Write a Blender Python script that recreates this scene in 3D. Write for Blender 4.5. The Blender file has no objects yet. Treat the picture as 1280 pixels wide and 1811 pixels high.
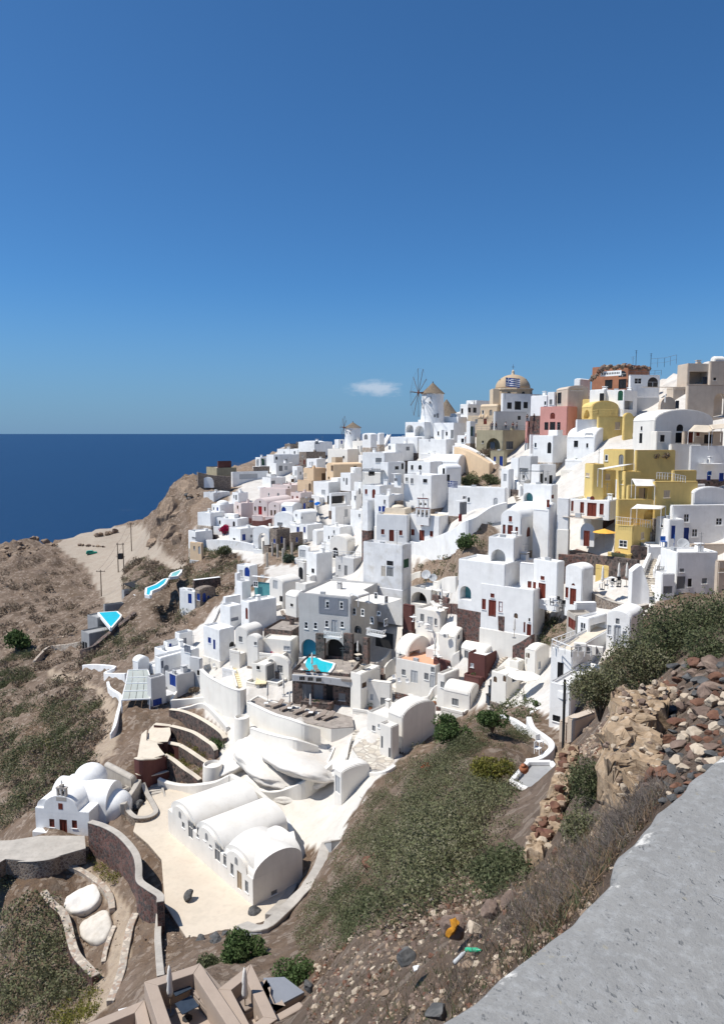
import bpy, bmesh, math, random
import numpy as np
from mathutils import Vector, Matrix, noise
random.seed(7); rng = np.random.default_rng(7)
SC = bpy.context.scene; COL = SC.collection
R = math.radians
# ---------------------------------------------------------------- camera, world, sun, exposure
F_PX = 1308.0; TH = R(6.1); cT, sT = math.cos(TH), math.sin(TH)
cd = bpy.data.cameras.new('camera'); cam = bpy.data.objects.new('camera', cd); COL.objects.link(cam)
cam.rotation_euler = (R(90) - TH, 0, 0)
cd.sensor_fit = 'VERTICAL'; cd.sensor_height = 36; cd.lens = 36 * F_PX / 1811
cd.clip_start = 0.05; cd.clip_end = 200000; SC.camera = cam
SUN = Vector((-0.52, -0.08, 0.85)).normalized()
w = bpy.data.worlds.new('World'); SC.world = w; w.use_nodes = True
nt = w.node_tree; bg = nt.nodes['Background']
sky = nt.nodes.new('ShaderNodeTexSky'); sky.sky_type = 'NISHITA'; sky.sun_disc = False
sky.sun_elevation = math.asin(SUN.z); sky.sun_rotation = math.atan2(SUN.x, SUN.y)
sky.altitude = 120; sky.air_density = 0.8; sky.dust_density = 0.8; sky.ozone_density = 9
# one small fair-weather cloud low in the sky, mixed into the sky by direction
tc = nt.nodes.new('ShaderNodeTexCoord')
def wn(t, **k):
    n = nt.nodes.new(t)
    for a, b in k.items(): setattr(n, a, b)
    return n
def cloud_mask(px, py, sx, sy, th):
    mp = wn('ShaderNodeMapping'); mp.vector_type = 'TEXTURE'
    dx = (px - 640) / F_PX; dy = (905.5 - py) / F_PX; k = cT + dy * sT
    d = Vector((dx / k, 1, (-sT + dy * cT) / k)).normalized()
    mp.inputs['Location'].default_value = d; mp.inputs['Scale'].default_value = (sx, sx * 3, sy)
    nt.links.new(tc.outputs['Generated'], mp.inputs['Vector'])
    ln = wn('ShaderNodeVectorMath', operation='LENGTH'); nt.links.new(mp.outputs[0], ln.inputs[0])
    nz = wn('ShaderNodeTexNoise'); nz.inputs['Scale'].default_value = 1.6; nz.inputs['Detail'].default_value = 6
    nz.inputs['Roughness'].default_value = .62
    nt.links.new(mp.outputs[0], nz.inputs['Vector'])
    ad = wn('ShaderNodeMath', operation='MULTIPLY_ADD'); ad.inputs[1].default_value = 1.5
    nt.links.new(nz.outputs[0], ad.inputs[0]); nt.links.new(ln.outputs['Value'], ad.inputs[2])
    mr = wn('ShaderNodeMapRange'); mr.inputs[1].default_value = 1.75; mr.inputs[2].default_value = 0.95
    mr.inputs[4].default_value = th
    mr.interpolation_type = 'SMOOTHSTEP'; nt.links.new(ad.outputs[0], mr.inputs[0])
    return mr.outputs[0]
prev = sky.outputs[0]
tint = wn('ShaderNodeMix', data_type='RGBA', blend_type='MULTIPLY'); tint.inputs[0].default_value = 1
tint.inputs[7].default_value = (.48, .79, .91, 1)
nt.links.new(prev, tint.inputs[6]); prev = tint.outputs[2]
sx_ = wn('ShaderNodeSeparateXYZ'); nt.links.new(tc.outputs['Generated'], sx_.inputs[0])      # even pale haze low over the whole horizon
hz_ = wn('ShaderNodeMapRange', interpolation_type='SMOOTHSTEP'); hz_.inputs[1].default_value = -.02; hz_.inputs[2].default_value = .20; hz_.inputs[3].default_value = .80; hz_.inputs[4].default_value = 0; nt.links.new(sx_.outputs[2], hz_.inputs[0])
hm_ = wn('ShaderNodeMix', data_type='RGBA'); hm_.inputs[7].default_value = (1.42, 2.5, 3.95, 1); nt.links.new(hz_.outputs[0], hm_.inputs[0]); nt.links.new(prev, hm_.inputs[6]); prev = hm_.outputs[2]
for args in ((664, 687, .042, .013, .55),):
    m = cloud_mask(*args)
    mx = wn('ShaderNodeMix', data_type='RGBA'); mx.inputs[7].default_value = (5.2, 5.6, 6.3, 1)
    nt.links.new(m, mx.inputs[0]); nt.links.new(prev, mx.inputs[6]); prev = mx.outputs[2]
nt.links.new(prev, bg.inputs['Color']); bg.inputs['Strength'].default_value = 0.105
sl = bpy.data.lights.new('sun', 'SUN'); sl.energy = 4.4; sl.angle = R(.53); sl.color = (1, .955, .88)
so = bpy.data.objects.new('sun', sl); COL.objects.link(so); so.rotation_euler = SUN.to_track_quat('Z', 'Y').to_euler()
SC.render.engine = 'CYCLES'
vs = SC.view_settings; vs.view_transform = 'Standard'; vs.look = 'None'; vs.exposure = 0.36; vs.gamma = 1
vs.use_curve_mapping = False
# ---------------------------------------------------------------- terrain surface model
def av(px, py):
    dx = (px - 640) / F_PX; dy = (905.5 - py) / F_PX; k = cT + dy * sT
    return dx / k, (-sT + dy * cT) / k
def vt(a, Y):
    fa = min(max((a - GA[0]) / (GA[1] - GA[0]), 0), NA - 1.001); fb = min(max((math.log(max(Y, 2.41)) - GB[0]) / (GB[1] - GB[0]), 0), NB - 1.001)
    i, j = int(fa), int(fb); s, t = fa - i, fb - j
    return (GV[i, j] * (1 - s) + GV[i + 1, j] * s) * (1 - t) + (GV[i, j + 1] * (1 - s) + GV[i + 1, j + 1] * s) * t
def H(x, y): return vt(x / max(y, 2.5), y) * max(y, 2.5)
def D(px, py):
    a, v = av(px, py)
    fa = min(max((a - GA[0]) / (GA[1] - GA[0]), 0), NA - 1.001); i = int(fa); s = fa - i
    col = GV[i] * (1 - s) + GV[i + 1] * s
    ok = np.nonzero(col >= v)[0]
    if len(ok) == 0: return float(np.interp(a, GA, GYc))
    j = int(ok[0])
    if j == 0: return float(GY[0])
    t = (v - col[j - 1]) / (col[j] - col[j - 1]); return float(math.exp(GB[j - 1] + t * (GB[1] - GB[0])))
def P3(px, py, Y=None):
    if Y is None: Y = D(px, py)
    a, v = av(px, py); return Vector((a * Y, Y, v * Y))
def toPx(x, y, z):
    k = y * cT - z * sT; return 640 + F_PX * x / k, 905.5 - F_PX * (y * sT + z * cT) / k
class Reg:
    ox = 0; oy = 0; s = 1.0
def region(ox, oy, s=3.765): Reg.ox = ox; Reg.oy = oy; Reg.s = s
def X(x): return Reg.ox + x / Reg.s
def Yp(y): return Reg.oy + y / Reg.s
# ---------------------------------------------------------------- materials
MATS = {}
def mat(name, c, rough=.85, var=.12, scale=.6, bump=.25, c2=None, c2s=.25, kind='plaster', metal=0, spec=.3):
    if name in MATS: return MATS[name]
    m = bpy.data.materials.new(name); m.use_nodes = True; t = m.node_tree; N = t.nodes; L = t.links
    b = N['Principled BSDF']; b.inputs['Roughness'].default_value = rough; b.inputs['Metallic'].default_value = metal
    b.inputs['Specular IOR Level'].default_value = spec
    g = N.new('ShaderNodeNewGeometry')
    def nz(s, d=5, r=.6):
        n = N.new('ShaderNodeTexNoise'); n.inputs['Scale'].default_value = s; n.inputs['Detail'].default_value = d
        n.inputs['Roughness'].default_value = r; L.new(g.outputs['Position'], n.inputs['Vector']); return n.outputs[0]
    def ramp(src, a, b_, lo, hi):
        r = N.new('ShaderNodeMapRange'); r.inputs[1].default_value = a; r.inputs[2].default_value = b_
        r.inputs[3].default_value = lo; r.inputs[4].default_value = hi; L.new(src, r.inputs[0]); return r.outputs[0]
    def mix(f, A_, B_, bt='MIX'):
        x = N.new('ShaderNodeMix'); x.data_type = 'RGBA'; x.blend_type = bt
        for k_, v_ in ((0, f), (6, A_), (7, B_)):
            if isinstance(v_, (int, float)): x.inputs[k_].default_value = v_
            elif isinstance(v_, tuple): x.inputs[k_].default_value = v_ + (1,) if len(v_) == 3 else v_
            else: L.new(v_, x.inputs[k_])
        return x.outputs[2]
    dark = tuple(q * (1 - var) for q in c)
    if kind in ('plaster', 'rough'):
        col = mix(ramp(nz(scale), .35, .65, 0, 1), dark, c)
        if c2: col = mix(ramp(nz(c2s, 8, .7), .52, .70, 0, .8), col, c2)
        h = nz(6 if kind == 'plaster' else 3, 6)
        # rain streaks: noise stretched vertically
        mp = N.new('ShaderNodeMapping'); mp.inputs['Scale'].default_value = (2.2, 2.2, .22); L.new(g.outputs['Position'], mp.inputs[0])
        n2 = N.new('ShaderNodeTexNoise'); n2.inputs['Scale'].default_value = 1; n2.inputs['Detail'].default_value = 6; L.new(mp.outputs[0], n2.inputs['Vector'])
        col = mix(ramp(n2.outputs[0], .5, .75, 0, var * 2.2), col, tuple(q * .62 for q in c))
    elif kind == 'stone':          # rubble masonry, stones smaller than a pixel or two
        v = N.new('ShaderNodeTexVoronoi'); v.inputs['Scale'].default_value = scale; L.new(g.outputs['Position'], v.inputs['Vector'])
        e = N.new('ShaderNodeTexVoronoi'); e.feature = 'DISTANCE_TO_EDGE'; e.inputs['Scale'].default_value = scale; L.new(g.outputs['Position'], e.inputs['Vector'])
        sx = N.new('ShaderNodeSeparateColor'); L.new(v.outputs['Color'], sx.inputs[0])
        col = mix(sx.outputs[0], tuple(q * (1 - var) for q in c), tuple(min(1, q * (1 + var)) for q in c))
        col = mix(ramp(sx.outputs[1], .6, .8, 0, 1), col, c2 or c)
        col = mix(ramp(e.outputs['Distance'], .03, .09, 1, 0), col, (.34, .30, .26) if spec == .3 else (.15, .12, .105))
        col = mix(ramp(nz(.5), .3, .7, 0, .35), col, tuple(q * .6 for q in c))
        h = e.outputs['Distance']
    elif kind == 'water':
        col = mix(ramp(nz(1.2), .35, .65, 0, 1), dark, c); h = nz(5, 2)
    else:
        col = mix(ramp(nz(scale), .3, .7, 0, 1), dark, c); h = nz(10, 3)
    L.new(col, b.inputs['Base Color'])
    if bump:
        bp = N.new('ShaderNodeBump'); bp.inputs['Strength'].default_value = bump; bp.inputs['Distance'].default_value = .06
        L.new(h, bp.inputs['Height']); L.new(bp.outputs[0], b.inputs['Normal'])
    MATS[name] = m; return m
M = {
 'W': mat('whitewash', (.82, .815, .80), var=.09, c2=(.66, .645, .62), scale=.8),
 'WG': mat('grimy_whitewash', (.74, .74, .74), var=.16, c2=(.50, .47, .42), c2s=.5),
 'C': mat('cream_limewash', (.80, .765, .70), var=.07, c2=(.72, .66, .58)),
 'CW': mat('warm_white', (.73, .70, .65), var=.08, c2=(.66, .61, .54)),
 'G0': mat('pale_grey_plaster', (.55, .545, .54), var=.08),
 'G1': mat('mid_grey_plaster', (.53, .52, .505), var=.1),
 'G2': mat('slate_blue_plaster', (.22, .235, .27), var=.1),
 'BE': mat('beige_plaster', (.56, .47, .38), var=.12, c2=(.46, .36, .28)),
 'BT': mat('sand_plaster', (.62, .50, .36), var=.12),
 'DT': mat('dome_tan_plaster', (.46, .35, .235), var=.12, c2=(.38, .28, .19)),
 'OC': mat('apricot_plaster', (.70, .52, .34), var=.1, c2=(.60, .45, .32)),
 'KH': mat('khaki_stone', (.36, .32, .22), var=.2, c2=(.26, .22, .15)),
 'YE': mat('yellow_ochre_plaster', (.71, .53, .20), var=.1, c2=(.56, .40, .15)),
 'PK': mat('pink_plaster', (.60, .29, .25), var=.1, c2=(.50, .26, .22)),
 'PP': mat('pale_pink_plaster', (.66, .56, .53), var=.08),
 'TC': mat('terracotta_plaster', (.38, .17, .10), var=.2, c2=(.25, .12, .08)),
 'MR': mat('maroon_plaster', (.115, .045, .04), var=.15, c2=(.15, .07, .06)),
 'CR': mat('cream_roof', (.66, .58, .47), var=.1, c2=(.50, .43, .34)),
 'MU': mat('mud_pink_plaster', (.37, .295, .24), var=.08),
 'MUd': mat('dark_mud_plaster', (.12, .085, .075), var=.1),
 'CO': mat('pale_concrete', (.46, .42, .37), rough=.9, var=.2, c2=(.34, .30, .26), c2s=.4),
 'PL': mat('plaza_concrete', (.60, .52, .42), rough=.9, var=.12, c2=(.48, .40, .32), c2s=.3),
 'GC': mat('grey_concrete', (.33, .33, .33), rough=.9, var=.15),
 'DS': mat('dark_volcanic_rubble', (.085, .068, .062), kind='stone', scale=2.4, var=.6, c2=(.19, .12, .10), bump=.8, spec=.29),
 'RS': mat('red_black_rubble', (.13, .065, .055), kind='stone', scale=2.8, var=.6, c2=(.06, .055, .055), bump=.8, spec=.29),
 'BS': mat('brown_rubble', (.22, .17, .13), kind='stone', scale=3.0, var=.4, c2=(.12, .09, .08), bump=.8),
 'LS': mat('pale_dry_stone', (.50, .43, .35), kind='stone', scale=2.2, var=.3, c2=(.34, .24, .18), bump=.8),
 'PV': mat('crazy_paving', (.60, .55, .47), kind='stone', scale=1.1, var=.15, c2=(.50, .44, .36), bump=.4),
 'DK': mat('deck_boards', (.30, .26, .23), kind='stone', scale=1.6, var=.3, bump=.2),
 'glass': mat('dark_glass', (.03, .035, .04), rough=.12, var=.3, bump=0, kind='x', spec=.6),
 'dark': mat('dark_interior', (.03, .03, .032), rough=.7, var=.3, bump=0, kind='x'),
 'red': mat('red_brown_paint', (.17, .035, .022), rough=.55, var=.25, scale=3, bump=.1, kind='x'),
 'crimson': mat('crimson_paint', (.34, .02, .025), rough=.5, var=.2, scale=3, bump=.1, kind='x'),
 'blue': mat('cobalt_paint', (.015, .05, .26), rough=.5, var=.2, scale=3, bump=.1, kind='x'),
 'sky': mat('light_blue_paint', (.05, .22, .50), rough=.5, var=.2, scale=3, bump=.1, kind='x'),
 'grey': mat('grey_paint', (.22, .225, .23), rough=.6, var=.15, scale=3, bump=.1, kind='x'),
 'pgrey': mat('pale_grey_paint', (.45, .46, .47), rough=.6, var=.15, scale=3, bump=.1, kind='x'),
 'black': mat('black_paint', (.02, .02, .022), rough=.5, var=.3, bump=0, kind='x'),
 'green': mat('green_paint', (.02, .09, .05), rough=.5, var=.25, scale=3, bump=.1, kind='x'),
 'teal': mat('teal_water_shade', (.10, .30, .32), rough=.25, var=.15, kind='water', bump=.1),
 'white': mat('white_paint', (.80, .80, .79), rough=.5, var=.05, scale=2, bump=.05, kind='x'),
 'cloth': mat('beige_canvas', (.58, .50, .40), rough=.95, var=.1, scale=3, bump=.2, kind='x'),
 'wcloth': mat('white_canvas', (.74, .71, .66), rough=.95, var=.06, scale=3, bump=.2, kind='x'),
 'taupe': mat('taupe_cushion', (.27, .22, .185), rough=.95, var=.15, scale=3, bump=.2, kind='x'),
 'ycush': mat('straw_cushion', (.70, .60, .38), rough=.95, var=.1, scale=3, bump=.2, kind='x'),
 'orange': mat('orange_canvas', (.80, .42, .07), rough=.9, var=.1, scale=3, bump=.2, kind='x'),
 'peach': mat('peach_terrace_floor', (.66, .36, .23), rough=.9, var=.12),
 'wood': mat('weathered_wood', (.13, .085, .055), rough=.8, var=.35, scale=5, bump=.2, kind='x'),
 'palewood': mat('pale_wood', (.42, .33, .23), rough=.8, var=.3, scale=5, bump=.2, kind='x'),
 'bluet': mat('blue_plastic', (.01, .11, .42), rough=.35, var=.15, bump=.1, kind='x'),
 'metal': mat('grey_metal', (.25, .26, .27), rough=.45, var=.15, bump=0, kind='x', metal=.6),
 'slate': mat('slate_tabletop', (.035, .05, .075), rough=.4, var=.3, scale=4, bump=.05, kind='x'),
 'thatch': mat('old_thatch', (.24, .19, .14), rough=1, var=.45, scale=5, bump=.9, kind='rough'),
 'pot': mat('terracotta_pot', (.42, .16, .08), rough=.8, var=.25, scale=6, bump=.2, kind='x'),
 'skin': mat('skin', (.45, .27, .2), rough=.6, var=.05, bump=0, kind='x'),
 'jade': mat('jade_car_paint', (.02, .30, .20), rough=.3, var=.08, bump=0, kind='x'),
 'rockT': mat('tan_rock', (.34, .25, .18), kind='rough', rough=.95, var=.45, scale=1.5, bump=1, c2=(.20, .14, .10), c2s=.8),
 'rockG': mat('grey_rock', (.10, .10, .10), kind='rough', rough=.9, var=.4, scale=4, bump=.9, c2=(.17, .16, .15), c2s=2),
 'rockR': mat('red_scoria', (.185, .095, .062), kind='rough', rough=.95, var=.45, scale=5, bump=1, c2=(.13, .05, .045), c2s=2),
 'rockB': mat('brown_rock', (.21, .15, .12), kind='rough', rough=.95, var=.4, scale=4, bump=1, c2=(.30, .23, .18), c2s=2),
 'rockC': mat('cream_rock', (.52, .43, .33), kind='rough', rough=.95, var=.3, scale=5, bump=.8, c2=(.38, .29, .21), c2s=2),
 'rockW': mat('whitewashed_rock', (.70, .665, .615), kind='rough', rough=.95, var=.06, scale=1.5, bump=.8, c2=(.66, .58, .50), c2s=.4),
 'lichen': mat('orange_lichen', (.50, .22, .02), kind='rough', rough=1, var=.4, scale=12, bump=.6),
 'earth': mat('clay_plaster', (.40, .29, .19), kind='rough', rough=.97, var=.45, scale=4, bump=1, c2=(.50, .41, .31), c2s=3),
 'trunk': mat('bark', (.16, .12, .09), kind='rough', rough=.95, var=.4, scale=8, bump=.6),
 'oldplaster': mat('bleached_plaster', (.60, .55, .48), var=.2, c2=(.42, .36, .29), c2s=.8, kind='rough', bump=.6),
}
def water_mat(name, c, rough=.06, em=None):
    m = mat(name, c, rough=rough, var=.10, kind='water', bump=.12, spec=.5); return m
M['pool'] = water_mat('pool_water', (.02, .52, .62)); M['pool2'] = water_mat('pale_pool_water', (.22, .62, .62)); M['pooldeep'] = water_mat('blue_plunge_wall', (.01, .24, .36), .4)
def leafmat(name, cols, rough=.8):
    m = bpy.data.materials.new(name); m.use_nodes = True; N = m.node_tree.nodes; L = m.node_tree.links; b = N['Principled BSDF']
    b.inputs['Roughness'].default_value = rough; b.inputs['Specular IOR Level'].default_value = .15
    a = N.new('ShaderNodeAttribute'); a.attribute_name = 'rnd'
    r = N.new('ShaderNodeValToRGB'); r.color_ramp.elements[0].color = cols[0] + (1,); r.color_ramp.elements[1].color = cols[-1] + (1,)
    for i, c in enumerate(cols[1:-1]): e = r.color_ramp.elements.new((i + 1) / (len(cols) - 1)); e.color = c + (1,)
    L.new(a.outputs['Fac'], r.inputs[0]); L.new(r.outputs[0], b.inputs['Base Color'])
    tr = N.new('ShaderNodeBsdfTranslucent'); L.new(r.outputs[0], tr.inputs[0])
    ms = N.new('ShaderNodeMixShader'); ms.inputs[0].default_value = .25; L.new(b.outputs[0], ms.inputs[1]); L.new(tr.outputs[0], ms.inputs[2])
    L.new(ms.outputs[0], N['Material Output'].inputs[0]); return m
M['leaf_grey'] = leafmat('sage_scrub', [(.115, .108, .06), (.175, .17, .095), (.13, .145, .07), (.22, .205, .135)])
M['leaf_dry'] = leafmat('dry_scrub', [(.15, .11, .08), (.21, .16, .12), (.26, .20, .15), (.17, .15, .10)])
M['leaf_green'] = leafmat('green_leaves', [(.045, .075, .028), (.075, .12, .04), (.11, .15, .06)])
M['leaf_olive'] = leafmat('olive_leaves', [(.06, .072, .035), (.10, .115, .055), (.14, .145, .08), (.085, .105, .05)])
M['leaf_yellow'] = leafmat('yellow_flower_scrub', [(.10, .12, .03), (.22, .20, .04), (.16, .15, .06)])
M['leaf_agave'] = leafmat('agave_leaves', [(.07, .10, .07), (.12, .15, .11)])
M['leaf_pink'] = leafmat('magenta_bracts', [(.32, .01, .06), (.45, .03, .10)])
M['leaf_red'] = leafmat('red_flowers', [(.55, .05, .02), (.65, .09, .03)])
M['straw'] = leafmat('dry_grass', [(.20, .13, .08), (.28, .20, .12), (.34, .26, .18), (.16, .10, .07)])
M['twig'] = leafmat('dead_twigs', [(.12, .10, .085), (.22, .19, .17), (.16, .13, .11)])
# ---------------------------------------------------------------- object helpers
def tag(o, label=None, cat=None, group=None, kind=None):
    if label: o['label'] = label
    if cat: o['category'] = cat
    if group: o['group'] = group
    if kind: o['kind'] = kind
    return o
def empty(name, loc=(0, 0, 0), rz=0):
    o = bpy.data.objects.new(name, None); COL.objects.link(o); o.location = loc; o.rotation_euler = (0, 0, rz); o.empty_display_size = .3; return o
def link(name, me, mat_, parent=None, loc=None):
    o = bpy.data.objects.new(name, me); COL.objects.link(o)
    if mat_ is not None and not me.materials: me.materials.append(M[mat_] if isinstance(mat_, str) else mat_)
    if parent: o.parent = parent
    if loc is not None: o.location = loc
    return o
class MB:
    def __init__(s): s.v = []; s.f = []
    def add(s, vs_, fs): n = len(s.v); s.v += [tuple(q) for q in vs_]; s.f += [tuple(i + n for i in f) for f in fs]; return s
    def box(s, x0, x1, y0, y1, z0, z1):
        return s.add([(x0, y0, z0), (x1, y0, z0), (x1, y1, z0), (x0, y1, z0), (x0, y0, z1), (x1, y0, z1), (x1, y1, z1), (x0, y1, z1)],
                     [(3, 2, 1, 0), (4, 5, 6, 7), (0, 1, 5, 4), (1, 2, 6, 5), (2, 3, 7, 6), (3, 0, 4, 7)])
    def obox(s, a, b, w_, h, up=(0, 0, 1)):      # bar from a to b
        a = Vector(a); b = Vector(b); d = (b - a).normalized(); u = Vector(up)
        if abs(d.dot(u)) > .95: u = Vector((0, 1, 0))
        r = d.cross(u).normalized(); q = r.cross(d).normalized(); r *= w_ / 2; q *= h / 2
        return s.add([a - r - q, a + r - q, a + r + q, a - r + q, b - r - q, b + r - q, b + r + q, b - r + q],
                     [(0, 1, 2, 3), (7, 6, 5, 4), (0, 4, 5, 1), (1, 5, 6, 2), (2, 6, 7, 3), (3, 7, 4, 0)])
    def cyl(s, c, r0, r1, z0, z1, n=10, cap=True):
        vs_ = []; 
        for z, r in ((z0, r0), (z1, r1)): vs_ += [(c[0] + r * math.cos(2 * math.pi * k / n), c[1] + r * math.sin(2 * math.pi * k / n), z) for k in range(n)]
        fs = [(k, (k + 1) % n, n + (k + 1) % n, n + k) for k in range(n)]
        if cap: fs += [tuple(range(n, 2 * n)), tuple(range(n - 1, -1, -1))]
        return s.add(vs_, fs)
    def lathe(s, c, prof, n=12):
        vs_ = []; m = len(prof)
        for r, z in prof: vs_ += [(c[0] + r * math.cos(2 * math.pi * k / n), c[1] + r * math.sin(2 * math.pi * k / n), c[2] + z) for k in range(n)]
        fs = [(i * n + k, i * n + (k + 1) % n, (i + 1) * n + (k + 1) % n, (i + 1) * n + k) for i in range(m - 1) for k in range(n)]
        fs += [tuple(range(n - 1, -1, -1)), tuple(range((m - 1) * n, m * n))]
        return s.add(vs_, fs)
    def prism(s, pts, z0, z1):      # polygon in xy
        n = len(pts); a = sum(pts[i][0] * pts[(i + 1) % n][1] - pts[(i + 1) % n][0] * pts[i][1] for i in range(n))
        if a < 0: pts = pts[::-1]
        return s.add([(p[0], p[1], z0) for p in pts] + [(p[0], p[1], z1) for p in pts],
                     [tuple(range(n - 1, -1, -1)), tuple(range(n, 2 * n))] + [(i, (i + 1) % n, n + (i + 1) % n, n + i) for i in range(n)])
    def mesh(s, name): me = bpy.data.meshes.new(name); me.from_pydata(s.v, [], s.f); me.update(); return me
    def build(s, name, mat_, parent=None, loc=None, smooth=False):
        me = s.mesh(name)
        if smooth: me.shade_smooth()
        return link(name, me, mat_, parent, loc)
def bev(o, w_=.1, seg=2, ang=40):
    m = o.modifiers.new('b', 'BEVEL'); m.width = w_; m.segments = seg; m.limit_method = 'ANGLE'; m.angle_limit = R(ang); return o
def autosmooth(o):
    o.data.shade_smooth()
    m = o.modifiers.new('wn', 'WEIGHTED_NORMAL'); m.keep_sharp = True; return o
_cube = {}
def cube(name, mat_, parent, c, size, rz=0):      # cheap shared-mesh box
    k = mat_
    if k not in _cube:
        b = MB().box(-.5, .5, -.5, .5, -.5, .5); me = b.mesh(name); me.materials.append(M[mat_]); _cube[k] = me
    o = bpy.data.objects.new(name, _cube[k]); COL.objects.link(o); o.parent = parent; o.location = c; o.scale = size; o.rotation_euler = (0, 0, rz); return o
def leafset(n, rad, size, seed, flat=.8, shell=.55, hang=0):
    g = np.random.default_rng(seed); d = g.normal(size=(n, 3)); d /= np.linalg.norm(d, axis=1)[:, None]
    rr = rad * (shell + (1 - shell) * g.random(n) ** .5)[:, None]; c = d * rr; c[:, 2] *= flat
    lump = np.array([noise.noise(Vector(q) * (2.2 / rad) + Vector((seed, 0, 0))) for q in c]); c *= (1 + .45 * lump)[:, None]
    t = g.normal(size=(n, 3)); t /= np.linalg.norm(t, axis=1)[:, None]; b = np.cross(t, g.normal(size=(n, 3))); b /= np.linalg.norm(b, axis=1)[:, None]
    s = size * (.5 + g.random((n, 1)))
    V = np.stack([c - t * s * .6, c + b * s * .30, c + t * s * .6, c - b * s * .30], 1)
    return V, np.clip(.5 + lump * .9 + g.normal(0, .22, n), 0, 1)
def meshV(name, V, rnd):
    n = len(V); me = bpy.data.meshes.new(name); k = V.shape[1]; me.vertices.add(n * k); me.vertices.foreach_set('co', V.reshape(-1).astype(np.float32)); me.loops.add(n * k)
    me.loops.foreach_set('vertex_index', np.arange(n * k, dtype=np.int32)); me.polygons.add(n); me.polygons.foreach_set('loop_start', np.arange(0, n * k, k, dtype=np.int32)); me.polygons.foreach_set('loop_total', np.full(n, k, np.int32)); me.update()
    at = me.attributes.new('rnd', 'FLOAT', 'FACE'); at.data.foreach_set('value', rnd.astype(np.float32)); return me
def leafclump(name, mt, parent, c, rad, n, size, flat=.8, seed=None):
    V, r = leafset(n, rad, size, seed or random.randint(0, 999), flat); return link(name, meshV(name, V, r), mt, parent, c)
# ---------------------------------------------------------------- houses
def arch_pts(u0, u1, z0, z1, arch, n=8):
    if not arch: return [(u0, z0), (u1, z0), (u1, z1), (u0, z1)]
    r = (u1 - u0) / 2; rz = min(r, (z1 - z0)); c = (u0 + u1) / 2; zc = z1 - rz
    return [(u0, z0), (u1, z0)] + [(c + r * math.cos(math.pi * k / n), zc + rz * math.sin(math.pi * k / n)) for k in range(n + 1)] if zc > z0 + .02 else \
        [(c + r * math.cos(math.pi * k / n), zc + rz * math.sin(math.pi * k / n)) for k in range(n + 1)]
def facemap(face, depth_off=0):
    return (lambda u, n, z: (u, -n, z)) if face == 'L' else (lambda u, n, z: (n, u, z))
def prism_n(mb, pts, fm, n0, n1):
    k = len(pts); mb.add([fm(u, n0, z) for u, z in pts] + [fm(u, n1, z) for u, z in pts],
        [tuple(range(k)), tuple(range(2 * k - 1, k - 1, -1))] + [(i, k + i, k + (i + 1) % k, (i + 1) % k) for i in range(k)])
def fixn(me):
    bm = bmesh.new(); bm.from_mesh(me); bmesh.ops.recalc_face_normals(bm, faces=bm.faces); bm.to_mesh(me); bm.free()
HOUSES = []
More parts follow.
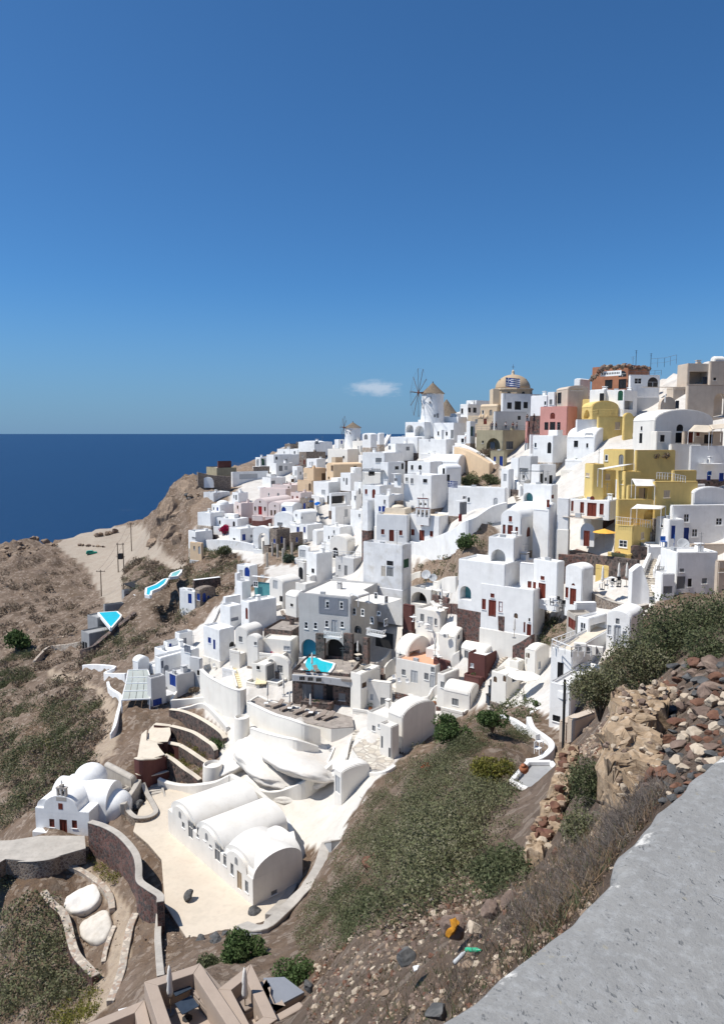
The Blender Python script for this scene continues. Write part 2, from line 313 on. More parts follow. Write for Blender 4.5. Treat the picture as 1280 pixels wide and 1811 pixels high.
def house(x0, x1, x2, yt, yb, psi, roof, wm, label, ops=(), Y=None, d=None, r=None, F=8, rm=None, par=.35, cat='house', name='house', group=None, raw=False, soft=.12, w=None, extras=False):
    """corner pixel columns of the two visible faces x0|x1|x2, top/bottom pixel rows at the near corner, psi = turn of the left face"""
    if not raw: x0, x1, x2, yt, yb = X(x0), X(x1), X(x2), Yp(yt), Yp(yb)
    sc = 1 if raw else Reg.s
    if Y is None: Y = D(x1, yb)
    c_, s_ = math.cos(R(psi)), math.sin(R(psi))
    p = P3(x1, yb, Y); a0 = av(x0, yb)[0]; a2 = av(x2, yb)[0]
    if w is None: w = (p.x - a0 * Y) / max(c_ + a0 * s_, .12)
    w = min(max(w, .8), 26)
    if d is None:
        if x2 > x1 + 1 and s_ - a2 * c_ > .06: d = (a2 * Y - p.x) / (s_ - a2 * c_)
        else: d = min(max(w * .9, 4), 7)
    d = min(max(d, .8), 26)
    ztop = Y * av(x1, yt)[1]; h = ztop - p.z
    root = empty(name, p, -R(psi)); tag(root, label, cat, group)
    pr_ = lambda a, b: (p.x + a * c_ + b * s_, p.y - a * s_ + b * c_)
    F = min(F, max(.6, p.z - min(H(*pr_(a, b)) for a in (-w, 0, -w / 2) for b in (0, d)) + .8)) if extras else F
    rm = rm or wm
    Rt = Matrix.Rotation(-R(psi), 3, 'Z'); Ri = Rt.transposed()
    # ---- openings
    cut = MB(); parts = []
    o_ = Ri @ (-p)
    def hit(px, py, face):
        a, v = av(px, py); dr = Ri @ Vector((a, 1, v))
        t = (-o_.y / dr.y) if face == 'L' else (-o_.x / dr.x if abs(dr.x) > 1e-6 else 0)
        q = o_ + dr * t; return (q.x if face == 'L' else q.y), q.z
    if extras and not ops and w > 2.2 and h > 1.9:
        q = random.Random(int(x1 * 7 + yb)); ops = []; pc = q.choice(('grey', 'black', 'blue', 'red', 'pgrey', 'grey')); hz = min(h - .75, 2.1); ops.append(('#d' + q.choice(('', 'A')), -w * q.uniform(.15, .45), 0, hz, .85, pc))
        if w > 3.4: ops.append(('#w', -w * q.uniform(.6, .85), hz - 1.1, hz - .1, .6, q.choice(('grey', pc, 'glass'))))
        if h > 4: ops.append(('#w', -w * q.uniform(.3, .6), h - 1.7, h - .9, .5, 'grey'))
    for op in ops:
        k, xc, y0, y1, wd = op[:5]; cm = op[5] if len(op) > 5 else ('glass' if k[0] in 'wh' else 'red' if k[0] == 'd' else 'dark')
        loc_ = k[0] == '#'; k = k.lstrip('#')
        if not raw and not loc_: xc, y0, y1 = X(xc), Yp(y0), Yp(y1)
        wd = wd / sc
        if loc_: face = 'L'; wd *= sc; u0, u1, z0, z1 = xc - wd / 2, xc + wd / 2, y0, y1
        else:
            face = 'L' if xc < x1 else 'R'
            u0, zt = hit(xc - wd / 2, (y0 + y1) / 2, face); u1, _ = hit(xc + wd / 2, (y0 + y1) / 2, face)
            _, z1 = hit(xc, y0, face); _, z0 = hit(xc, y1, face)
        if u0 > u1: u0, u1 = u1, u0
        lo, hi = (-w, 0) if face == 'L' else (0, d)
        ww = min(u1 - u0, (hi - lo) - .3); uc = min(max((u0 + u1) / 2, lo + ww / 2 + .12), hi - ww / 2 - .12)
        if ww < .25 or z1 - z0 < .2: continue
        u0, u1 = uc - ww / 2, uc + ww / 2
        arch = k[-1] == 'A' or k == 'h'
        dep = (.16 if k[0] != 'a' else (op[6] if len(op) > 6 else 1.6))
        if k[0] in 'dw': z0 = max(z0, -F + .1)
        if k == 'h': z1 = max(z1, z0 + .2)
        fm = facemap(face); pts = arch_pts(u0, u1, z0, z1, arch)
        prism_n(cut, pts, fm, .12, -dep)
        ins = .0
        pane = MB()
        pi = arch_pts(u0 + .02, u1 - .02, z0 + .01, z1 - .02, arch); prism_n(pane, pi, fm, -dep + .06, -dep + .02)
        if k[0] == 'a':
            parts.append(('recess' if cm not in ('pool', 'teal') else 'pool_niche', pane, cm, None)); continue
        fr = MB(); t = min(.09, ww * .14)
        if not arch:
            for (a_, b_, c2_, d2_) in ((u0, u0 + t, z0, z1), (u1 - t, u1, z0, z1), (u0 + t, u1 - t, z1 - t, z1)) + (((u0 + t, u1 - t, z0, z0 + t),) if k[0] == 'w' else ()):
                prism_n(fr, [(a_, c2_), (b_, c2_), (b_, d2_), (a_, d2_)], fm, -dep + .13, -dep + .03)
        if ww > .7 or k[0] == 'd': prism_n(fr, [(uc - .03, z0 + t), (uc + .03, z0 + t), (uc + .03, z1 - t - (ww * .4 if arch else 0)), (uc - .03, z1 - t - (ww * .4 if arch else 0))], fm, -dep + .11, -dep + .03)
        if k[0] == 'w' and (z1 - z0) > 1.0: prism_n(fr, [(u0 + t, (z0 + z1) / 2 - .02), (u1 - t, (z0 + z1) / 2 - .02), (u1 - t, (z0 + z1) / 2 + .02), (u0 + t, (z0 + z1) / 2 + .02)], fm, -dep + .10, -dep + .03)
        if k[0] == 'w' and not arch:
            si = MB(); prism_n(si, [(u0 - .06, z0 - .07), (u1 + .06, z0 - .07), (u1 + .06, z0 - .01), (u0 - .06, z0 - .01)], fm, .07, -.05)
        else: si = None
        nm = {'w': 'window', 'd': 'door', 'h': 'window'}[k[0]]
        fmat = cm if k[0] == 'd' else ('white' if cm == 'glass' else cm)
        if cm in ('red',) and k[0] == 'w': fmat = 'red'
        parts.append((nm, pane, cm, (fr, fmat, si)))
    # ---- body
    b = MB()
    if roof in ('flat', 'dome', 'open'):
        hw = h - (par if roof == 'flat' else 0)
        if roof == 'flat' and min(w, d) > 1.2:
            t = .22; X0, X1, Y0, Y1 = -w, 0, 0, d; j = lambda: random.uniform(-.05, .05)
            vs_ = [(X0, Y0, -F), (X1, Y0, -F), (X1, Y1, -F), (X0, Y1, -F), (X0 + .04, Y0 + .04, h + j()), (X1 - .04, Y0 + .04, h + j() * .3), (X1 - .04, Y1 - .04, h + j()), (X0 + .04, Y1 - .04, h + j()),
                  (X0 + t, Y0 + t, h), (X1 - t, Y0 + t, h), (X1 - t, Y1 - t, h), (X0 + t, Y1 - t, h), (X0 + t, Y0 + t, hw), (X1 - t, Y0 + t, hw), (X1 - t, Y1 - t, hw), (X0 + t, Y1 - t, hw)]
            b.add(vs_, [(3, 2, 1, 0), (0, 1, 5, 4), (1, 2, 6, 5), (2, 3, 7, 6), (3, 0, 4, 7), (4, 5, 9, 8), (5, 6, 10, 9), (6, 7, 11, 10), (7, 4, 8, 11), (8, 9, 13, 12), (9, 10, 14, 13), (10, 11, 15, 14), (11, 8, 12, 15), (12, 13, 14, 15)])
            rf = MB().box(X0 + t + .01, X1 - t - .01, Y0 + t + .01, Y1 - t - .01, hw + .005, hw + .03)
        else:
            b.box(-w, 0, 0, d, -F, h); rf = MB().box(-w + .04, -.04, .04, d - .04, h + .004, h + .05)
        if roof == 'dome':
            rr = min(w, d) / 2 * .92; n = 20; rf = MB()
            prof = [(rr, 0), (rr, .15)] + [(rr * math.cos(R(q)) * .97, .15 + rr * (r or .9) * math.sin(R(q))) for q in range(0, 90, 10)] + [(.02, .15 + rr * (r or .9))]
            rf.lathe((-w / 2, d / 2, h), prof, n)
    else:
        span = w if roof == 'vL' else d; ln = d if roof == 'vL' else w
        rise = (r / sc * Y / F_PX if (r and not raw) else r) or span * .38
        rise = min(rise, span * .5)
        n = 12; arc = [(span / 2 + span / 2 * math.cos(math.pi * k / n), h - .0 + rise * math.sin(math.pi * k / n)) for k in range(n + 1)]
        prof = [(0, -F), (span, -F)] + arc
        fmv = (lambda u, n_, z: (u - w, n_, z)) if roof == 'vL' else (lambda u, n_, z: (-n_, u, z))
        k = len(prof)
        b.add([fmv(u, 0, z) for u, z in prof] + [fmv(u, ln, z) for u, z in prof], [tuple(range(k)), tuple(range(2 * k - 1, k - 1, -1))] + [(i, k + i, k + (i + 1) % k, (i + 1) % k) for i in range(k)])
        rf = MB(); o2 = [(span / 2 + (span / 2 + .05) * math.cos(math.pi * q / n), h + (rise + .05) * math.sin(math.pi * q / n)) for q in range(n + 1)]
        i2 = [(span / 2 + (span / 2 - .05) * math.cos(math.pi * q / n), h + (rise - .05) * math.sin(math.pi * q / n)) for q in range(n + 1)]
        l0, l1 = .3, ln - .1; vs_ = [fmv(u, l0, z) for u, z in o2] + [fmv(u, l1, z) for u, z in o2] + [fmv(u, l0, z) for u, z in i2] + [fmv(u, l1, z) for u, z in i2]; m_ = n + 1
        fs = []
        for i in range(n): fs += [(i, i + 1, m_ + i + 1, m_ + i), (2 * m_ + i + 1, 2 * m_ + i, 3 * m_ + i, 3 * m_ + i + 1), (i + 1, i, 2 * m_ + i, 2 * m_ + i + 1), (m_ + i, m_ + i + 1, 3 * m_ + i + 1, 3 * m_ + i)]
        rf.add(vs_, fs)
    me = b.mesh('walls'); fixn(me)
    if soft and roof != 'open':
        bm = bmesh.new(); bm.from_mesh(me)
        es = [e for e in bm.edges if len(e.link_faces) == 2 and e.calc_face_angle(0) > R(50) and max(v.co.z for v in e.verts) > -F + .1]
        bmesh.ops.bevel(bm, geom=es, offset=min(soft, .1), segments=2, affect='EDGES', clamp_overlap=True); bm.to_mesh(me); bm.free()
    wo = link('walls', me, wm, root)
    if cut.v:
        cme = cut.mesh('cutter'); fixn(cme); co = bpy.data.objects.new('cutter', cme); COL.objects.link(co); co.parent = root
        m_ = wo.modifiers.new('cut', 'BOOLEAN'); m_.operation = 'DIFFERENCE'; m_.object = co; m_.solver = 'EXACT'
        HOUSES.append((wo, co))
    me = rf.mesh('roof'); fixn(me)
    ro = link('roof', me, rm, root)
    if roof in ('vL', 'vR', 'dome'): me.shade_smooth(); m_ = ro.modifiers.new('e', 'EDGE_SPLIT'); m_.split_angle = R(40)
    for nm, mb, cm, fr in parts:
        me = mb.mesh(nm); fixn(me)
        if fr is None: link(nm, me, cm, root); continue
        fo = fr[0]
        if fo.v:
            f_ = fo.mesh('frame'); fixn(f_)
            t_ = link(nm, me, cm, root)
            link('frame', f_, fr[1], t_)
        else: t_ = link(nm, me, cm, root)
        if fr[2] is not None: s2 = fr[2].mesh('sill'); fixn(s2); link('sill', s2, 'white', t_)
    root['w'] = w; root['d'] = d; root['h'] = h
    if extras and F > 3.2:
        q = random.Random(int(x1 * 3 + yb)); mb = MB().box(-w - .06, .06, -.06, d, -F - .4, -q.uniform(1.6, 2.4)); bev(link('retaining_base', mb.mesh('retaining_base'), q.choice(('WG', 'C', 'DS', 'BS', 'G0', 'RS', 'LS')), root), .06, 1)
    if extras and Y > 84 and w > 2.5: 
        q = random.Random(len(HOUSES) * 7 + int(x1)); lay = None
        dr1 = -.3 - min(H(*pr_(-w / 2, -2.2)) - p.z, 0); dr2 = -min(H(*pr_(-w / 2, -4)) - p.z, 0)
        if q.random() < .92 and dr1 < 3.0:
            o1 = q.uniform(1.3, 2.4); hz = q.choice((-.12, -.3, -.5)); o2 = o1 + q.uniform(1.0, 2.0); h2 = hz - q.uniform(1.3, 2.4); e0 = -w + q.uniform(0, .25) * w; e1 = -q.uniform(0, .2) * w
            if e1 - e0 > 5.5: k5 = q.random() * (e1 - e0 - 5); e0 += k5; e1 = e0 + q.uniform(3, 5)
            mb = MB().box(e0, e1, -o1, -.01, min(-.9, H(*pr_((e0 + e1) / 2, -o1)) - p.z - 1.4), hz); bev(link('patio', mb.mesh('patio'), wm if wm not in ('YE', 'PK', 'KH', 'TC') else wm, root), .06, 2)
            f0 = e0 + q.uniform(-.8, .5); f1 = e1 + q.uniform(-1.0, .6)
            if dr2 > 4.2: h2 = -99
            mb = MB().box(f0, f1, -o2, -o1 - .03, min(h2 - 1.2, H(*pr_((e0 + e1) / 2, -o2)) - p.z - 1.4), h2 - .5).box(f0, f1, -o2 - .02, -o2 + .22, h2 - .5, h2 + .1); h2 > -9 and bev(link('lower_patio', mb.mesh('lower_patio'), wm if wm in ('YE', 'MR') else q.choice((wm, wm, wm, 'WG', 'C', 'DS', 'BS')), root), .06, 2)
            ph = q.uniform(.25, .5); mb = MB().box(e0, e1, -o1 - .02, -o1 + .24, hz + .01, hz + ph); bev(link('patio_wall', mb.mesh('patio_wall'), wm, root), .07, 2)
            if q.random() < .45: leafclump('foliage', q.choice(('leaf_green', 'leaf_olive', 'leaf_green', 'leaf_pink')), root, ((e0 + e1) / 2, -o1 + .55, hz + .25), q.uniform(.3, .6), 60, .16)
            sx = e1 if q.random() < .5 else e0; mb = MB().box(sx - .13, sx + .13, -o1 + .25, -.02, hz + .01, hz + ph * q.uniform(.7, 1.5)); bev(link('patio_wall', mb.mesh('patio_wall'), wm, root), .07, 2)
        if roof == 'flat' and d > 3 and q.random() < .6:
            cx, cy = q.uniform(-w * .85, -w * .15), q.uniform(d * .4, d * .8); ch_ = q.uniform(.6, 1.1); s1 = q.uniform(.28, .45)
            mb = MB().box(cx - s1, cx + s1, cy - s1, cy + s1, h - par, h - par + ch_).box(cx - s1 - .06, cx + s1 + .06, cy - s1 - .06, cy + s1 + .06, h - par + ch_ + .2, h - par + ch_ + .3)
            for sx in (-1, 1): mb.box(cx + sx * s1 * .8 - .06, cx + sx * s1 * .8 + .06, cy - .06, cy + .06, h - par + ch_, h - par + ch_ + .2)
            link('chimney', mb.mesh('chimney'), wm, root)
        if roof == 'flat' and q.random() < .3:
            mb = MB().cyl((-w * .3, d * .7), .035, .03, h - par, h + 2.2, 5).obox((-w * .3 - .5, d * .7, h + 2), (-w * .3 + .5, d * .7, h + 2.1), .03, .03).obox((-w * .3 - .35, d * .7, h + 1.6), (-w * .3 + .35, d * .7, h + 1.7), .03, .03); link('aerial', mb.mesh('aerial'), 'metal', root)
        if roof == 'flat' and w > 3 and q.random() < .35:
            mb = MB().box(-w * .6, -w * .6 + .8, .5, .85, h - par + .05, h - par + .65); link('air_conditioner', mb.mesh('air_conditioner'), 'pgrey', root)
        if roof == 'flat' and d > 3.5 and w > 4 and q.random() < .25:
            e = -w * q.uniform(.3, .7); mb = MB().box(e - w * .22, e + w * .22, d * .55, d - .3, h - par, h + q.uniform(.6, 1.6)); bev(link('roof_room', mb.mesh('roof_room'), wm, root), .08, 2)
    return root
def finish_houses():
    dg = bpy.context.evaluated_depsgraph_get()
    res = []
    for wo, co in HOUSES: res.append(bpy.data.meshes.new_from_object(wo.evaluated_get(dg)))
    for (wo, co), me in zip(HOUSES, res):
        mt = wo.data.materials[0]; wo.modifiers.clear(); wo.data = me
        if not me.materials: me.materials.append(mt)
        bpy.data.objects.remove(co)
# ---------------------------------------------------------------- walls, terraces, stairs
def smooth_pts(ps, n=5):
    if len(ps) < 3: return ps
    out = []
    for i in range(len(ps) - 1):
        p0, p1, p2, p3 = ps[max(i - 1, 0)], ps[i], ps[i + 1], ps[min(i + 2, len(ps) - 1)]
        for k in range(n):
            t = k / n; out.append(0.5 * ((2 * p1) + (p2 - p0) * t + (2 * p0 - 5 * p1 + 4 * p2 - p3) * t * t + (3 * p1 - p0 - 3 * p2 + p3) * t * t * t))
    return out + [ps[-1]]
def wall(pts, t, wm, label, cap=None, F=2.5, name='garden_wall', cat='wall', raw=False, Ys=None, smooth=5, group=None, capt=.1, kind=None):
    """pts: (px, py_top, py_base): top edge and foot pixel rows; the foot row gives the depth"""
    top = []; bot = []
    for i, q in enumerate(pts):
        px, y1, y2 = (q if raw else (X(q[0]), Yp(q[1]), Yp(q[2])))
        Y = Ys[i] if Ys else D(px, y2)
        top.append(P3(px, y1, Y)); bot.append(P3(px, y2, Y))
    top = smooth_pts(top, smooth); bot = smooth_pts(bot, smooth); n = len(top)
    c = top[n // 2]; root = empty(name, (c.x, c.y, bot[n // 2].z)); tag(root, label, cat, group, kind); off = Vector(root.location)
    b = MB(); cp = MB(); vs_ = []; cv = []
    for i in range(n):
        d_ = (top[min(i + 1, n - 1)] - top[max(i - 1, 0)]); d_.z = 0
        if d_.length < 1e-6: d_ = Vector((1, 0, 0))
        s = Vector((-d_.y, d_.x, 0)).normalized() * t / 2; T_ = top[i] - off; z0 = bot[i].z - F - off.z; zc = T_.z - (capt if cap else 0)
        vs_ += [(T_.x - s.x, T_.y - s.y, z0), (T_.x + s.x, T_.y + s.y, z0), (T_.x + s.x, T_.y + s.y, zc), (T_.x - s.x, T_.y - s.y, zc)]
        s2 = s * (1 + .10 / max(t, .1))
        cv += [(T_.x - s2.x, T_.y - s2.y, zc), (T_.x + s2.x, T_.y + s2.y, zc), (T_.x + s2.x, T_.y + s2.y, T_.z), (T_.x - s2.x, T_.y - s2.y, T_.z)]
    fs = [(0, 1, 2, 3), tuple(4 * (n - 1) + k for k in (3, 2, 1, 0))]
    for i in range(n - 1):
        q = 4 * i
        for k in range(4): fs.append((q + k, q + (k + 1) % 4, q + 4 + (k + 1) % 4, q + 4 + k))
    b.add(vs_, fs); me = b.mesh('masonry'); fixn(me); o = link('masonry', me, wm, root)
    if not cap: bev(o, min(.08, t * .3), 2, 50)
    if cap:
        cp.add(cv, fs); me = cp.mesh('coping'); fixn(me); bev(link('coping', me, cap, root), .04, 1, 50)
    return root
def terrace(poly, label, mt, anchor=None, z=None, drop=3, wm=None, name='terrace', cat='terrace', raw=False, rim=0, rimh=.5, rimm=None, thick=.1, kind=None, group=None, skip=()):
    P_ = [(q if raw else (X(q[0]), Yp(q[1]))) for q in poly]
    if z is None:
        ax, ay = anchor if raw else (X(anchor[0]), Yp(anchor[1])); z = P3(ax, ay).z
    pts = []
    for px, py in P_:
        a, v = av(px, py); Y = z / v; pts.append(Vector((a * Y, Y, z)))
    c = sum(pts, Vector()) / len(pts); root = empty(name, c) if kind is None else None
    if root: tag(root, label, cat, group)
    off = c if root else Vector()
    l2 = [((p - off).x, (p - off).y) for p in pts]; zz = z - off.z
    if root:
        MB().prism(l2, zz - thick, zz).build('floor', mt, root)
        MB().prism(l2, zz - drop, zz - thick).build('base', wm or mt, root)
    else:
        o = MB().prism(l2, zz - thick, zz).build(name, mt, None); tag(o, label, None, None, kind)
        if wm: MB().prism(l2, zz - drop, zz - thick).build('retaining_base', wm, o)
    if rim:
        n = len(pts)
        for i in range(n):
            if i in skip: continue
            a_, b_ = pts[i] - off, pts[(i + 1) % n] - off
            m = MB().obox(a_ + Vector((0, 0, rimh / 2)), b_ + Vector((0, 0, rimh / 2)), rim, rimh); o = m.build('rim', rimm or wm or mt, root); bev(o, .05, 1)
    return root, z, pts
def stairs(pa, pb, wpx, n, mt, label, raw=False, side=None, Ya=None, Yb=None, cat='stairs', name='staircase', rim=.25, group=None):
    a = pa if raw else (X(pa[0]), Yp(pa[1])); b = pb if raw else (X(pb[0]), Yp(pb[1])); wd = wpx if raw else wpx / Reg.s
    A_ = P3(*a, Ya); B_ = P3(*b, Yb); W_ = wd * (A_.y + B_.y) / 2 / F_PX
    root = empty(name, A_); tag(root, label, cat, group); d_ = B_ - A_; run = Vector((d_.x, d_.y, 0)); L_ = run.length; rz = math.atan2(run.y, run.x); dz = d_.z
    for i in range(n):
        f = (i + .5) / n; z = dz * (i + 1) / n
        cube('step', mt, root, (run.x * f, run.y * f, z - .6), (L_ / n * 1.02, W_, 1.2), rz)
    if side:
        for s in (-1, 1):
            nrm = Vector((-run.y, run.x, 0)).normalized() * (W_ / 2 + .12) * s
            MB().add([Vector((0, 0, -1)) + nrm - nrm.normalized() * .12, run + Vector((0, 0, dz - 1)) + nrm - nrm.normalized() * .12, run + Vector((0, 0, dz + rim)) + nrm - nrm.normalized() * .12, Vector((0, 0, rim)) + nrm - nrm.normalized() * .12,
                      Vector((0, 0, -1)) + nrm + nrm.normalized() * .12, run + Vector((0, 0, dz - 1)) + nrm + nrm.normalized() * .12, run + Vector((0, 0, dz + rim)) + nrm + nrm.normalized() * .12, Vector((0, 0, rim)) + nrm + nrm.normalized() * .12],
                     [(0, 1, 2, 3), (7, 6, 5, 4), (0, 4, 5, 1), (1, 5, 6, 2), (2, 6, 7, 3), (3, 7, 4, 0)]).build('side_wall', side, root)
    return root
# ================================================================ HOUSES
SPECS = []
def h_(*A_, **K_):
    if Reg.ox + A_[1] / Reg.s > 935 and A_[5] >= 56: A_ = A_[:5] + (85,) + A_[6:]
    SPECS.append(((Reg.ox, Reg.oy, Reg.s), A_, K_))
# ---- A: upper right
region(940, 600)
h_(395, 640, 782, 168, 325, 50, 'flat', 'TC', 'terracotta house with ruined rubble top and arched window, highest on the right ridge', [('d', 510, 270, 330, 50, 'black'), ('d', 602, 265, 330, 52, 'black'), ('wA', 602, 210, 250, 52)], Y=150)
h_(640, 652, 850, 238, 325, 72, 'flat', 'W', 'white house with long dark windows right of the terracotta house', [('w', 706, 258, 298, 50), ('wA', 805, 252, 318, 70)], Y=146)
h_(480, 612, 700, 335, 470, 45, 'flat', 'W', 'white house with dark green arched door between terracotta and yellow houses', [('dA', 588, 340, 408, 34, 'green'), ('a', 645, 410, 468, 55, 'grey', .8)], Y=141)
h_(380, 480, 600, 332, 420, 45, 'flat', 'W', 'low white house under the terracotta house', (), Y=143)
h_(960, 1030, 1180, 160, 315, 66, 'flat', 'BE', 'beige flat house with deep recessed balcony under the skyline', [('a', 1108, 215, 298, 120, 'BE', 2.5), ('d', 1150, 250, 298, 28, 'slate')], Y=142)
h_(1180, 1182, 1420, 148, 330, 68, 'flat', 'BE', 'tall beige house with one small square window at the right edge', [('w', 1216, 255, 274, 18, 'black')], Y=137)
h_(1185, 1215, 1280, 135, 160, 60, 'vL', 'C', 'white vaulted roof room on top of the tall beige house', (), Y=141, r=22)
h_(715, 735, 1015, 318, 480, 60, 'flat', 'BE', 'beige building with a wide arched niche and a closed white parasol', [('aA', 930, 380, 465, 100, 'BE', 2.2), ('d', 968, 408, 462, 22, 'slate')], Y=134)
h_(1015, 1030, 1290, 305, 520, 68, 'flat', 'BE', 'long beige wall building with a curved lower niche at the right edge', [('aA', 1262, 360, 520, 80, 'BE', 1.2)], Y=131)
h_(155, 232, 368, 330, 600, 62, 'vR', 'BE', 'tall beige barrel roofed house behind the pink house', [('w', 183, 355, 430, 26, 'black'), ('w', 300, 328, 342, 80, 'BT')], r=22, Y=149)
h_(50, 232, 300, 445, 606, 40, 'flat', 'PK', 'rose pink house with three dark doors and an arched window', [('d', 137, 550, 606, 36, 'black'), ('d', 96, 552, 604, 26, 'black'), ('d', 178, 552, 604, 22, 'black'), ('wA', 137, 488, 530, 32, 'red')], Y=145.5)
h_(-10, 100, 160, 372, 440, 45, 'flat', 'W', 'low white roof room left of the beige barrel house', [('w', 88, 410, 440, 18)], Y=156)
h_(100, 150, 200, 350, 440, 45, 'flat', 'W', 'small white block against the beige barrel house', [('w', 125, 400, 435, 20, 'grey')], Y=155)
h_(280, 320, 390, 268, 300, 45, 'vL', 'W', 'white roof hump behind the beige barrel house', (), Y=158, r=8)
h_(330, 440, 560, 395, 530, 48, 'flat', 'YE', 'upper yellow house with stepped block and small window', [('w', 507, 392, 420, 30, 'grey')], Y=146)
h_(330, 400, 575, 450, 530, 58, 'vR', 'YE', 'yellow barrel vault in front of the upper yellow house', [('aA', 365, 470, 528, 40, 'YE', .8)], Y=141, r=40)
h_(435, 440, 605, 515, 625, 60, 'flat', 'YE', 'yellow cube with terrace railing and one shuttered window', [('w', 570, 550, 600, 35, 'BT')], Y=136, d=9)
h_(600, 610, 672, 520, 630, 62, 'vR', 'YE', 'yellow curved arch buttress at the end of the yellow terrace', (), Y=134, r=30)
h_(290, 300, 440, 535, 585, 62, 'flat', 'W', 'low white wall block below the yellow vault', (), Y=137)
h_(228, 415, 590, 655, 815, 45, 'vR', 'W', 'white barrel house with two square windows below the pink house', [('w', 293, 675, 718, 28, 'black'), ('w', 368, 693, 722, 14, 'black'), ('w', 378, 625, 650, 50, 'pgrey'), ('d', 505, 670, 720, 30, 'black')], r=70, d=8, Y=134)
h_(0, 140, 235, 640, 760, 45, 'flat', 'W', 'white cube wall left of the two window barrel house', (), Y=139)
h_(665, 808, 1195, 540, 770, 76, 'vR', 'CW', 'long white barrel vaulted house with arched dark door and small roof vents', [('wA', 985, 566, 612, 46, 'black'), ('d', 980, 622, 690, 50, 'black'), ('w', 868, 637, 682, 30, 'black'), ('d', 724, 625, 692, 20, 'black'), ('w', 729, 580, 608, 12, 'black')], r=72, Y=118)
h_(780, 822, 925, 612, 790, 72, 'flat', 'C', 'square white annex in front of the long barrel vaulted house', [('w', 868, 637, 683, 28, 'black')], Y=114)
h_(915, 920, 1120, 700, 835, 72, 'flat', 'C', 'pale terrace base below the long barrel vaulted house', (), Y=112)
h_(1000, 1010, 1270, 615, 700, 74, 'flat', 'BE', 'beige shaded patio house beside the long barrel vaulted house', [('d', 1050, 620, 690, 40, 'red'), ('d', 1175, 635, 695, 60, 'black'), ('w', 1105, 620, 645, 22, 'red')], Y=116.5)
h_(1040, 1050, 1290, 712, 840, 74, 'flat', 'W', 'white sloping stepped wall house under the beige patio at the right edge', (), Y=112)
h_(1085, 1160, 1290, 815, 960, 64, 'flat', 'W', 'small white house with cobalt doors at the right edge', [('d', 1160, 885, 940, 22, 'blue'), ('w', 1185, 878, 905, 22, 'sky'), ('d', 1262, 890, 945, 28, 'blue')], Y=109)
# main yellow complex
h_(470, 618, 680, 735, 850, 52, 'flat', 'YE', 'tallest yellow house block with plain walls, top of the yellow complex', (), Y=114.9)
h_(680, 690, 950, 740, 905, 66, 'flat', 'YE', 'big yellow wall house with a curved shoulder sloping down right', (), Y=110.5)
h_(345, 402, 480, 830, 990, 58, 'flat', 'YE', 'narrow yellow tower with one small window at the left of the yellow complex', [('w', 370, 890, 915, 26, 'BT')], Y=108.7)
h_(440, 470, 560, 870, 960, 58, 'flat', 'YE', 'shaded yellow room behind the yellow complex terrace', [('w', 505, 895, 935, 30, 'BT')], Y=109.6)
h_(560, 615, 725, 880, 1000, 58, 'flat', 'YE', 'yellow cube with small side opening in the middle of the yellow complex', [('w', 600, 935, 965, 18, 'YE')], Y=106.1)
h_(635, 640, 815, 975, 1075, 64, 'flat', 'YE', 'shaded yellow patio room under a white awning', [('a', 740, 990, 1068, 60, 'BT', 1.2)], Y=103.5)
h_(812, 815, 1100, 950, 1085, 66, 'flat', 'YE', 'yellow house with shuttered window and metal railed roof terrace', [('w', 898, 1005, 1055, 42, 'BT')], Y=101.7)
h_(930, 940, 1095, 875, 960, 66, 'flat', 'YE', 'yellow shoulder wall at the right end of the railed terrace', (), Y=106.1)
region(940, 860)
h_(556, 570, 900, 90, 222, 68, 'flat', 'YE', 'long low yellow wall house with a sail awning and arched recess', [('aA', 790, 150, 222, 90, 'YE', .6)], Y=101.5)
h_(545, 667, 785, 262, 435, 48, 'flat', 'YE', 'lowest yellow house with white double window beside the orange awning', [('w', 606, 358, 408, 56, 'glass'), ('w', 737, 305, 350, 22, 'BT')], Y=98.5)
# red door villa under yellow complex
h_(165, 245, 250, 85, 200, 30, 'flat', 'W', 'white grey-shaded side block of the villa with the red shutters', (), Y=105)
h_(245, 515, 600, 95, 205, 38, 'flat', 'W', 'white villa with five red shuttered doors below the yellow complex', [('w', 268, 97, 165, 16, 'red'), ('w', 333, 105, 178, 26, 'red'), ('d', 398, 110, 200, 62, 'red'), ('w', 463, 115, 190, 28, 'red'), ('h', 400, 65, 90, 30, 'red')], Y=104, F=.5)
h_(180, 412, 560, 205, 400, 40, 'flat', 'BE', 'arched white lower floor with a brown door under the red shuttered villa', [('aA', 335, 252, 410, 95, 'W', 1.8), ('d', 362, 296, 400, 38, 'red')], Y=102)
h_(80, 158, 220, 335, 500, 44, 'flat', 'W', 'small white gatehouse with a red arched niche beside stone steps', [('dA', 117, 428, 494, 28, 'red')])
h_(0, 110, 170, 165, 420, 48, 'vR', 'W', 'white vaulted wing with a small red shutter left of the red shuttered villa', [('w', 107, 95, 140, 16, 'red')], Y=105.5, r=60)
h_(0, 165, 215, 505, 740, 50, 'flat', 'W', 'long white house with brown door at its left end, above the black cafe tables', [('d', 66, 645, 755, 48, 'red'), ('w', 70, 598, 624, 26, 'red'), ('w', 5, 635, 700, 20, 'red')], Y=96, F=2)
h_(215, 330, 405, 560, 780, 50, 'vL', 'W', 'white curved shoulder house with brown door and arched vent', [('d', 273, 680, 790, 42, 'red'), ('w', 222, 670, 740, 20, 'red'), ('h', 275, 645, 662, 24, 'red')], Y=92, F=2, r=30)
h_(815, 905, 1010, 220, 400, 62, 'flat', 'W', 'white block with a cobalt door and blue box on its roof', [('d', 940, 262, 350, 26, 'blue'), ('w', 862, 258, 272, 16, 'black')], Y=97.5)
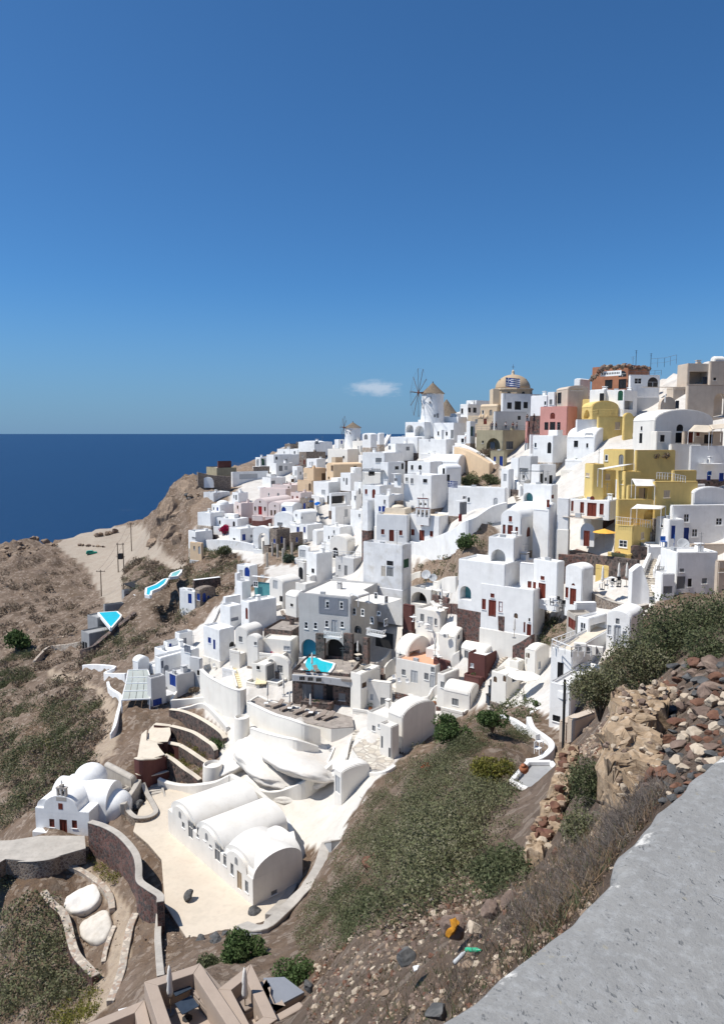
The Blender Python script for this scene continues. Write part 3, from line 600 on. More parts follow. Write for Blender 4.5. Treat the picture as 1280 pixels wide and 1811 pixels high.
h_(920, 925, 1300, 130, 390, 68, 'flat', 'W', 'white guesthouse with three dark windows and a cobalt door by the right edge', [('w', 1028, 183, 240, 38), ('d', 1025, 275, 370, 38, 'blue'), ('w', 1083, 283, 338, 40), ('w', 1245, 210, 260, 44)], Y=99.5)
h_(1060, 1075, 1300, 45, 120, 66, 'vR', 'W', 'white humped roof above the guesthouse with dark windows', (), Y=101.5, r=40)
h_(1040, 1060, 1300, 390, 440, 66, 'flat', 'BE', 'beige ramp walled block under the guesthouse', (), Y=96.5)
h_(840, 955, 1230, 440, 690, 62, 'flat', 'W', 'white house with white wrought railing and dark garage door beside the bush', [('w', 998, 548, 572, 30, 'grey'), ('d', 985, 600, 685, 56, 'grey'), ('w', 1050, 615, 670, 26, 'black'), ('w', 1148, 612, 650, 34, 'grey')], Y=87.5)
h_(810, 860, 950, 580, 720, 60, 'flat', 'W', 'small white porch block with a grey gate at the foot of the stone stairs', [('d', 905, 665, 716, 60, 'grey'), ('w', 913, 605, 628, 10, 'grey')], Y=86)
h_(1225, 1235, 1300, 500, 640, 66, 'flat', 'BE', 'beige wall corner at the right edge above the bush', [('w', 1262, 545, 572, 40, 'BT')], Y=86)
# small blue-grey door house (E lower)
h_(295, 378, 500, 880, 1010, 52, 'flat', 'W', 'white house with a wide grey window by the big bush', [('w', 338, 905, 990, 40, 'glass'), ('a', 440, 915, 1000, 100, 'W', 1.5)], Y=79)
h_(490, 650, 735, 880, 1070, 40, 'vL', 'W', 'white barrel house with pale blue doors beside the big bush', [('d', 567, 930, 1070, 48, 'pgrey'), ('w', 515, 925, 990, 26, 'pgrey'), ('w', 617, 965, 1040, 32, 'pgrey'), ('w', 570, 880, 918, 26, 'grey')], Y=75, r=45)
h_(225, 285, 420, 860, 970, 56, 'flat', 'CO', 'flat grey roofed hut with red timber front under the cafe terrace', [('d', 262, 880, 950, 44, 'red')], Y=82)
h_(285, 290, 430, 780, 850, 56, 'flat', 'W', 'low white walled roof above the flat grey hut', (), Y=85)
# ---- B: around the windmill and dome church
region(640, 620)
h_(650, 705, 790, 355, 440, 42, 'flat', 'W', 'white house with small dark door left of the dome church', [('w', 665, 385, 420, 14, 'black'), ('w', 712, 380, 412, 16, 'black'), ('d', 750, 380, 414, 22, 'black')], Y=195)
h_(690, 760, 860, 330, 400, 45, 'flat', 'W', 'small white stepped block with rooftop boxes on the skyline', (), Y=201)
h_(785, 900, 925, 372, 440, 30, 'vR', 'BT', 'cream barrel vault block in front of the dome church', (), Y=186, r=16)
h_(702, 880, 930, 432, 490, 30, 'flat', 'BT', 'cream terrace with iron railings and hanging lamps', (), Y=182)
h_(930, 935, 1135, 285, 410, 62, 'flat', 'W', 'white house with three dark framed windows under the tan dome', [('w', 980, 345, 388, 30, 'black'), ('d', 1036, 338, 394, 42, 'black'), ('w', 1088, 342, 384, 28, 'black')], Y=180, d=12)
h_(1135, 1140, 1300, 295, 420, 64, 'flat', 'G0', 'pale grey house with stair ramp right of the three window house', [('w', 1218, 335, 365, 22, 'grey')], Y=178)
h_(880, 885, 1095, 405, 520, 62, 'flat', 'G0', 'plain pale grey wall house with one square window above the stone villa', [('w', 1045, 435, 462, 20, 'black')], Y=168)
h_(1095, 1100, 1190, 470, 555, 62, 'flat', 'PK', 'small pink terrace building beside the rose pink house', [('w', 1122, 478, 510, 28, 'red'), ('d', 1168, 495, 545, 24, 'red')], Y=160)
h_(755, 935, 1115, 530, 680, 48, 'flat', 'KH', 'khaki stone villa with large arched doorway and dark square window', [('aA', 872, 582, 682, 92, 'KH', 1.5), ('d', 866, 610, 680, 30, 'slate'), ('w', 982, 604, 656, 46, 'slate'), ('w', 803, 600, 616, 12, 'black')], Y=162)
h_(850, 945, 965, 668, 770, 48, 'flat', 'KH', 'low khaki block in front of the stone villa', (), Y=157)
h_(1112, 1118, 1300, 560, 690, 62, 'flat', 'W', 'white blank wall house right of the khaki stone villa', (), Y=152)
h_(285, 415, 530, 475, 570, 40, 'flat', 'W', 'white arcade with two arches under the big windmill', [('aA', 317, 494, 545, 50, 'W', 2), ('aA', 392, 500, 570, 62, 'W', 2)], Y=183)
h_(475, 610, 690, 480, 575, 38, 'flat', 'W', 'white house with narrow windows and a grey door right under the windmill', [('w', 507, 538, 565, 10, 'black'), ('w', 562, 540, 566, 13, 'black'), ('d', 537, 528, 592, 18, 'pgrey'), ('d', 600, 528, 586, 18, 'grey')], Y=180)
h_(535, 640, 700, 440, 482, 38, 'flat', 'W', 'white terrace roof at the foot of the big windmill', (), Y=186)
h_(375, 560, 635, 590, 690, 36, 'flat', 'W', 'white cube terrace house with a tiny pale niche below the windmill arcade', [('dA', 448, 590, 607, 10, 'pgrey')], Y=176)
h_(185, 370, 420, 575, 625, 32, 'flat', 'W', 'long low white slab roof left below the windmill', (), Y=182)
h_(170, 225, 350, 620, 680, 40, 'flat', 'W', 'white patio house with small arched windows below the slab roof', [('wA', 183, 632, 660, 16, 'grey'), ('w', 305, 640, 665, 22, 'grey')], Y=177)
h_(630, 690, 755, 565, 630, 42, 'flat', 'W', 'white house with a figure at its doorway below the cream terrace', [('w', 668, 585, 612, 18, 'black'), ('d', 690, 575, 615, 14, 'red')], Y=172)
h_(690, 720, 755, 470, 560, 42, 'flat', 'W', 'narrow white house with dark green plant niche beside the stone villa', [('a', 735, 505, 570, 25, 'green', .6)], Y=168)
h_(0, 60, 100, 560, 610, 40, 'vL', 'W', 'tiny white vaulted hut with a grey gate on the far left crest below the mill', [('dA', 26, 558, 592, 24, 'grey')], Y=235, r=10)
h_(100, 118, 150, 558, 590, 40, 'vL', 'W', 'tiny round white chimney hut beside the crest stairs', (), Y=230, r=9)
h_(440, 640, 700, 745, 790, 40, 'vR', 'W', 'big smooth white barrel roof above the brown planted scarp', (), Y=158, r=50)
h_(300, 455, 560, 740, 800, 38, 'flat', 'W', 'white pyramid-like roof block left of the big barrel roof', (), Y=157)
h_(500, 557, 660, 790, 880, 52, 'vL', 'W', 'small white arch topped house with two dark windows under the scarp', [('w', 574, 826, 870, 18, 'black'), ('d', 543, 783, 862, 16, 'black')], Y=146, r=28)
h_(275, 462, 560, 830, 985, 40, 'flat', 'W', 'angular white house with three small windows above the blue-grey church', [('w', 297, 845, 870, 18, 'grey'), ('w', 332, 850, 886, 18, 'grey'), ('w', 419, 855, 880, 28, 'black')], Y=142)
h_(180, 235, 275, 810, 940, 40, 'flat', 'W', 'white porch with slim columns left of the angular white house', [('a', 225, 822, 915, 60, 'W', 1.4), ('w', 228, 850, 870, 18, 'grey')], Y=144)
h_(570, 950, 968, 915, 1060, 30, 'flat', 'W', 'long plain white wall building under the scarp planting', (), Y=132)
h_(1040, 1120, 1170, 705, 862, 48, 'flat', 'G0', 'pale grey cube with dark ledge windows right of the scarp', [('w', 1075, 782, 812, 60, 'grey'), ('w', 1076, 830, 850, 10, 'black')], Y=138)
h_(1110, 1210, 1300, 690, 770, 48, 'flat', 'W', 'white flat roof behind the metal pergola', (), Y=142)
h_(1120, 1180, 1290, 760, 900, 50, 'flat', 'W', 'white room under the metal pergola with dark openings', [('d', 1180, 820, 890, 22, 'black'), ('w', 1222, 845, 868, 14, 'black'), ('d', 1255, 830, 895, 22, 'black')], Y=133)
h_(920, 975, 1010, 790, 900, 46, 'flat', 'W', 'slim white block at the top of the steep white steps', [('d', 950, 820, 870, 22, 'pgrey')], Y=137)
h_(985, 1040, 1100, 715, 830, 46, 'flat', 'W', 'white railed terrace block above the steep white steps', [('w', 1070, 760, 780, 14, 'grey')], Y=141)
h_(1065, 1260, 1300, 895, 1060, 38, 'flat', 'W', 'white house with pale arched pool niche and small red shutter', [('aA', 1105, 945, 1005, 60, 'teal', 1.2), ('w', 1237, 993, 1048, 18, 'red'), ('w', 1270, 960, 985, 12, 'red')], Y=119)
h_(975, 1110, 1300, 1075, 1150, 44, 'vR', 'W', 'broad low white barrel roof behind the red doored church', [('d', 985, 1100, 1129, 20, 'red')], Y=114, r=45)
h_(80, 180, 275, 965, 1110, 40, 'flat', 'W', 'plain white blank house left of the blue-grey church', (), Y=143)
h_(0, 40, 150, 1000, 1129, 44, 'flat', 'W', 'tall blank white wall house at the left of the church terrace', (), Y=145)
h_(0, 120, 280, 900, 985, 36, 'flat', 'W', 'white flat roof left of the slim columned porch', (), Y=150)
h_(0, 60, 130, 815, 900, 40, 'flat', 'W', 'white terrace with dark railing under a slatted canopy', [('a', 70, 800, 835, 40, 'dark', .8)], Y=160)
h_(120, 175, 290, 745, 830, 40, 'flat', 'W', 'small white house with green tree at its dark window', [('w', 232, 770, 792, 24, 'black'), ('w', 270, 750, 790, 14, 'black')], Y=160)
h_(0, 150, 280, 680, 760, 34, 'flat', 'W', 'long low white house in the middle of the upper terraces', [('w', 110, 715, 745, 40, 'grey')], Y=170)
# ---- C: left crest and upper left village
region(320, 720)
h_(1205, 1232, 1290, 190, 222, 42, 'vL', 'W', 'small vaulted white hut with dark arched windows right of the small windmill', [('wA', 1228, 182, 214, 14, 'black'), ('wA', 1255, 186, 212, 10, 'black')], Y=248, r=12)
h_(1020, 1050, 1090, 215, 275, 40, 'flat', 'W', 'narrow white block with blue window left of the small windmill', [('w', 1070, 222, 245, 10, 'blue')], Y=252)
h_(1140, 1245, 1300, 225, 300, 36, 'flat', 'C', 'cream walled yard filled with brown rubble beside the small windmill', (), Y=242, rm='BS')
h_(975, 1110, 1210, 280, 350, 40, 'flat', 'C', 'cream house with small square window below the small windmill', [('w', 1082, 325, 340, 12, 'black')], Y=240)
h_(1180, 1240, 1300, 320, 400, 42, 'flat', 'W', 'white flat roof block right below the small windmill', (), Y=232)
h_(1000, 1030, 1080, 335, 370, 42, 'flat', 'BT', 'small sand coloured block under the cream house', (), Y=236)
h_(780, 890, 1010, 232, 290, 38, 'flat', 'W', 'white house with dark arch on the crest left of the small windmill', [('aA', 910, 225, 245, 30, 'grey', .6)], Y=275)
h_(640, 780, 860, 280, 330, 34, 'flat', 'W', 'long white house on the crest under the brown turf roof', [], Y=282)
h_(800, 870, 960, 240, 275, 38, 'vL', 'W', 'white rounded roof on the crest behind the long white house', (), Y=290, r=14)
h_(690, 730, 812, 245, 275, 38, 'flat', 'BS', 'brown rubble roofed block on the crest', (), Y=292, rm='BS')
h_(785, 835, 965, 300, 390, 44, 'flat', 'BS', 'ruined brown stone house with bare walls on the upper left slope', (), Y=262, rm='BS', cat='ruin')
h_(835, 905, 965, 345, 405, 40, 'flat', 'W', 'white sloped roof house in front of the ruined stone house', (), Y=254)
h_(495, 530, 600, 335, 395, 42, 'flat', 'W', 'white house with one open arch and green bush on the left crest', [('aA', 513, 345, 392, 22, 'W', 1), ('aA', 546, 338, 388, 34, 'green', 1)], Y=272)
h_(570, 620, 790, 318, 425, 44, 'flat', 'W', 'broad white stepped house on the left crest with small windows', [('w', 637, 330, 350, 12, 'black'), ('w', 700, 345, 372, 16, 'grey')], Y=268)
h_(600, 635, 760, 375, 440, 46, 'flat', 'W', 'white patio house with pale awning below the stepped crest house', [('w', 665, 390, 425, 24, 'grey'), ('w', 700, 392, 418, 20, 'pgrey')], Y=262)
h_(740, 775, 815, 395, 465, 46, 'flat', 'W', 'narrow white house with tall pale windows left of the apricot house', [('w', 765, 420, 455, 14, 'pgrey'), ('w', 797, 430, 450, 10, 'grey')], Y=250)
h_(335, 345, 565, 432, 530, 55, 'flat', 'W', 'wide white building with grey flat roof at the cliff edge', [('w', 450, 445, 478, 120, 'pgrey')], Y=256, rm='GC', d=14)
h_(480, 486, 592, 398, 440, 55, 'flat', 'BS', 'dark brown box building behind the grey flat roof', (), Y=262, rm='BS')
h_(540, 600, 700, 470, 535, 44, 'flat', 'W', 'white steps and low house with bluish windows right of the grey roof', [('w', 610, 490, 515, 26, 'grey')], Y=245)
h_(815, 885, 968, 408, 490, 48, 'flat', 'OC', 'apricot house with tall stair wall and dark door', [('w', 830, 440, 470, 18, 'BT'), ('d', 950, 440, 488, 26, 'wood')], Y=232)
h_(968, 1015, 1190, 385, 478, 58, 'vL', 'OC', 'apricot barn-like house with gable roof and two brown windows', [('w', 1006, 388, 425, 14, 'wood'), ('w', 1160, 390, 412, 22, 'wood'), ('w', 984, 463, 480, 10, 'wood')], Y=228, r=12, d=16)
h_(775, 872, 885, 490, 600, 34, 'flat', 'OC', 'lower apricot house with an arched brown door', [('dA', 858, 507, 556, 16, 'wood')], Y=222)
h_(525, 700, 735, 545, 620, 32, 'flat', 'PP', 'plain pale pink block house in the left of the village', (), Y=224)
h_(605, 735, 850, 520, 570, 38, 'flat', 'PP', 'long pale pink gabled house behind the plain pink block', [('w', 742, 478, 500, 18, 'wood'), ('w', 717, 528, 545, 10, 'wood')], Y=232)
h_(730, 800, 880, 570, 640, 40, 'flat', 'PP', 'pale pink terrace block beside the lower apricot house', (), Y=216)
h_(358, 402, 485, 640, 715, 60, 'flat', 'PP', 'pale pink side wing with small window above the maroon wall', [('w', 378, 655, 678, 10, 'wood')], Y=212)
h_(480, 578, 600, 655, 722, 26, 'vL', 'PP', 'pale pink barrel house with crimson door', [('d', 528, 660, 716, 24, 'crimson'), ('w', 495, 662, 690, 12, 'wood'), ('w', 560, 664, 692, 12, 'wood'), ('w', 527, 624, 638, 10, 'wood')], Y=209, r=44, d=14)
h_(580, 660, 690, 665, 730, 30, 'vL', 'PP', 'smaller pale pink barrel house with two brown doors', [('d', 603, 686, 722, 12, 'wood'), ('d', 626, 686, 724, 14, 'wood'), ('w', 626, 652, 664, 9, 'wood')], Y=206, r=34, d=12)
h_(665, 745, 810, 660, 715, 30, 'vR', 'W', 'white barrel house with blue arched door right of the pink barrels', [('dA', 684, 664, 706, 30, 'blue')], Y=203, r=18)
h_(620, 745, 760, 740, 795, 25, 'vL', 'W', 'wide white segmental vault above the stone walled houses', [('w', 660, 768, 790, 36, 'grey')], Y=198, r=40)
h_(745, 800, 905, 715, 770, 46, 'vL', 'W', 'white gable house with sunlit roof and tiny window', [('w', 768, 712, 728, 10, 'grey'), ('w', 800, 730, 745, 8, 'grey')], Y=196, r=26)
h_(700, 790, 815, 790, 850, 34, 'flat', 'W', 'white house with dusky blue door under the wide vault', [('d', 778, 798, 832, 16, 'blue')], Y=190)
h_(790, 845, 945, 785, 870, 46, 'flat', 'W', 'white house with blue window and pale flat roof by the long stairs', [('w', 822, 797, 835, 12, 'blue')], Y=187)
h_(875, 905, 990, 835, 890, 46, 'vL', 'W', 'low white vaulted roof at the foot of the long stairs', (), Y=183, r=18)
h_(790, 860, 890, 610, 690, 42, 'flat', 'BS', 'stone house with cobalt doors under the blue tarpaulins', [('d', 822, 640, 680, 14, 'blue'), ('d', 850, 665, 690, 12, 'black')], Y=206)
h_(230, 380, 455, 745, 800, 32, 'flat', 'W', 'white building with bougainvillea against its wall', (), Y=205)
h_(320, 400, 525, 810, 890, 44, 'flat', 'W', 'low white house with cobalt door behind the whitewashed long wall', [('d', 420, 846, 888, 22, 'blue'), ('w', 470, 850, 868, 14, 'grey'), ('w', 355, 872, 884, 16, 'black')], Y=194)
h_(50, 100, 215, 830, 905, 50, 'flat', 'W', 'low white terrace house with garden at the cliff edge', [('w', 98, 868, 880, 24, 'grey')], Y=202)
h_(60, 140, 150, 905, 980, 30, 'dome', 'OC', 'tan round kiln-like hut with white cap at the cliff edge', (), Y=194, rm='W', r=.15)
h_(480, 590, 610, 835, 950, 24, 'vL', 'W', 'white vault with a tall dark arched passage', [('aA', 548, 838, 945, 66, 'W', 3)], Y=186, r=40)
h_(590, 640, 730, 815, 930, 46, 'flat', 'BS', 'rough stone house with two cobalt windows', [('w', 672, 862, 905, 14, 'blue'), ('w', 622, 878, 905, 12, 'blue')], Y=184)
h_(725, 735, 815, 840, 905, 50, 'flat', 'BS', 'low rough stone house with one cobalt window', [('w', 772, 866, 898, 14, 'blue')], Y=183)
h_(340, 385, 450, 570, 620, 44, 'flat', 'W', 'white flat terrace with pale railings beside the grey stone wall', (), Y=228)
h_(205, 262, 355, 650, 705, 40, 'dome', 'W', 'sculpted white dome cave house on the left slope', [], Y=214, r=.5)
h_(150, 220, 330, 570, 600, 36, 'flat', 'WG', 'low bluish white wall terrace near the cliff tip', (), Y=236)
h_(110, 200, 300, 705, 740, 30, 'flat', 'W', 'thin white slab terrace jutting over the left slope', (), Y=208)
h_(880, 985, 1130, 500, 590, 42, 'flat', 'W', 'white terrace house with round planters right of the apricot house', [('w', 948, 550, 580, 26, 'pgrey')], Y=216)
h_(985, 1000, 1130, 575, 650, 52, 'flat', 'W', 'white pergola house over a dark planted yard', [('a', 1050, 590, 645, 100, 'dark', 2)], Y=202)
h_(1130, 1165, 1240, 560, 680, 48, 'flat', 'W', 'white house with slim blue-grey windows above the long stairs', [('w', 1190, 545, 580, 10, 'grey'), ('w', 1160, 590, 620, 10, 'grey')], Y=196)
h_(1060, 1130, 1235, 440, 520, 46, 'flat', 'W', 'white roof terrace below the gable barn house', (), Y=214)
h_(1150, 1200, 1300, 500, 600, 48, 'flat', 'W', 'white stepped house with several slim windows at the middle of the slope', [('w', 1188, 540, 575, 10, 'grey'), ('w', 1250, 540, 570, 16, 'grey')], Y=200)
h_(1125, 1240, 1300, 690, 860, 40, 'flat', 'W', 'big plain white terrace wall house in the middle of the slope', (), Y=172)
h_(1000, 1030, 1140, 665, 740, 44, 'flat', 'W', 'small white rounded wall house right of the long stairs', [('w', 1100, 680, 730, 22, 'pgrey')], Y=186)
h_(945, 1060, 1145, 800, 920, 40, 'flat', 'W', 'white walled house with curved top in the middle left', (), Y=172)
h_(990, 1108, 1160, 900, 1010, 30, 'vL', 'CW', 'cream vaulted house with tall dark arched doorway', [('dA', 1028, 934, 1006, 34, 'black')], Y=160, r=40)
h_(780, 850, 860, 940, 1010, 34, 'vL', 'W', 'white vaulted room with railed roof terrace left of the angular house', [('w', 810, 950, 1000, 40, 'pgrey')], Y=170, r=14)
h_(835, 905, 1010, 975, 1129, 48, 'flat', 'W', 'angular white house with square window and raised wing', [('w', 878, 1075, 1104, 18, 'black')], Y=150)
h_(1025, 1150, 1215, 1010, 1130, 40, 'flat', 'G0', 'round pale grey retaining block below the cream vaulted house', (), Y=148)
h_(1205, 1245, 1300, 915, 1129, 46, 'flat', 'G0', 'pale grey blank house left of the church terrace', (), Y=150)
# ---- D: church and right-centre
region(600, 860)
h_(245, 452, 470, 192, 370, 16, 'flat', 'W', 'left wing of the blue-grey church house with one brown door', [('w', 288, 286, 320, 22, 'red'), ('d', 347, 290, 368, 32, 'red'), ('w', 408, 293, 326, 22, 'red')], Y=137, rm='CR', d=12)
h_(470, 664, 780, 200, 372, 38, 'flat', 'W', 'church house with brown door and belfry on its roof edge', [('w', 488, 286, 326, 22, 'red'), ('d', 548, 292, 362, 34, 'red'), ('w', 612, 298, 336, 22, 'red'), ('w', 549, 225, 266, 20, 'red')], Y=135, rm='CR')
h_(300, 440, 480, 150, 188, 28, 'dome', 'CR', 'low cream plaster vault on the church roof terrace', (), Y=141, r=.35)
h_(155, 420, 540, 392, 600, 34, 'flat', 'WG', 'stained white lower building with boarded doorway under the church', [('d', 336, 540, 600, 44, 'grey'), ('w', 336, 497, 528, 44, 'black'), ('d', 445, 484, 542, 34, 'green'), ('d', 292, 530, 600, 30, 'oldplaster')], Y=121, rm='CO', par=.5, d=3)
h_(270, 300, 395, 150, 190, 40, 'flat', 'W', 'blank white parapet box behind the church vault', (), Y=146)
h_(780, 785, 850, 100, 200, 50, 'flat', 'W', 'white lookout block with a dark green glazed door behind the church', [('d', 825, 105, 190, 44, 'grey'), ('d', 806, 185, 235, 18, 'crimson')], Y=124)
h_(1070, 1205, 1300, 215, 375, 36, 'vL', 'W', 'white chapel with tall red door and four red shutters', [('d', 1135, 258, 362, 34, 'red'), ('w', 1095, 255, 322, 18, 'red'), ('w', 1178, 270, 338, 18, 'red'), ('w', 1137, 198, 236, 22, 'red'), ('dA', 1258, 270, 336, 26, 'red')], Y=106, r=55, d=10)
h_(985, 1160, 1215, 345, 560, 30, 'flat', 'W', 'white lower terrace block with a deep round arch below the red chapel', [('aA', 1055, 420, 535, 96, 'W', 2.2)], Y=101.5)
h_(785, 1098, 1200, 520, 775, 40, 'flat', 'W', 'tall sloping white house front with pale teal plunge pool arch', [('aA', 838, 664, 756, 74, 'teal', 1.5), ('w', 940, 590, 600, 8, 'grey')], Y=99, d=5)
h_(935, 1290, 1300, 690, 905, 36, 'flat', 'W', 'white house front with red door and red shutters beside the stone patio', [('d', 1016, 758, 868, 50, 'red'), ('w', 960, 750, 820, 26, 'red'), ('w', 1071, 768, 838, 26, 'red'), ('w', 1017, 714, 742, 26, 'red'), ('h', 1173, 845, 880, 26, 'wood'), ('d', 1230, 905, 975, 12, 'red'), ('d', 1260, 918, 1010, 30, 'red'), ('w', 1263, 878, 900, 12, 'black')], Y=96.5, d=4)
h_(1098, 1200, 1290, 500, 690, 44, 'flat', 'W', 'white house with small teal plunge pool under a curved stair wall', [('aA', 1152, 645, 705, 40, 'teal', 1.2)], Y=102)
h_(1195, 1290, 1300, 520, 700, 30, 'flat', 'W', 'white wall house with a rounded top left of the long brown door house', [('d', 1264, 632, 700, 26, 'red')], Y=99)
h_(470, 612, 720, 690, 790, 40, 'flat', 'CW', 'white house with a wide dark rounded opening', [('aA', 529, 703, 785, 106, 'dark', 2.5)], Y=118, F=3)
h_(620, 640, 715, 640, 720, 54, 'flat', 'CW', 'curved white wall house beside the satellite dishes', (), Y=120)
h_(505, 672, 840, 838, 980, 40, 'flat', 'CW', 'cream flat house with sun lounger roof terrace above the pool hotel side', [('w', 603, 868, 960, 38, 'pgrey'), ('w', 640, 880, 925, 18, 'grey'), ('w', 550, 850, 900, 26, 'grey')], Y=108)
h_(420, 485, 500, 800, 895, 40, 'flat', 'MR', 'small maroon walled box terrace', (), Y=112)
h_(660, 775, 900, 1010, 1129, 42, 'vR', 'C', 'cream curved house between the terraces and the long steps', [('w', 793, 990, 1015, 16, 'grey')], Y=102, r=60)
region(600, 1100)
h_(805, 965, 1085, 215, 320, 48, 'vR', 'C', 'cream barrel house with semicircular end wall beside the steps', [('d', 843, 190, 290, 26, 'grey'), ('w', 1026, 196, 222, 26, 'grey')], Y=99, r=50)
h_(850, 972, 974, 225, 352, 38, 'flat', 'MR', 'maroon box kiosk with white slab roof in front of the cream barrel', [('w', 882, 275, 302, 22, 'pgrey')], Y=97, d=3.5, rm='W')
h_(668, 772, 776, 120, 240, 36, 'flat', 'MR', 'brown box kiosk with air conditioning unit on top', [('d', 682, 140, 200, 16, 'wood')], Y=103, d=3.5, rm='W')
h_(372, 452, 610, 225, 400, 46, 'vR', 'C', 'cream vaulted house with stained roof left of the terraces', [('h', 412, 205, 232, 36, 'grey'), ('w', 427, 318, 354, 26, 'grey'), ('a', 500, 190, 270, 70, 'C', 1.6)], Y=106, r=110)
h_(372, 640, 780, 290, 430, 34, 'flat', 'CW', 'wide cream terrace house with row of grey doors and orange roof patio', [('w', 427, 316, 354, 26, 'grey'), ('d', 497, 322, 405, 48, 'pgrey'), ('w', 578, 340, 385, 30, 'grey'), ('d', 618, 352, 440, 36, 'pgrey'), ('w', 620, 300, 335, 26, 'grey')], Y=101, rm='peach')
h_(690, 868, 935, 490, 590, 34, 'vR', 'CW', 'bright white roofed house with one square window at the slope edge', [('w', 770, 510, 556, 44, 'grey')], Y=94, r=55)
h_(645, 700, 800, 350, 470, 44, 'flat', 'CW', 'white stepped wall house behind the bright roofed house', [('w', 692, 400, 440, 24, 'grey')], Y=97)
h_(72, 340, 352, 410, 570, 20, 'flat', 'CW', 'low white house with stepped gable top and grey doors', [('w', 167, 400, 445, 34, 'grey'), ('d', 168, 450, 560, 42, 'grey'), ('w', 297, 505, 555, 48, 'grey'), ('w', 215, 480, 520, 20, 'pgrey')], Y=101)
h_(180, 330, 480, 640, 780, 40, 'flat', 'CW', 'small white house with one window beside the crazy paved patio', [('w', 228, 690, 726, 22, 'grey'), ('w', 262, 680, 705, 14, 'pgrey')], Y=92)
h_(320, 420, 640, 640, 830, 48, 'vR', 'CW', 'large smooth white barrel roof house at the edge of the scrub slope', [('d', 330, 720, 800, 16, 'pgrey')], Y=88, r=70)
h_(265, 345, 400, 700, 900, 44, 'flat', 'CW', 'narrow white wall house with tall slit openings by the crazy paving', [('d', 283, 760, 840, 12, 'grey'), ('d', 338, 840, 905, 14, 'grey')], Y=86)
h_(1005, 1110, 1200, 350, 440, 48, 'flat', 'C', 'cream rounded house with arched windows beside the pink steps', [('wA', 1035, 362, 402, 24, 'wood'), ('wA', 1108, 360, 402, 20, 'wood'), ('w', 1163, 345, 395, 26, 'slate')], Y=88)
h_(1125, 1190, 1235, 265, 380, 48, 'flat', 'C', 'cream house with pink stair front left of the tiled umbrella', (), Y=91)
h_(1240, 1262, 1300, 190, 330, 48, 'vL', 'C', 'slim cream belfry-like house with arched niches', [('aA', 1256, 205, 240, 20, 'dark', .4), ('aA', 1252, 245, 280, 16, 'dark', .4)], Y=91, r=10)
region(880, 1120, 3.2)
h_(160, 212, 290, 100, 235, 52, 'vR', 'C', 'cream twin vault chapel with small arched openings beside the maroon wall', [('wA', 170, 110, 140, 12, 'wood'), ('w', 235, 160, 200, 14, 'pgrey')], Y=88, r=22)
h_(290, 415, 640, 100, 330, 38, 'flat', 'W', 'white pool villa with black louvred door and railed cream roof', [('d', 352, 165, 292, 34, 'black')], Y=71, rm='CR', F=9, d=12)
h_(280, 400, 520, 300, 690, 40, 'flat', 'W', 'white lower storey of the pool villa with dark slot window', [('w', 330, 465, 500, 44, 'black')], Y=66, F=4, d=8)
h_(355, 385, 470, 510, 670, 48, 'flat', 'BE', 'beige side wing with dark doorway under the pool villa', [('d', 402, 590, 650, 28, 'black')], Y=62, F=7)
h_(418, 428, 545, 490, 660, 54, 'flat', 'BE', 'beige pier wall beside the dark doorway', (), Y=60, F=6)
h_(175, 225, 280, 460, 530, 44, 'flat', 'W', 'small white walled lookout left of the pool villa', [('a', 245, 465, 520, 36, 'W', 1.2)], Y=72, F=4)
# ---- F: pool hotel and the middle
region(320, 980)
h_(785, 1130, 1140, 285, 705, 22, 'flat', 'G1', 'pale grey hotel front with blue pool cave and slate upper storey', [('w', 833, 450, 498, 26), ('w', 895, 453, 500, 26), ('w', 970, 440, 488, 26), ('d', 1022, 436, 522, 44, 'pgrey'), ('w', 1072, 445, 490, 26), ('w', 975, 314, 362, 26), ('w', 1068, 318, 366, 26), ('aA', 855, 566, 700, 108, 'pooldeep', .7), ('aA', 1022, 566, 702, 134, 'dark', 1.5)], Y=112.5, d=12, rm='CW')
h_(1130, 1345, 1480, 330, 715, 36, 'flat', 'C', 'four storey cream hotel tower with small windows and white balcony', [('w', 1152, 358, 404, 22), ('w', 1208, 366, 412, 22), ('hA', 1176, 476, 528, 48, 'glass'), ('dA', 1172, 588, 690, 58, 'black'), ('w', 1296, 256, 300, 22), ('w', 1368, 278, 325, 22), ('w', 1270, 418, 462, 22), ('w', 1365, 432, 475, 22), ('w', 1316, 382, 408, 22), ('a', 1318, 556, 660, 120, 'dark', 3)], Y=110, rm='CW', par=.3)
h_(470, 600, 610, 160, 290, 25, 'flat', 'W', 'white house with shaded pale teal pool wall and dark window', [('w', 497, 180, 218, 30), ('a', 535, 190, 290, 110, 'teal', .6)], Y=141)
h_(590, 680, 800, 195, 320, 42, 'vL', 'CW', 'cream vaulted house with pale door behind the small round pool', [('d', 629, 175, 232, 32, 'pgrey'), ('d', 672, 280, 318, 20, 'black')], Y=137, r=30)
h_(695, 770, 850, 290, 360, 44, 'vR', 'CW', 'cream shed with little square window left of the hotel roof', [('w', 738, 330, 350, 18, 'black')], Y=128, r=28)
h_(372, 460, 515, 80, 180, 34, 'flat', 'W', 'white house with arched cobalt door at the left middle', [('dA', 449, 88, 150, 34, 'blue'), ('w', 402, 105, 150, 24, 'G1')], Y=150)
h_(370, 410, 470, 185, 290, 44, 'flat', 'W', 'white block with blue edged stair below the arched cobalt door', (), Y=142)
h_(780, 822, 835, 60, 240, 40, 'flat', 'CW', 'slim white wall with tall black doorway above the hotel', [('dA', 798, 86, 168, 30, 'black')], Y=146)
h_(760, 832, 910, 200, 260, 44, 'flat', 'CW', 'white stair block behind the hotel roof', (), Y=133)
h_(400, 455, 640, 320, 440, 50, 'flat', 'W', 'white house with curved pool wall in the middle left', (), Y=128)
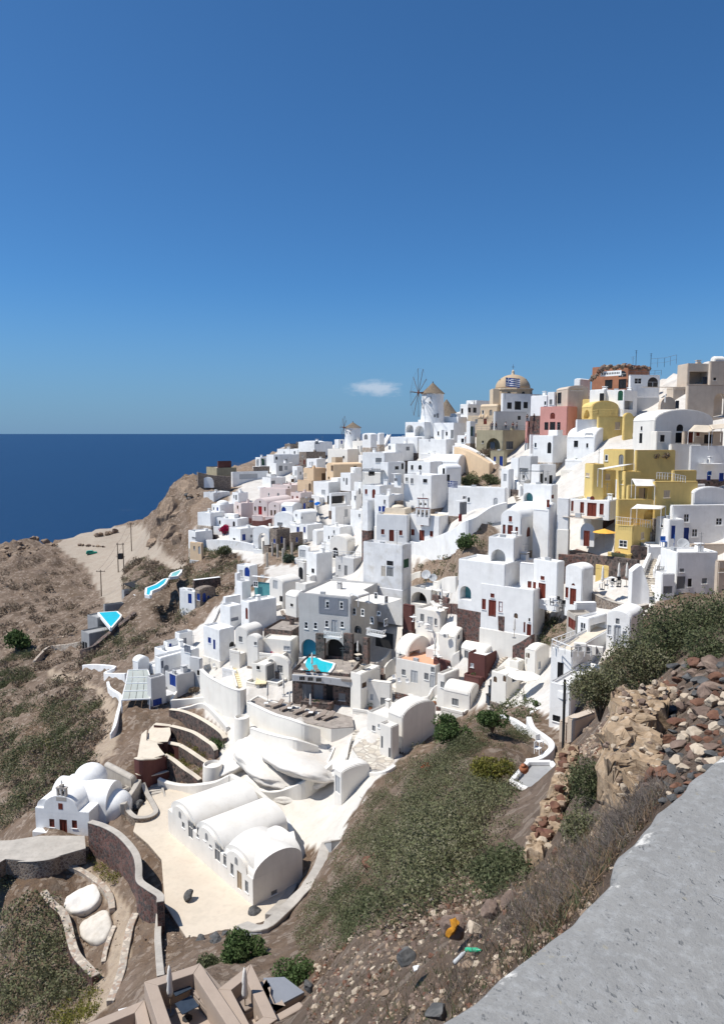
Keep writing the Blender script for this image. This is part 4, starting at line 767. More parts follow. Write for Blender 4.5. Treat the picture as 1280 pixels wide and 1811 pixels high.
h_(260, 330, 410, 350, 430, 42, 'flat', 'W', 'white flat house with blue deck chairs on its roof', [('w', 340, 425, 448, 50, 'G2')], Y=132)
h_(280, 300, 400, 290, 350, 46, 'flat', 'W', 'small white block beside the long white stair ramp', (), Y=138)
h_(150, 260, 362, 505, 640, 44, 'flat', 'W', 'white house with two cobalt shutters and a low dark arch', [('w', 190, 555, 592, 20, 'blue'), ('d', 222, 570, 634, 14, 'blue'), ('wA', 340, 583, 616, 34, 'black')], Y=121)
h_(362, 445, 550, 530, 650, 34, 'vL', 'CW', 'white wide arched gable house with small window and grey door', [('w', 398, 548, 586, 24, 'grey'), ('d', 448, 556, 640, 20, 'grey')], Y=118, r=40)
h_(440, 515, 550, 575, 665, 34, 'vL', 'CW', 'little white round topped outbuilding before the wide gable house', [('w', 497, 585, 608, 20, 'grey')], Y=115, r=30)
h_(550, 738, 742, 512, 582, 18, 'flat', 'DS', 'dark stone faced terrace block left of the steep steps', (), Y=118, rm='DK', d=7)
h_(540, 735, 742, 575, 660, 18, 'flat', 'C', 'rough cream wall with vent grille below the dark stone terrace', [('w', 705, 612, 642, 44, 'pgrey')], Y=115, d=3)
h_(470, 568, 735, 740, 840, 30, 'flat', 'C', 'shaded cream courtyard house with small window', [('w', 514, 745, 768, 22, 'black'), ('d', 598, 738, 835, 48, 'grey')], Y=110)
h_(568, 722, 740, 745, 830, 26, 'vL', 'C', 'broad arched cream house behind the two straw sunbeds', [('h', 602, 700, 720, 40, 'grey'), ('w', 660, 740, 790, 36, 'grey')], Y=111, r=62)
h_(740, 1125, 1128, 800, 960, 14, 'flat', 'DS', 'dark stone faced lower storey under the hotel pool terrace', [('d', 838, 868, 970, 58, 'grey'), ('d', 915, 872, 975, 60, 'grey'), ('d', 990, 875, 985, 44, 'black'), ('w', 1072, 928, 975, 44, 'grey')], Y=103, d=8, par=1.0, rm='DK')
h_(1125, 1200, 1330, 800, 1010, 36, 'flat', 'C', 'cream curved corner house right of the pool terrace', [('w', 1220, 855, 888, 30, 'wood')], Y=101)
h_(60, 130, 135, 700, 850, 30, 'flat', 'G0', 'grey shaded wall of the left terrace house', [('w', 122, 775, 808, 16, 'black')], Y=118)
h_(0, 70, 130, 640, 800, 34, 'flat', 'W', 'white left terrace house with dark glass corner', [('w', 66, 615, 660, 40, 'G2')], Y=121)
h_(370, 375, 400, 130, 165, 40, 'flat', 'W', 'tiny white box on the blue door house wall', (), Y=149)
h_(0, 95, 130, 250, 330, 30, 'flat', 'W', 'white house with cobalt door on the terraced slope far left', [('d', 60, 264, 328, 24, 'blue')], Y=156)
h_(95, 130, 235, 245, 320, 46, 'vR', 'BS', 'stone cave house with three cobalt doors on the terraced slope', [('dA', 157, 258, 318, 24, 'blue'), ('w', 125, 265, 310, 20, 'blue'), ('w', 184, 275, 312, 14, 'blue')], Y=155, r=18)
h_(80, 92, 268, 175, 250, 56, 'flat', 'DS', 'dark stone shed with bright white roof on the terraced slope', (), Y=162, rm='W')
# ---- J/K: lower left
region(0, 1160)
h_(1030, 1075, 1290, 15, 130, 40, 'flat', 'W', 'white house with bright roof and red planter at the left edge of the village', [('d', 1075, 35, 85, 14, 'G2'), ('dA', 1110, 60, 135, 34, 'G2')], Y=121)
h_(1100, 1180, 1300, 130, 245, 44, 'flat', 'G0', 'white and grey house with dark blue stair side', [('d', 1150, 125, 200, 40, 'blue')], Y=116)
h_(885, 925, 1000, 45, 100, 40, 'vR', 'W', 'small white humped roof above the glass roofed building', (), Y=124, r=30)
h_(980, 1010, 1110, 150, 250, 48, 'flat', 'G0', 'small grey courtyard annex beside the glass roofed building', [('w', 1050, 285, 330, 60, 'blue')], Y=112)
region(0, 880)
h_(1165, 1200, 1290, 905, 990, 44, 'flat', 'W', 'white cube with bluish glass roof panels above the glass roofed building', [('d', 1232, 935, 985, 24, 'G2')], Y=134, rm='G2')
h_(1090, 1120, 1220, 965, 1080, 44, 'flat', 'W', 'white stepped cube terrace with small dark opening, leftmost of the village cubes', [('w', 1136, 972, 1000, 16, 'blue')], Y=129)
h_(1030, 1115, 1290, 1030, 1129, 46, 'flat', 'W', 'white long roofed house in the left corner cluster', [('w', 1075, 1095, 1120, 12, 'G2')], Y=125)
h_(1195, 1275, 1300, 612, 700, 28, 'flat', 'W', 'white corner of a small house at the cliff foot', [('d', 1262, 640, 695, 22, 'blue')], Y=158)
# ================================================================ landmark: long arcade house on the plaza
# ================================================================ ground model
CP0 = [(0,960,290),(0,1000,255),(0,1100,200),(0,1200,160),(0,1300,130),(0,1400,108),(0,1500,90),(0,1570,75),(0,1650,72),(0,1811,62),(100,962,300),(100,1000,262),(100,1100,192),(100,1200,150),(100,1300,120),(100,1400,99),(100,1480,81),(110,1560,76),(150,1650,70),(150,1750,62),(200,1790,55),(170,950,300),(230,945,300),(160,980,280),(230,975,255),(200,1055,205),(195,1095,175),(150,1150,160),(300,1090,165),(200,1200,136),(190,1250,120),(200,1300,107),(200,1350,98),(170,1400,92),(250,1400,88),(300,1440,85.3),(260,1480,80.3),(300,1560,71.8),(330,1640,64.7),(430,1590,69),(480,1600,68),(240,1640,67.5),(500,1440,85),(480,1390,88),(450,1330,95),(560,1350,92),(540,1275,95),(440,1240,105),(465,1200,109),(600,1165,112),(520,1050,138),(440,1080,142),(380,1150,133),(300,1170,130),(230,1250,114),(340,1230,118),(330,1280,108),(300,1350,98),(400,1000,170),(450,950,192),(400,900,218),(360,850,245),(300,1000,215),(345,1060,160),(270,1030,180),(530,1020,140),(700,960,137),(700,1030,121),(600,940,158),(600,850,200),(620,790,250),(500,800,270),(420,820,268),(500,880,212),(470,920,200),(720,800,180),(764,745,190),(700,762,195),(820,740,190),(912,705,190),(880,785,160),(850,850,148),(870,930,120),(820,1000,110),(1000,760,150),(1100,700,158),(1200,665,151),(1280,640,147),(1400,600,142),(1200,785,117),(1100,850,110),(1000,800,130),(1030,915,104),(1200,900,100),(1250,980,94),(1130,1000,98),(960,1065,96),(870,1095,95),(1020,1130,86),(1090,1140,76),(880,1200,89),(750,1240,96),(650,1300,92),(620,1400,83),(760,1130,110),(740,1060,118),(700,1400,66),(600,1500,66),(560,1600,54),(500,1680,46),(440,1700,45),(330,1740,42),(540,1790,31),(700,1550,32),(800,1450,34),(800,1300,66),(880,1270,73),(930,1400,48),(930,1330,60),(985,1330,61),(965,1390,50),(900,1500,27),(1035,1400,19),(1040,1290,40),(1060,1340,24),(1000,1500,16),(1100,1420,12),(1150,1200,26),(1280,1150,21),(1250,1260,13),(1210,1350,9),(1100,1550,6.5),(900,1600,12),(800,1700,12),(700,1780,12.5),(850,1780,8),(600,1700,23),(1000,1650,6.5),(640,1640,30),(1400,1150,18),(1400,1300,8),(1320,920,100),(1420,800,108),(330,872,244),(312,962,226),(285,975,226),(262,965,240),(250,952,292),(296,872,250),(280,925,244)]
# every house adds the feet of its walls to the ground's control points
def house_feet():
    out = []
    for (ox, oy, s), A_, K_ in SPECS:
        if not K_.get('Y'): continue
        x0, x1, x2, yb = ox + A_[0] / s, ox + A_[1] / s, ox + A_[2] / s, oy + A_[4] / s
        if yb > 1285 and x1 > 950: continue
        Y = K_['Y']; c_, s_ = math.cos(R(A_[5])), math.sin(R(A_[5])); a1, v = av(x1, yb); px_ = a1 * Y; z = v * Y - .35
        a0 = av(x0, yb)[0]; a2 = av(x2, yb)[0]; w = (px_ - a0 * Y) / max(c_ + a0 * s_, .12); w = min(max(w, .8), 26)
        d = K_.get('d') or ((a2 * Y - px_) / (s_ - a2 * c_) if x2 > x1 + 1 and s_ - a2 * c_ > .06 else 5); d = min(max(d, .8), 26)
        for x, y in ((px_, Y), (px_ - w * c_, Y + w * s_), (px_ + d * s_, Y + d * c_)): out.append((x / y * 3, math.log(y * 1.01), z / y))
    return out
def fit_ground():
    hp = [(o_[0] + A_[1] / o_[2], o_[1] + A_[4] / o_[2]) for o_, A_, K_ in SPECS if K_.get('Y')]
    P0 = [(av(p[0], p[1])[0] * 3, math.log(p[2]), av(p[0], p[1])[1]) for p in CP0 if not (p[0] > 330 and 680 < p[1] < 1290 and p[2] > 78 and any(math.hypot(p[0] - q[0], p[1] - q[1]) < 45 for q in hp))]; H1 = house_feet()
    for it in range(5):
        A_ = np.array(P0 + H1); V = A_[:, 2]; A_ = A_[:, :2]; n = len(A_); K = np.sqrt(((A_[:, None] - A_[None]) ** 2).sum(2)); K = np.where(K > 1e-9, K * K * np.log(np.maximum(K, 1e-9)), 0)
        Pm = np.c_[np.ones(n), A_]; W = np.linalg.solve(np.block([[K + np.diag([2e-3] * len(P0) + [.02] * len(H1)), Pm], [Pm.T, np.zeros((3, 3))]]), np.r_[V, 0, 0, 0])
        res = (K @ W[:-3] + Pm @ W[-3:]) - V; keep = [h for h, r in zip(H1, res[len(P0):]) if -.005 < r < .022]
        if len(keep) == len(H1) or it == 4: break
        H1 = keep
    print('ground points', len(P0), len(H1)); return A_, W
NA, NB = 341, 430
GA = np.linspace(-.80, .95, NA); GB = np.linspace(math.log(2.4), math.log(420), NB)
_A, _W = fit_ground(); GV = np.zeros((NA, NB))
for i in range(NA):
    P = np.c_[np.full(NB, GA[i] * 3), GB]; r = np.sqrt(((P[:, None] - _A[None]) ** 2).sum(2)); GV[i] = np.where(r > 1e-9, r * r * np.log(np.maximum(r, 1e-9)), 0) @ _W[:-3] + _W[-3] + P @ _W[-2:]
# ridge distance: past it the land falls away towards the sea
_ra = [av(p, 800)[0] for p in (-200, 0, 100, 230, 285, 330, 420, 500, 600, 700, 764, 912, 1000, 1100, 1200, 1280, 1500)]
_ry = [292, 294, 307, 322, 318, 266, 288, 304, 296, 245, 216, 208, 174, 163, 153, 149, 144]
GYc = np.interp(GA, _ra, _ry); _sl = np.interp(GA, [-.5, -.2, 0, .3], [1.3, 1.1, .8, .7])
GY = np.exp(GB)
GZ = GV * GY[None]
for i in range(NA):
    zc = np.interp(GYc[i], GY, GZ[i]); m = GY > GYc[i]
    GZ[i][m] = np.maximum(zc - (GY[m] - GYc[i]) * _sl[i], -126)
# made ground: cut level under the plaza and the chapel forecourt
for poly_, z_ in (([(215, 1480), (225, 1425), (262, 1400), (310, 1385), (540, 1560), (490, 1655), (380, 1685), (315, 1670), (275, 1600), (270, 1520)], -46.5), ([(-90, 1590), (-90, 1480), (20, 1476), (60, 1466), (222, 1462), (218, 1500), (165, 1510), (112, 1524), (50, 1532)], -46.6), ([(428, 1246), (455, 1228), (510, 1236), (590, 1252), (632, 1266), (634, 1288), (585, 1296), (530, 1283), (475, 1267)], -39.6)):
    Q_ = []
    for a_, b_ in poly_: a_, b_ = av(a_, b_); Q_.append((a_ * z_ / b_, z_ / b_))
    X_ = GA[:, None] * GY[None]; Y_ = np.broadcast_to(GY[None], X_.shape); c_ = np.zeros(X_.shape, bool)
    for k_ in range(len(Q_)):
        (x1, y1), (x2, y2) = Q_[k_], Q_[(k_ + 1) % len(Q_)]; c_ ^= ((y1 > Y_) != (y2 > Y_)) & (X_ < (x2 - x1) * (Y_ - y1) / (y2 - y1) + x1)
    GZ = np.where(c_, np.minimum(GZ, z_), GZ); FLAT = c_ if 'FLAT' not in globals() else FLAT | c_
GV = GZ / GY[None]
# ---------------------------------------------------------------- sea
def build_sea():
    mb = MB(); S = 90000; mb.add([(-S, -400, -120), (S, -400, -120), (S, S, -120), (-S, S, -120)], [(0, 1, 2, 3)])
    m = bpy.data.materials.new('sea_water'); m.use_nodes = True; N = m.node_tree.nodes; L = m.node_tree.links; b = N['Principled BSDF']
    g = N.new('ShaderNodeNewGeometry')
    def nz(s, sc_, d=4, r=.6):
        mp = N.new('ShaderNodeMapping'); mp.inputs['Scale'].default_value = sc_; mp.inputs['Rotation'].default_value = (0, 0, .35); L.new(g.outputs['Position'], mp.inputs[0])
        n = N.new('ShaderNodeTexNoise'); n.inputs['Scale'].default_value = s; n.inputs['Detail'].default_value = d; n.inputs['Roughness'].default_value = r; L.new(mp.outputs[0], n.inputs['Vector']); return n.outputs[0]
    big = nz(.0012, (1, 1, 1), 4); chop = nz(.10, (.5, 1.4, 1), 7, .7); cap = nz(.035, (.45, 1.3, 1), 5, .75)
    mx = N.new('ShaderNodeMix'); mx.data_type = 'RGBA'; mx.inputs[6].default_value = (.0016, .024, .078, 1); mx.inputs[7].default_value = (.003, .034, .100, 1)
    L.new(big, mx.inputs[0])
    cr = N.new('ShaderNodeMapRange'); cr.inputs[1].default_value = .70; cr.inputs[2].default_value = .76; L.new(cap, cr.inputs[0])
    m2 = N.new('ShaderNodeMix'); m2.data_type = 'RGBA'; m2.inputs[7].default_value = (.5, .55, .6, 1); L.new(cr.outputs[0], m2.inputs[0]); L.new(mx.outputs[2], m2.inputs[6])
    L.new(m2.outputs[2], b.inputs['Base Color']); b.inputs['Roughness'].default_value = .42; b.inputs['IOR'].default_value = 1.33; b.inputs['Specular IOR Level'].default_value = .5
    bp = N.new('ShaderNodeBump'); bp.inputs['Strength'].default_value = .9; bp.inputs['Distance'].default_value = 2.4; L.new(chop, bp.inputs['Height']); L.new(bp.outputs[0], b.inputs['Normal'])
    o = mb.build('sea', m); tag(o, 'deep blue open sea reaching the horizon', None, None, 'structure')
build_sea()
# ---------------------------------------------------------------- ground zones and terrain sheet
def inpoly(px, py, poly):
    r = np.zeros(px.shape, bool); n = len(poly)
    for i in range(n):
        x1, y1 = poly[i]; x2, y2 = poly[(i + 1) % n]
        c = ((y1 > py) != (y2 > py)) & (px < (x2 - x1) * (py - y1) / ((y2 - y1) or 1e-9) + x1); r ^= c
    return r
Z_VILLAGE = [(335, 935), (380, 880), (420, 800), (520, 770), (620, 770), (720, 730), (900, 670), (1000, 660), (1100, 640), (1320, 600), (1320, 1030), (1200, 1040), (1130, 1100), (1080, 1160), (1040, 1190), (985, 1290), (960, 1260), (870, 1246), (790, 1262), (720, 1330), (655, 1395), (615, 1450), (600, 1485), (540, 1500), (520, 1560), (430, 1600), (310, 1460), (385, 1400), (400, 1370), (400, 1300), (350, 1250), (335, 1210), (290, 1215), (265, 1170), (350, 1105), (395, 1060), (470, 1040), (470, 1005), (420, 985), (360, 960)]
Z_BROWN = [[(805, 790), (880, 800), (890, 862), (815, 862)], [(690, 1020), (760, 985), (800, 940), (860, 920), (885, 950), (810, 1030), (740, 1050)], [(470, 960), (545, 960), (545, 1000), (470, 1000)],
           [(955, 1090), (1010, 1095), (1015, 1140), (950, 1150)], [(340, 930), (345, 760), (520, 755), (500, 795), (430, 850), (395, 890), (350, 940)]]
Z_WHITE = [(395, 1290), (440, 1285), (600, 1310), (650, 1390), (612, 1455), (600, 1500), (530, 1500), (440, 1430), (385, 1390)]
Z_ROAD = [(100, 965), (140, 935), (200, 930), (260, 930), (280, 965), (330, 1000), (320, 1015), (285, 1000), (245, 985), (222, 1000), (215, 1070), (190, 1070), (165, 1030), (150, 1000), (120, 980)]
Z_PATH = [[(90, 1185), (125, 1188), (180, 1215), (215, 1270), (205, 1330), (170, 1350), (165, 1330), (190, 1290), (180, 1240), (140, 1205), (85, 1200)],
          [(105, 1525), (150, 1520), (200, 1560), (235, 1620), (235, 1680), (205, 1760), (160, 1811), (120, 1811), (190, 1720), (205, 1640), (185, 1580), (130, 1540)],
          [(0, 1490), (140, 1480), (150, 1530), (0, 1530)]]
def build_ground():
    nr = np.random.default_rng(3)
    Yg = np.broadcast_to(GY[None], (NA, NB)); Xg = GA[:, None] * Yg; Zg = GZ.copy()
    v = GV; k = cT - v * sT; px = 640 + F_PX * GA[:, None] / k; py = 905.5 - F_PX * (sT + v * cT) / k
    vis = Yg <= GYc[:, None] + 6
    jx = px + nr.normal(0, 2, px.shape); jy = py + nr.normal(0, 2, px.shape)
    col = np.zeros((NA, NB, 4), np.float32); col[:] = (.160, .108, .072, 1)
    far = (px < 330) & (py < 1250); col[far] = (.140, .102, .074, 1)
    near = Yg < 35; col[near] = (.185, .135, .102, 1)
    vil = inpoly(jx, jy, Z_VILLAGE) & vis; col[vil] = (.58, .555, .52, .2)
    for q in Z_BROWN: col[inpoly(jx, jy, q) & vis] = (.27, .20, .145, 1)
    col[inpoly(jx, jy, Z_WHITE) & vis] = (.58, .55, .50, .12)
    col[inpoly(jx, jy, Z_ROAD) & vis] = (.36, .31, .255, .35)
    for q in Z_PATH: col[inpoly(jx, jy, q) & vis] = (.37, .295, .22, .5)
    # relief
    Pn = np.stack([Xg, Yg], -1).reshape(-1, 2)
    def fbm(s, seed):
        out = np.zeros(len(Pn)); 
        for i, (x, y) in enumerate(Pn): out[i] = noise.fractal(Vector((x / s, y / s, seed)), .6, 2.1, 5)
        return out.reshape(NA, NB)
    f1 = fbm(7.0, 1.7); f2 = fbm(1.1, 5.1)
    soft = np.where(col[..., 3] > .9, 1, np.where(col[..., 3] > .3, .12, .0))
    for _ in range(3): soft[1:-1, 1:-1] = (soft[1:-1, 1:-1] * 2 + soft[:-2, 1:-1] + soft[2:, 1:-1] + soft[1:-1, :-2] + soft[1:-1, 2:]) / 6
    soft = np.where(FLAT, 0, soft)
    amp = np.minimum(1.5, .010 * Yg) * np.clip((Yg - 3) / 6, 0, 1)
    cl = ((px > 225) & (px < 345) & (py > 800) & (py < 990)) | (py < 1000) & (px < 110)
    amp = np.where(cl, amp * 1.8, amp)
    Zg = Zg + soft * (f1 * amp + f2 * np.minimum(.10, .004 * Yg))
    V_ = np.stack([Xg, Yg, Zg], -1).reshape(-1, 3)
    i, j = np.meshgrid(np.arange(NA - 1), np.arange(NB - 1), indexing='ij'); q = (i * NB + j)
    Fc = np.stack([q, q + NB, q + NB + 1, q + 1], -1).reshape(-1, 4)
    # skirt behind the viewer
    me = bpy.data.meshes.new('ground'); me.vertices.add(len(V_)); me.vertices.foreach_set('co', V_.ravel().astype(np.float32))
    me.loops.add(Fc.size); me.loops.foreach_set('vertex_index', Fc.ravel().astype(np.int32)); me.polygons.add(len(Fc))
    me.polygons.foreach_set('loop_start', np.arange(0, Fc.size, 4, dtype=np.int32)); me.polygons.foreach_set('loop_total', np.full(len(Fc), 4, np.int32)); me.update(); me.validate()
    at = me.color_attributes.new('Col', 'FLOAT_COLOR', 'POINT'); at.data.foreach_set('color', col.reshape(-1, 4).ravel())
    me.shade_smooth()
    m = bpy.data.materials.new('hillside_ground'); m.use_nodes = True; N = m.node_tree.nodes; L = m.node_tree.links; b = N['Principled BSDF']; b.inputs['Roughness'].default_value = .97; b.inputs['Specular IOR Level'].default_value = .1
    a = N.new('ShaderNodeAttribute'); a.attribute_name = 'Col'; g = N.new('ShaderNodeNewGeometry')
    def nz(s, d=6, r=.65):
        n = N.new('ShaderNodeTexNoise'); n.inputs['Scale'].default_value = s; n.inputs['Detail'].default_value = d; n.inputs['Roughness'].default_value = r; L.new(g.outputs['Position'], n.inputs['Vector']); return n.outputs[0]
    def mr(s, a_, b_, lo, hi):
        r = N.new('ShaderNodeMapRange'); r.inputs[1].default_value = a_; r.inputs[2].default_value = b_; r.inputs[3].default_value = lo; r.inputs[4].default_value = hi; L.new(s, r.inputs[0]); return r.outputs[0]
    def mul(x, y):
        r = N.new('ShaderNodeMath'); r.operation = 'MULTIPLY'
        for i_, q_ in enumerate((x, y)):
            if isinstance(q_, float): r.inputs[i_].default_value = q_
            else: L.new(q_, r.inputs[i_])
        return r.outputs[0]
    def mix(f, A_, B_, bt='MIX'):
        x = N.new('ShaderNodeMix'); x.data_type = 'RGBA'; x.blend_type = bt; L.new(f, x.inputs[0])
        for k_, v_ in ((6, A_), (7, B_)):
            if isinstance(v_, tuple): x.inputs[k_].default_value = v_ + (1,)
            else: L.new(v_, x.inputs[k_])
        return x.outputs[2]
    c = a.outputs['Color']; al = a.outputs['Alpha']
    c = mix(mul(mr(nz(.22, 8), .42, .60, 0, .75), al), c, (.26, .195, .15))
    c = mix(mul(mr(nz(.9, 8, .75), .50, .66, 0, .8), al), c, (.115, .085, .068))
    vo = N.new('ShaderNodeTexVoronoi'); vo.inputs['Scale'].default_value = 1.9; L.new(g.outputs['Position'], vo.inputs['Vector']); sx = N.new('ShaderNodeSeparateColor'); L.new(vo.outputs['Color'], sx.inputs[0])
    c = mix(mul(mr(sx.outputs[0], .80, .84, 0, .5), al), c, (.40, .33, .27))
    c = mix(mul(mr(nz(5, 6, .7), .45, .7, 0, .6), al), c, (.13, .095, .075))
    c = mix(mr(nz(.5, 6), .5, .72, 0, .22), c, (.30, .26, .21))
    L.new(c, b.inputs['Base Color'])
    bp = N.new('ShaderNodeBump'); bp.inputs['Distance'].default_value = .5; L.new(al, bp.inputs['Strength']); L.new(nz(1.6, 9, .7), bp.inputs['Height']); L.new(bp.outputs[0], b.inputs['Normal'])
    me.materials.append(m); o = link('ground', me, None); tag(o, 'steep rocky brown hillside under the white village', None, None, 'structure')
build_ground()
# ---------------------------------------------------------------- the viewer's own parapet, close to the lens
def build_parapet():
    edge = [(715, 1900), (762, 1815), (815, 1768), (874, 1722), (934, 1676), (990, 1632), (1034, 1590), (1072, 1556), (1086, 1536), (1080, 1524), (1088, 1507), (1104, 1494), (1122, 1476), (1142, 1452), (1160, 1430), (1180, 1412), (1215, 1378), (1250, 1348), (1290, 1318), (1350, 1278), (1420, 1235), (1520, 1180)]
    zt = -.62; ps = []
    for px, py in edge:
        a, v = av(px, py); Y = zt / v; ps.append(Vector((a * Y, Y, 0)))
    ps = [ps[0] + (ps[0] - ps[1]) * 6] + ps; ps = smooth_pts(ps, 7); n = len(ps)
    prof = [(-1.1, -.004), (-.9, 0), (-.75, .003), (-.6, .002), (-.5, 0), (-.42, .002), (-.34, 0), (-.27, .002), (-.21, 0), (-.16, .001), (-.12, 0), (-.08, -.0), (-.04, -.0005), (-.018, -.002), (-.008, -.006), (-.002, -.013), (0, -.03), (.002, -.10), (.008, -.30), (.015, -.7), (.03, -1.8)]
    vs_ = []; ec = []
    inner = Vector((1, -.9, 0)).normalized()
    for i, p in enumerate(ps):
        t = (ps[min(i + 2, n - 1)] - ps[max(i - 2, 0)]).normalized(); out = Vector((-t.y, t.x, 0))
        for o_, z in prof:
            q = p + (out * o_ if o_ > -.03 else out * -.03 + inner * (-o_ - .03)); q = Vector((q.x, q.y, zt + z))
            w_ = noise.noise(q * 9) * .004 + noise.noise(q * 40) * .0012 if o_ > -.9 else 0
            q.z += w_; q += out * noise.noise(q * 14 + Vector((5, 0, 0))) * (.006 if o_ > -.1 else 0)
            vs_.append(q); ec.append(max(0, 1 - abs(o_ + .012) / .05) if z > -.3 else .5)
    m_ = len(prof); fs = [(i * m_ + k, i * m_ + k + 1, (i + 1) * m_ + k + 1, (i + 1) * m_ + k) for i in range(n - 1) for k in range(m_ - 1)]
    c = Vector((.3, .9, zt)); me = bpy.data.meshes.new('coping'); me.from_pydata([v_ - c for v_ in vs_], [], fs); me.shade_smooth(); me.update()
    at = me.attributes.new('edge', 'FLOAT', 'POINT'); at.data.foreach_set('value', ec)
    m = bpy.data.materials.new('pitted_grey_cement'); m.use_nodes = True; N = m.node_tree.nodes; L = m.node_tree.links; b = N['Principled BSDF']; b.inputs['Roughness'].default_value = .8; b.inputs['Specular IOR Level'].default_value = .25
    g = N.new('ShaderNodeNewGeometry')
    def nz(s, d=5, r=.6, sc_=(1, 1, 1)):
        mp = N.new('ShaderNodeMapping'); mp.inputs['Scale'].default_value = sc_; mp.inputs['Rotation'].default_value = (0, 0, .6); L.new(g.outputs['Position'], mp.inputs[0])
        n_ = N.new('ShaderNodeTexNoise'); n_.inputs['Scale'].default_value = s; n_.inputs['Detail'].default_value = d; n_.inputs['Roughness'].default_value = r; L.new(mp.outputs[0], n_.inputs['Vector']); return n_.outputs[0]
    def mr(s, a_, b_, lo, hi):
        r = N.new('ShaderNodeMapRange'); r.inputs[1].default_value = a_; r.inputs[2].default_value = b_; r.inputs[3].default_value = lo; r.inputs[4].default_value = hi; L.new(s, r.inputs[0]); return r.outputs[0]
    def mix(f, A_, B_):
        x = N.new('ShaderNodeMix'); x.data_type = 'RGBA'; L.new(f, x.inputs[0])
        for k_, v_ in ((6, A_), (7, B_)):
            if isinstance(v_, tuple): x.inputs[k_].default_value = v_ + (1,)
            else: L.new(v_, x.inputs[k_])
        return x.outputs[2]
    c_ = mix(mr(nz(7, 6), .3, .7, 0, 1), (.215, .211, .203), (.262, .257, .247))
    c_ = mix(mr(nz(60, 4, .7), .48, .68, 0, .8), c_, (.31, .31, .305))
    pit = mr(nz(120, 2, .55, (1, .55, 1)), .65, .72, 0, .8); pit2 = mr(nz(230, 2, .6), .62, .70, 0, 1)
    c_ = mix(pit, c_, (.125, .127, .127)); c_ = mix(mr(pit2, 0, 1, 0, .5), c_, (.11, .115, .12)); c_ = mix(mr(nz(34, 3, .7), .66, .72, 0, .6), c_, (.30, .27, .2))
    e = N.new('ShaderNodeAttribute'); e.attribute_name = 'edge'
    em = N.new('ShaderNodeMath'); em.operation = 'MULTIPLY_ADD'; em.inputs[1].default_value = .55; L.new(e.outputs['Fac'], em.inputs[0]); L.new(nz(11, 6, .7), em.inputs[2])
    c_ = mix(mr(em.outputs[0], 1.10, 1.16, 0, 1), c_, (.60, .58, .54)); L.new(c_, b.inputs['Base Color'])
    hs = N.new('ShaderNodeMath'); hs.operation = 'MULTIPLY_ADD'; hs.inputs[1].default_value = -.8; L.new(pit, hs.inputs[0]); L.new(nz(90, 6, .7), hs.inputs[2])
    bp = N.new('ShaderNodeBump'); bp.inputs['Strength'].default_value = .55; bp.inputs['Distance'].default_value = .005; L.new(hs.outputs[0], bp.inputs['Height']); L.new(bp.outputs[0], b.inputs['Normal'])
    me.materials.append(m); r = empty('parapet', c); tag(r, 'pitted grey cement parapet top filling the near right corner', 'parapet wall'); link('coping', me, None, r)
build_parapet()
# ---------------------------------------------------------------- rocks
_rk = {}
def rock_mesh(seed, mt, sub=2, ang=.35):
    k = (seed, mt, sub)
    if k in _rk: return _rk[k]
    bm = bmesh.new(); bmesh.ops.create_icosphere(bm, subdivisions=sub, radius=.5); sv = Vector((seed * 7.3, seed * 1.9, seed * 3.1))
    pl = [(Vector((random.gauss(0, 1), random.gauss(0, 1), random.gauss(0, 1))).normalized(), random.uniform(.24, .42)) for _ in range(13)]
    for v in bm.verts:
        for nrm, dd in (pl if seed < 20 else ()):
            e = v.co.dot(nrm) - dd
            if e > 0: v.co -= nrm * e
        v.co += v.co.normalized() * noise.fractal(v.co * 3 + sv, .7, 2, 4) * (.05 if seed < 20 else .065)
    me = bpy.data.meshes.new('rock'); bm.to_mesh(me); bm.free(); me.materials.append(M[mt])
    _rk[k] = me; return me
def rock(p, s, mt, parent=None, name='stone', rz=None, sub=2, seed=None):
    o = bpy.data.objects.new(name, rock_mesh(seed if seed is not None else random.randint(0, 5), mt, sub)); COL.objects.link(o)
    if parent: o.parent = parent; p = Vector(p) - parent.location
    o.location = p; o.scale = s if hasattr(s, '__len__') else (s, s * random.uniform(.7, 1), s * random.uniform(.5, .85)); o.rotation_euler = (random.uniform(-.4, .4), random.uniform(-.4, .4), random.uniform(0, 6.3) if rz is None else rz); return o
for rg, A_, K_ in SPECS: region(*rg); house(*A_, extras=True, **K_)
def sub(mb, name, mt, parent, smooth=False):
    me = mb.mesh(name); fixn(me)
    if smooth: me.shade_smooth()
    return link(name, me, mt, parent)
def vault(name, mt, parent, x0, x1, y0, y1, zb, h, rise, axis='y', n=16, open_=False):
    span = (x1 - x0) if axis == 'y' else (y1 - y0)
    arc = [(span / 2 + span / 2 * math.cos(math.pi * k / n), h + rise * math.sin(math.pi * k / n)) for k in range(n + 1)]
    prof = [(0, zb), (span, zb)] + arc; k = len(prof); mb = MB()
    f = (lambda u, q, z: (x0 + u, q, z)) if axis == 'y' else (lambda u, q, z: (q, y0 + u, z))
    e0, e1 = (y0, y1) if axis == 'y' else (x0, x1)
    mb.add([f(u, e0, z) for u, z in prof] + [f(u, e1, z) for u, z in prof], [tuple(range(k)), tuple(range(2 * k - 1, k - 1, -1))] + [(i, k + i, k + (i + 1) % k, (i + 1) % k) for i in range(k)])
    o = sub(mb, name, mt, parent, True); m = o.modifiers.new('e', 'EDGE_SPLIT'); m.split_angle = R(35); return o
